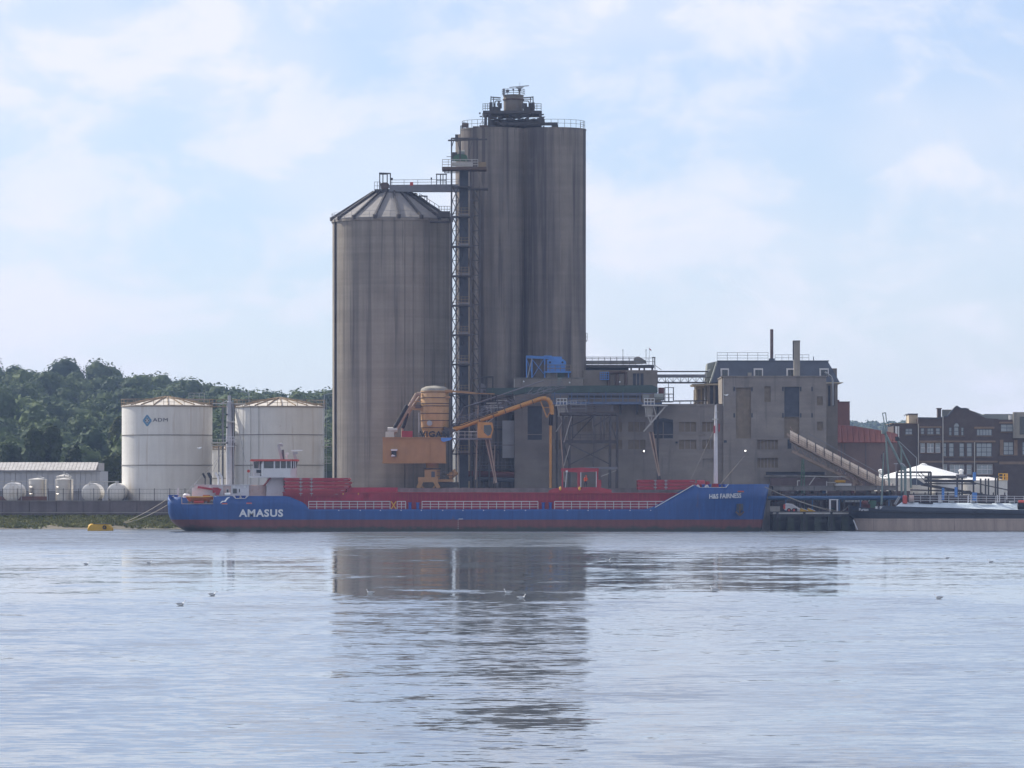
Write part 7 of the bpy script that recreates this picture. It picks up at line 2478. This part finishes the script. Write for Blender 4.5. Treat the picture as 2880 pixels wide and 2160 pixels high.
# pipe gallery beam over the jetty
d = 723.0
pg = thing('jetty_gallery', 'long concrete pipe gallery carried on posts above the jetty', 'gallery', (X(2350, d), d + 1, zj))
px = 2174
k = 0
while px < 2526:
    e_ = min(px + 58, 2526)
    part('gallery_panel', MB().pbox(px + .8, e_ - .8, 1367.5, 1379.5, d, .35), 'concrete_quay', pg)
    px = e_
part('gallery_core', MB().pbox(2174, 2526, 1368, 1379, d + .3, 2.2), 'slate_infill', pg)
part('gallery_edge', MB().pbox(2170, 2530, 1366, 1367.4, d - .1, 2.8), 'concrete_quay', pg)
each('gallery_post', bars([((X(q, d), d + 1, zj), P(q, 1379, d + 1)) for q in (2190, 2250, 2310, 2375, 2440, 2505)], .3), 'steel_dark', pg)
bp = thing('blue_pipeline', 'long blue pipeline on low brackets across the jetty', 'pipe', (X(2350, 716), 716, zj))
part('pipe', MB().tube(P(2160, 1400, 717), P(2545, 1399, 717), .26, n=12), 'pipe_blue', bp, True)
part('pipe', MB().tube(P(2160, 1405, 717.6), P(2545, 1404, 717.6), .12, n=8), 'pipe_blue', bp, True)
each('bracket', bars([((X(q, 717), 717, zj), P(q, 1404, 717)) for q in (2210, 2285, 2360, 2420, 2500)], .18), 'pipe_blue', bp)
# dark machinery and stacked goods filling the shade under the gallery
uj = thing('jetty_store', 'dark lean-to store with shelves of pale goods beneath the gallery', 'store', (X(2350, 728), 729, zj))
part('rear_wall', MB().box(X(2170, 732), X(2560, 732), 732, 732.4, zj, Z(1381, 732)), 'wall_purple', uj)
rr = random.Random(17)
slots = list(range(24))
rr.shuffle(slots)
for k, (cname, cm) in enumerate([('pale grey', 'concrete_pale'), ('rust brown', 'steel_rust'), ('blackish', 'steel_dark'), ('slate grey', 'slate_infill'), ('dull red', 'roof_red'), ('dusty stone coloured', 'concrete_quay'), ('dark green', 'green_dark'), ('dark blue', 'pipe_blue')]):
    for j_, (lv, py) in enumerate((('top shelf', 1388), ('middle shelf', 1412), ('floor', 1437))):
        sl_ = slots[k * 3 + j_]
        px = 2180 + 14.2 * sl_ + rr.uniform(0, 3)
        w, h = rr.uniform(7, 15), rr.uniform(5, 10)
        solo('storage_crate', MB().pbox(px, px + w, py - h, py, rr.uniform(726.4, 729.5), rr.uniform(.5, 1.2)), cm, '%s crate on the %s of the store beneath the jetty gallery' % (cname, lv), 'crate', 'crates stored beneath the gallery')
part('shelf', MB().pbox(2174, 2540, 1388, 1389.5, 726, 5).pbox(2174, 2540, 1412, 1413.5, 726, 5), 'steel_dark', uj)
each('store_post', bars([((X(q, 726), 726.2, zj), P(q, 1384, 726.2)) for q in (2176, 2236, 2300, 2364, 2428, 2492, 2538)], .2), 'steel_dark', uj)
for k in range(8):
    solo('drum', MB().lathe(X(2378 + 9 * k, 727), 726.6, [(.24, Z(1412, 726.6)), (.25, Z(1410, 726.6)), (.24, Z(1408, 726.6)), (.24, Z(1404, 726.6))], 10), 'white_bright', '%s white drum from the goalpost frame on the shelf beneath the gallery' % ('first', 'second', 'third', 'fourth', 'fifth', 'sixth', 'seventh', 'eighth')[k], 'drum', 'white drums on the jetty shelf', True)

# white goalpost frame
t = thing('goalpost_frame', 'white painted steel goalpost frame on the jetty edge', 'frame', (X(2343, 713), 713, zj))
each('post', [MB().box(X(a, 713), X(b_, 713), 713, 713.3, zj, Z(1406, 713)) for a, b_ in ((2332, 2337), (2353, 2357))], 'white_paint', t)
part('crossbar', MB().pbox(2332, 2358, 1404, 1406.5, 713, .3), 'white_paint', t)

# skid steer loader on the jetty
d = 714.0
sl = thing('skid_loader', 'small white and red skid steer loader parked on the jetty', 'loader', (X(2225, d), d + .8, zj))
part('body', MB().pprism([(2206, 1432), (2205, 1422), (2210, 1417), (2222, 1417), (2234, 1421), (2238, 1428), (2236, 1434), (2210, 1435)], d, 1.5), 'white_paint', sl)
part('engine_cover', MB().pprism([(2204, 1431), (2204, 1420), (2209, 1418), (2209, 1432)], d - .02, 1.54), 'red_bright', sl)
part('cab_cage', MB().bar(P(2217, 1418, d + .1), P(2217, 1405, d + .1), .09).bar(P(2235, 1421, d + .1), P(2232, 1405, d + .1), .09).bar(P(2216, 1405, d + .1), P(2234, 1405, d + .1), .09).bar(P(2217, 1418, d + 1.4), P(2217, 1405, d + 1.4), .09).bar(P(2235, 1421, d + 1.4), P(2232, 1405, d + 1.4), .09).pbox(2216, 2234, 1404, 1406, d + .1, 1.35), 'steel_dark', sl)
part('lift_arm', MB().barpath([P(2210, 1417, d - .1), P(2228, 1419, d - .1), P(2248, 1432, d - .1)], .16, .22), 'white_paint', sl)
part('bucket', MB().pprism([(2244, 1438), (2246, 1428), (2251, 1430), (2257, 1438)], d - .1, 1.7), 'white_paint', sl)
for px in (2219, 2233):
    for y in (-.12, 1.35):
        wy = d + y
        w = part('wheel', MB().tube(P(px, 1435, wy), P(px, 1435, wy + .26), .32, n=16), 'black_rubber', sl, True)
        part('rim', MB().tube(P(px, 1435, wy - .02), P(px, 1435, wy + .28), .17, n=12), 'red_bright', w, True)
for i, (px, lab) in enumerate(((2262, 'yellow wedge ramp nearer to the small loader'), (2282, 'yellow wedge ramp farther from the small loader'))):
    t = thing('wedge_ramp', lab, 'ramp', (X(px, 713), 713, zj), 'yellow wedge ramps on the jetty')
    part('ramp_plate', MB().prism([(X(px - 12, 713), zj), (X(px + 12, 713), zj), (X(px + 9, 713), zj + .12), (X(px - 10, 713), Z(1429, 713))], 712.4, 713.6), 'yellow_buoy', t)
    part('ramp_edge', MB().bar((X(px + 10, 713), 712.35, zj + .14), (X(px - 10, 713), 712.35, Z(1428.5, 713)), .08), 'white_paint', t)
t = solo('concrete_block', MB().pbox(2166, 2194, 1424, 1438.6, 713, 1), 'concrete_pale', 'pale concrete block on the jetty beside the ship bow', 'block')

# parked vehicle glimpsed under the conveyor
d = 745.0
t = thing('site_van', 'yellow and white site van half hidden under the sloping conveyor', 'van', (X(2372, d), d + 1, GZ))
part('van_body', MB().pprism([(2349, 1367), (2349, 1361), (2362, 1359), (2395, 1360), (2395, 1368)], d, 2), 'white_bright', t)
part('van_roof', MB().pbox(2349, 2378, 1350, 1357, d + .1, 1.8), 'yellow_paint', t)
part('van_glass', MB().pbox(2350, 2376, 1357, 1360, d + .12, 1.7), 'glass_dark', t)
each('wheel', [MB().tube(P(q, 1375, d - .05), P(q, 1375, d + .2), .4, n=14) for q in (2356, 2388)], 'black_rubber', t)
part('chassis', MB().pbox(2350, 2394, 1368, 1376, d + .2, 1.6), 'black_paint', t)
# green mast and small frames at the foot of the tower block
t = thing('green_mast', 'slim dark green lattice mast in front of the tower block foot', 'mast', (X(2258, 728), 728, zj))
mb = MB()
for s_ in (-4, 4):
    mb.bar((X(2258 + s_ * 1.8, 728), 728, zj), P(2258 + s_ * .5, 1292, 728), .14)
for k in range(10):
    y = 1300 + 10 * k
    mb.bar(P(2255 - k * .4, y, 728), P(2261 + k * .4, y + 10, 728), .07)
part('lattice', mb, 'green_machine', t)
t = thing('shed_frame', 'pale steel pipe frame with a diagonal brace behind the gallery', 'frame', (X(2280, 730), 730, zj))
each('post', bars([((X(q, 730), 730, zj), P(q, tp_, 730)) for q, tp_ in ((2243, 1352), (2262, 1340), (2325, 1354))], .16), 'steel_pale', t)
part('rail', MB().bar(P(2243, 1352, 730), P(2250, 1352, 730), .14).bar(P(2262, 1339, 730), P(2380, 1341, 730), .1).bar(P(2325, 1357, 730), P(2350, 1357, 730), .08), 'steel_pale', t)
part('brace', MB().bar(P(2276, 1364, 730), P(2293, 1340, 730), .12), 'steel_pale', t)

# loading derricks (marine arms)
d = 726.0
ld = thing('marine_loader', 'pale green folded marine loading arm standing over the barge foredeck', 'loader', (X(2500, d), d, zj))
part('riser', MB().tube((X(2506, d), d, zj), P(2489, 1190, d), .16, .13, 10), 'green_pale', ld)
part('inner_arm', MB().tube(P(2486, 1213, d + .3), P(2542, 1322, d + .3), .22, .18, 10), 'green_pale', ld)
part('head_stay', MB().barpath([P(2490, 1205, d), P(2482, 1162, d), P(2491, 1161, d), P(2493, 1185, d), P(2503, 1198, d)], .14), 'green_pale', ld)
part('counterweight', MB().pbox(2480, 2490, 1208, 1220, d - .4, .8), 'green_pale', ld)
part('pivot', MB().tube(P(2543, 1318, d - .2), P(2543, 1318, d + .8), .35, n=12), 'green_pale', ld)
la = thing('marine_loader', 'grey green loading arm with a bent cable, second from the conveyor', 'loader', (X(2536, d + 1), d + 1, zj))
part('riser', MB().tube((X(2536, d + 1), d + 1, zj), P(2535, 1254, d + 1), .16, .12, 10), 'green_pale', la)
part('outer_arm', MB().tube(P(2521, 1232, d + 1), P(2560, 1312, d + 1), .13, .1, 8).tube(P(2560, 1312, d + 1), P(2562, 1372, d + 1), .16), 'green_pale', la)
part('cable', MB().path([P(2521, 1234, d + 1), P(2578, 1288, d + 1), P(2578, 1366, d + 1)], .06), 'steel_galv', la)
part('head_block', MB().pbox(2518, 2528, 1228, 1240, d + .7, .6), 'black_paint', la)
lc = thing('deck_hose_crane', 'pale upright hose crane post behind the red deck drum', 'crane', (X(2545, 716), 716, zj))
part('post', MB().tube((X(2546, 716), 716, zj), P(2546, 1312, 716), .2, .2, 10), 'green_pale', lc)
part('head', MB().path([P(2546, 1314, 716), P(2540, 1306, 716), P(2532, 1304, 716)], .16), 'steel_galv', lc)
t = thing('lamp_column', 'slim lamp column by the jetty gallery end', 'lamp', (X(2512, 722), 722, zj))
part('pole', MB().bar((X(2520, 722), 722, zj), P(2520, 1304, 722), .1), 'steel_grey', t)
part('lamp_bar', MB().bar(P(2514, 1304, 722), P(2526, 1304, 722), .12), 'steel_galv', t)

# pipe gantries right of the derricks
d = 735.0
pr = thing('pipe_gantry', 'dark steel pipe gantry frames crossing in front of the white tanks', 'pipework', (X(2680, d), d, zj))
each('frame', [MB().barpath([(X(2523, d), d, zj), P(2523, 1328, d), P(2618, 1328, d), (X(2618, d), d, zj)], .28)] + [MB().bar((X(q, d), d, zj), P(q, tp_, d), .24) for q, tp_ in ((2612, 1330), (2692, 1340), (2706, 1344), (2738, 1330), (2758, 1346), (2772, 1346), (2780, 1346), (2800, 1340), (2806, 1344))], 'steel_dark', pr)
each('pipe_run', [MB().bar(P(2520, 1338, d + .3), P(2810, 1340, d + .3), .14), MB().bar(P(2600, 1343, d), P(2700, 1343, d), .3), MB().bar(P(2600, 1352, d + .2), P(2740, 1353, d + .2), .4), MB().bar(P(2600, 1360, d), P(2745, 1361, d), .2), MB().bar(P(2590, 1362, d - .2), P(2820, 1402, d - .2), .22, .4), MB().bar(P(2720, 1354, d + .4), P(2834, 1378, d + .4), .16), MB().bar(P(2560, 1378, d), P(2730, 1382, d), .2), MB().bar(P(2560, 1390, d), P(2740, 1388, d), .16)], 'steel_dark', pr)
each('brace', bars([(P(2580, 1330, d), P(2610, 1362, d)), (P(2590, 1330, d), P(2612, 1350, d))], .1), 'steel_dark', pr)
each('valve_stand', [MB().pbox(a, b_, c, e_, d - 1, .4) for a, b_, c, e_ in ((2649, 2656, 1372, 1406), (2685, 2693, 1370, 1398), (2737, 2745, 1328, 1352), (2735, 2748, 1385, 1410))], 'steel_blue', pr)
part('gantry_roof', MB().pprism([(2566, 1346), (2574, 1344), (2600, 1360), (2596, 1364), (2566, 1364)], d - 1, 2), 'slate', pr)
part('manifold', MB().pbox(2690, 2720, 1334, 1344, d - .6, 1).tube(P(2698, 1340, d - .8), P(2714, 1340, d - .8), .25), 'steel_grey', pr)
part('lower_screen', MB().pbox(2560, 2830, 1392, 1412, d + 2, .3), 'wall_purple', pr)
each('screen_post', bars([((X(q, d), d + 1.8, zj), P(q, 1385, d + 1.8)) for q in range(2570, 2830, 32)], .18), 'steel_dark', pr)

# ================================================================== black barge
d = 704.5
bg = thing('tanker_barge', 'black and tan tanker barge with pale blue deck trunk moored at the jetty', 'barge', (X(2640, d), d + 5, 0))
stn = [2386, 2389, 2393, 2398, 2406, 2420, 2440, 2470, 2520, 2600, 2700, 2800, 2900, 2980]
topb = lambda px: float(np.interp(px, [2386, 2420, 2470, 2520, 2600, 2980], [Z(1421, d), Z(1427, d), Z(1433, d), Z(1436, d), Z(1437, d), Z(1438, d)]))
mb = MB()
lev = [-.6, 0, .6, 1.2, 1.85, 2.3]
nk = len(lev) + 1
for side in (-1, 1):
    base = len(mb.v)
    for px in stn:
        u = (px - 2386) / (2980 - 2386)
        for z in lev + [topb(px)]:
            e0 = float(np.interp(z, [-.6, 0, 1.85, 1.9, 3.8], [1.0, .85, .55, -.1, -.35]))
            x = X(2386, d) + .6 + e0 * max(0, 1 - u * 12)
            x = x + (X(px, d) - X(2386, d))
            tb_ = min(1, (px - 2386) * d / F / 5.5)
            h = 5 * (1 - (1 - tb_) ** 2) ** .6 * (1 - .2 * (1 - tb_) * max(0, 1 - z / 3.5)) if tb_ > 0 else 0.02
            mb.v.append((x, d + 5 + side * h, z))
    for i in range(len(stn) - 1):
        for k in range(nk - 1):
            a = base + i * nk + k
            q = (a, a + nk, a + nk + 1, a + 1)
            mb.f.append(q if side < 0 else q[::-1])
nv = len(stn) * nk
for i in range(len(stn) - 1):
    a, b_ = i * nk + nk - 1, (i + 1) * nk + nk - 1
    mb.f.append((a, b_, nv + b_, nv + a))
part('hull', mb, 'barge_hull', bg, True)
part('rubbing_strake', MB().barpath([P(2398, 1437, d + 2.6), P(2420, 1438, d + .95), P(2470, 1440, d - .1), P(2600, 1443, d - .12), P(2980, 1448, d - .12)], .25, .2), 'black_rubber', bg)
part('tank_trunk', MB().pprism([(2470, 1436), (2490, 1422), (2520, 1424), (2850, 1433.6), (2980, 1437), (2980, 1441), (2470, 1440)], d + .55, 8.5), 'barge_trunk', bg)
part('trunk_top', MB().add([P(2520, 1424, d + .5), P(2850, 1433.5, d + .5), P(2980, 1436, d + .5), P(2980, 1417, d + 2.5), P(2535, 1413, d + 2.5), P(2535, 1413, d + 7), P(2980, 1417, d + 7), P(2535, 1425, d + 7), P(2980, 1437, d + 7)],
                           [(0, 1, 2, 3, 4), (4, 3, 6, 5), (5, 6, 8, 7), (0, 4, 5, 7), (2, 8, 6, 3), (0, 7, 8, 2, 1)]), 'barge_deck', bg)
each('deck_pipe', [MB().bar(P(a, 1414, d + 2), P(a + 40, 1415.5, d + 2), .2) for a in (2584, 2750)], 'black_paint', bg)
each('trunk_vent', [MB().pbox(a, a + 12, 1409, 1413.5, d + 2.4, .6) for a in (2560, 2640, 2672, 2730, 2800, 2840)], 'steel_galv', bg)
mb = MB().rail([P(2563, 1413, d + 2.3), P(2985, 1416, d + 2.3)], 1.05, 1.35, .04, 3)
part('deck_rail', mb, 'white_paint', bg)
each('rail_gate', [MB().bar(P(q, 1413, d + 2.2), P(q, 1392, d + 2.2), .14) for q in (2641, 2646, 2724, 2731, 2805, 2811)], 'white_paint', bg)
part('foremast', MB().tube(P(2479, 1420, d + 4), P(2485, 1273, d + 4), .16, .09, 10), 'green_pale', bg)
part('mast_lights', MB().pbox(2478, 2480, 1278, 1290, d + 3.8, .3).bar(P(2478, 1292, d + 4), P(2486, 1296, d + 4), .08).pbox(2483, 2485, 1270, 1274, d + 3.9, .2), 'black_paint', bg)
part('deck_drum', MB().lathe(X(2545, d + 2), d + 2, [(.35, Z(1416, d)), (.35, Z(1396, d)), (.2, Z(1393, d))], 14), 'red_bright', bg, True)
part('hose_reel', MB().tube(P(2557, 1402, d + 2), P(2570, 1402, d + 2), .5, n=14), 'pink_paint', bg)
part('stern_winch', MB().tube(P(2862, 1421, d + .8), P(2884, 1421, d + .8), .62, n=14), 'black_paint', bg)
part('winch_cap', MB().tube(P(2864, 1413, d + .6), P(2880, 1413, d + .6), .3, n=12), 'red_bright', bg)
each('bollard', [MB().lathe(X(q, d + 1.2), d + 1.2, [(.16, Z(1433, d)), (.16, Z(1426, d)), (.2, Z(1425, d)), (.2, Z(1424, d))], 12) for q in (2465, 2478)], 'white_bright', bg)
part('deck_winch', MB().pbox(2424, 2448, 1418, 1430, d + 3, 1.5).tube(P(2424, 1416, d + 3), P(2440, 1416, d + 3), .4), 'roof_red', bg)
part('green_locker', MB().pbox(2446, 2464, 1408, 1428, d + 4, 1.2), 'green_machine', bg)
part('brow', MB().bar(P(2515, 1418, d + 1), P(2528, 1396, d + 1), .14).bar(P(2519, 1419, d + 1), P(2532, 1397, d + 1), .14), 'steel_galv', bg)
tn = text_mb('Purton', .42, 1.35, .02, .01)
part('lettering', moved(tn, P(2429, 1433, d + .35)), 'lettering_white', bg)
part('ladder_mark', MB().bar(P(2400, 1462, d + 2.2), P(2412, 1490, d + 2.0), .12), 'lettering_white', bg)

# ================================================================== mooring lines
def line(label, a, b_, sag, r=.035, n=12):
    a, b_ = Vector(a), Vector(b_)
    mb = MB()
    pts = []
    for i in range(n + 1):
        k = i / n
        p = a.lerp(b_, k)
        p.z -= sag * 4 * k * (1 - k)
        pts.append(p)
    mb.path(pts, r, 5)
    return solo('mooring_line', mb, 'rope', label, 'rope', 'mooring lines')


line('upper mooring rope from the ship stern to the grassy bank', P(470, 1404, D0 + 2), (X(344, 748), 748, .9), .25, .05)
line('lower mooring rope from the ship stern to the grassy bank', P(471, 1420, D0 + 2), (X(350, 748), 748, .9), .35, .05)
line('mooring rope sloping from the ship bow to the goalpost frame', P(2152, 1370, D0 + 3), P(2340, 1438, 713), .3, .06)
line('slack mooring rope hanging from the barge bow to the jetty', P(2388, 1421, d + 5), P(2345, 1440, 712), .45, .05)
line('second bow rope running just beneath the first one', P(2215, 1396, 708), P(2372, 1439.5, 713.5), .3, .04)

# ================================================================== gulls
def gull(label, px, py, facing, size=1.0, group='gulls resting on the river'):
    d = EYE * F / (py - HZ)
    x0, y0 = X(px, d), d
    t = thing('gull', label, 'gull', (x0, y0, 0), group)
    f = facing

    def T(x, y, z):
        return (x0 + f * x * size, y0 + y * size, z * size)

    def body(secs, n=10):
        mb = MB()
        for (x, z, w, h) in secs:
            for i in range(n):
                a = 2 * math.pi * i / n
                mb.v.append(T(x, w * math.cos(a), z + h * math.sin(a)))
        for k in range(len(secs) - 1):
            for i in range(n):
                j = (i + 1) % n
                mb.f.append((k * n + i, k * n + j, (k + 1) * n + j, (k + 1) * n + i))
        return mb

    part('body', body([(-.24, .13, .01, .01), (-.2, .11, .05, .04), (-.08, .06, .09, .075), (.05, .06, .09, .08), (.13, .1, .06, .07), (.155, .16, .036, .045), (.165, .21, .034, .04), (.18, .245, .036, .036), (.21, .25, .02, .02), (.222, .25, .004, .004)]), 'feather_white', t, True)
    for s_ in (-1, 1):
        mb = MB()
        for (x, z, h) in ((.1, .1, .035), (0, .115, .05), (-.14, .12, .035), (-.27, .125, .008)):
            yy = s_ * (.085 if x > -.2 else .03)
            mb.v += [T(x, yy, z + h), T(x, yy + s_ * .015, z), T(x, yy * .9, z - h)]
        for k in range(3):
            a = k * 3
            mb.f += [(a, a + 3, a + 4, a + 1), (a + 1, a + 4, a + 5, a + 2), (a, a + 2, a + 5, a + 3)]
        part('wing', mb, 'feather_grey', t)
    part('beak', MB().tube(T(.21, 0, .248), T(.262, 0, .238), .009, .003, 6), 'beak_red', t)
    return t


for a in [('gull floating farthest toward the grassy bank, facing the ship', 243, 1589, 1), ('gull floating below the ship stern, second from the bank', 420, 1586, 1),
          ('gull floating alone with its head raised below the ship stern', 598, 1676, 1), ('gull floating lower than its neighbour below the stern', 509, 1704, 1),
          ('gull floating in the dark silo reflection, beside the lighter strip', 1041, 1671, -1), ('gull at the lower edge of the silo reflection, head up', 1428, 1670, -1),
          ('gull just below the silo reflection edge, facing the bow', 1467, 1685, 1), ('tiny gull afloat beneath the bow side of the ship', 1710, 1579, 1),
          ('largest gull floating alone below the ship bow', 2009, 1664, -1), ('gull floating alone below the black barge', 2640, 1685, -1),
          ('tiny gull afloat nearest below the barge', 2663, 1572, -1), ('tiny gull afloat toward the picture edge below the barge', 2786, 1583, -1)]:
    gull(*a, size=1.25 if a[1] == 2009 else 1.05)


def flying(label, px, py, d, span, bank):
    c = P(px, py, d)
    t = thing('flying_gull', label, 'gull', c, 'gulls in flight')
    mb = MB()
    n = 8
    secs = [(-.2, .01), (-.12, .05), (0, .07), (.12, .055), (.18, .03), (.22, .005)]
    for x, r in secs:
        for i in range(n):
            a = 2 * math.pi * i / n
            mb.v.append((c.x - x, c.y + r * math.cos(a), c.z + r * math.sin(a)))
    for k in range(len(secs) - 1):
        for i in range(n):
            j = (i + 1) % n
            mb.f.append((k * n + i, k * n + j, (k + 1) * n + j, (k + 1) * n + i))
    part('body', mb, 'feather_white', t, True)
    for s_ in (-1, 1):
        e = Vector((s_ * span * .28, -.05, span * (.18 + bank * s_)))
        g = Vector((s_ * span * .5, .02, span * (.12 + bank * s_ * 1.8)))
        m_ = MB()
        w = Vector((.09, .0, -.04))
        for p, k in ((Vector((0, 0, 0)), 1.0), (e, 1.0), (g, .25)):
            for o in (w * k, w * -k):
                m_.v += [tuple(c + p + o), tuple(c + p + o + Vector((0, .02, .02)))]
        for a in (0, 4):
            m_.f += [(a, a + 2, a + 6, a + 4), (a + 1, a + 5, a + 7, a + 3), (a, a + 4, a + 5, a + 1), (a + 2, a + 3, a + 7, a + 6)]
        part('wing', m_, 'feather_white', t)
    return t


flying('white gull flying past the blue hull near the stern', 633, 1410, 690, 1.3, .18)
flying('white gull flying in front of the lettered tank', 561, 1261, 690, .7, .05)
flying('white gull flying before the tall concrete block', 2043, 1112, 690, .6, .02)

# ================================================================== haze
mb = MB().box(-2150, 2150, -150, 4150, -1.5, 95)
o = raw('haze', mb.v, mb.f, 'white_bright')
m = bpy.data.materials.new('haze_air')
m.use_nodes = True
nt = m.node_tree
nt.nodes.clear()
out = nt.nodes.new('ShaderNodeOutputMaterial')
pv = nt.nodes.new('ShaderNodeVolumePrincipled')
pv.inputs['Color'].default_value = (0.46, 0.62, 1.0, 1)
pv.inputs['Density'].default_value = 0.00010
pv.inputs['Anisotropy'].default_value = 0.2
nt.links.new(pv.outputs[0], out.inputs['Volume'])
o.data.materials.clear()
o.data.materials.append(m)
tag(o, 'thin pale blue summer haze over the river', 'haze', kind='stuff')
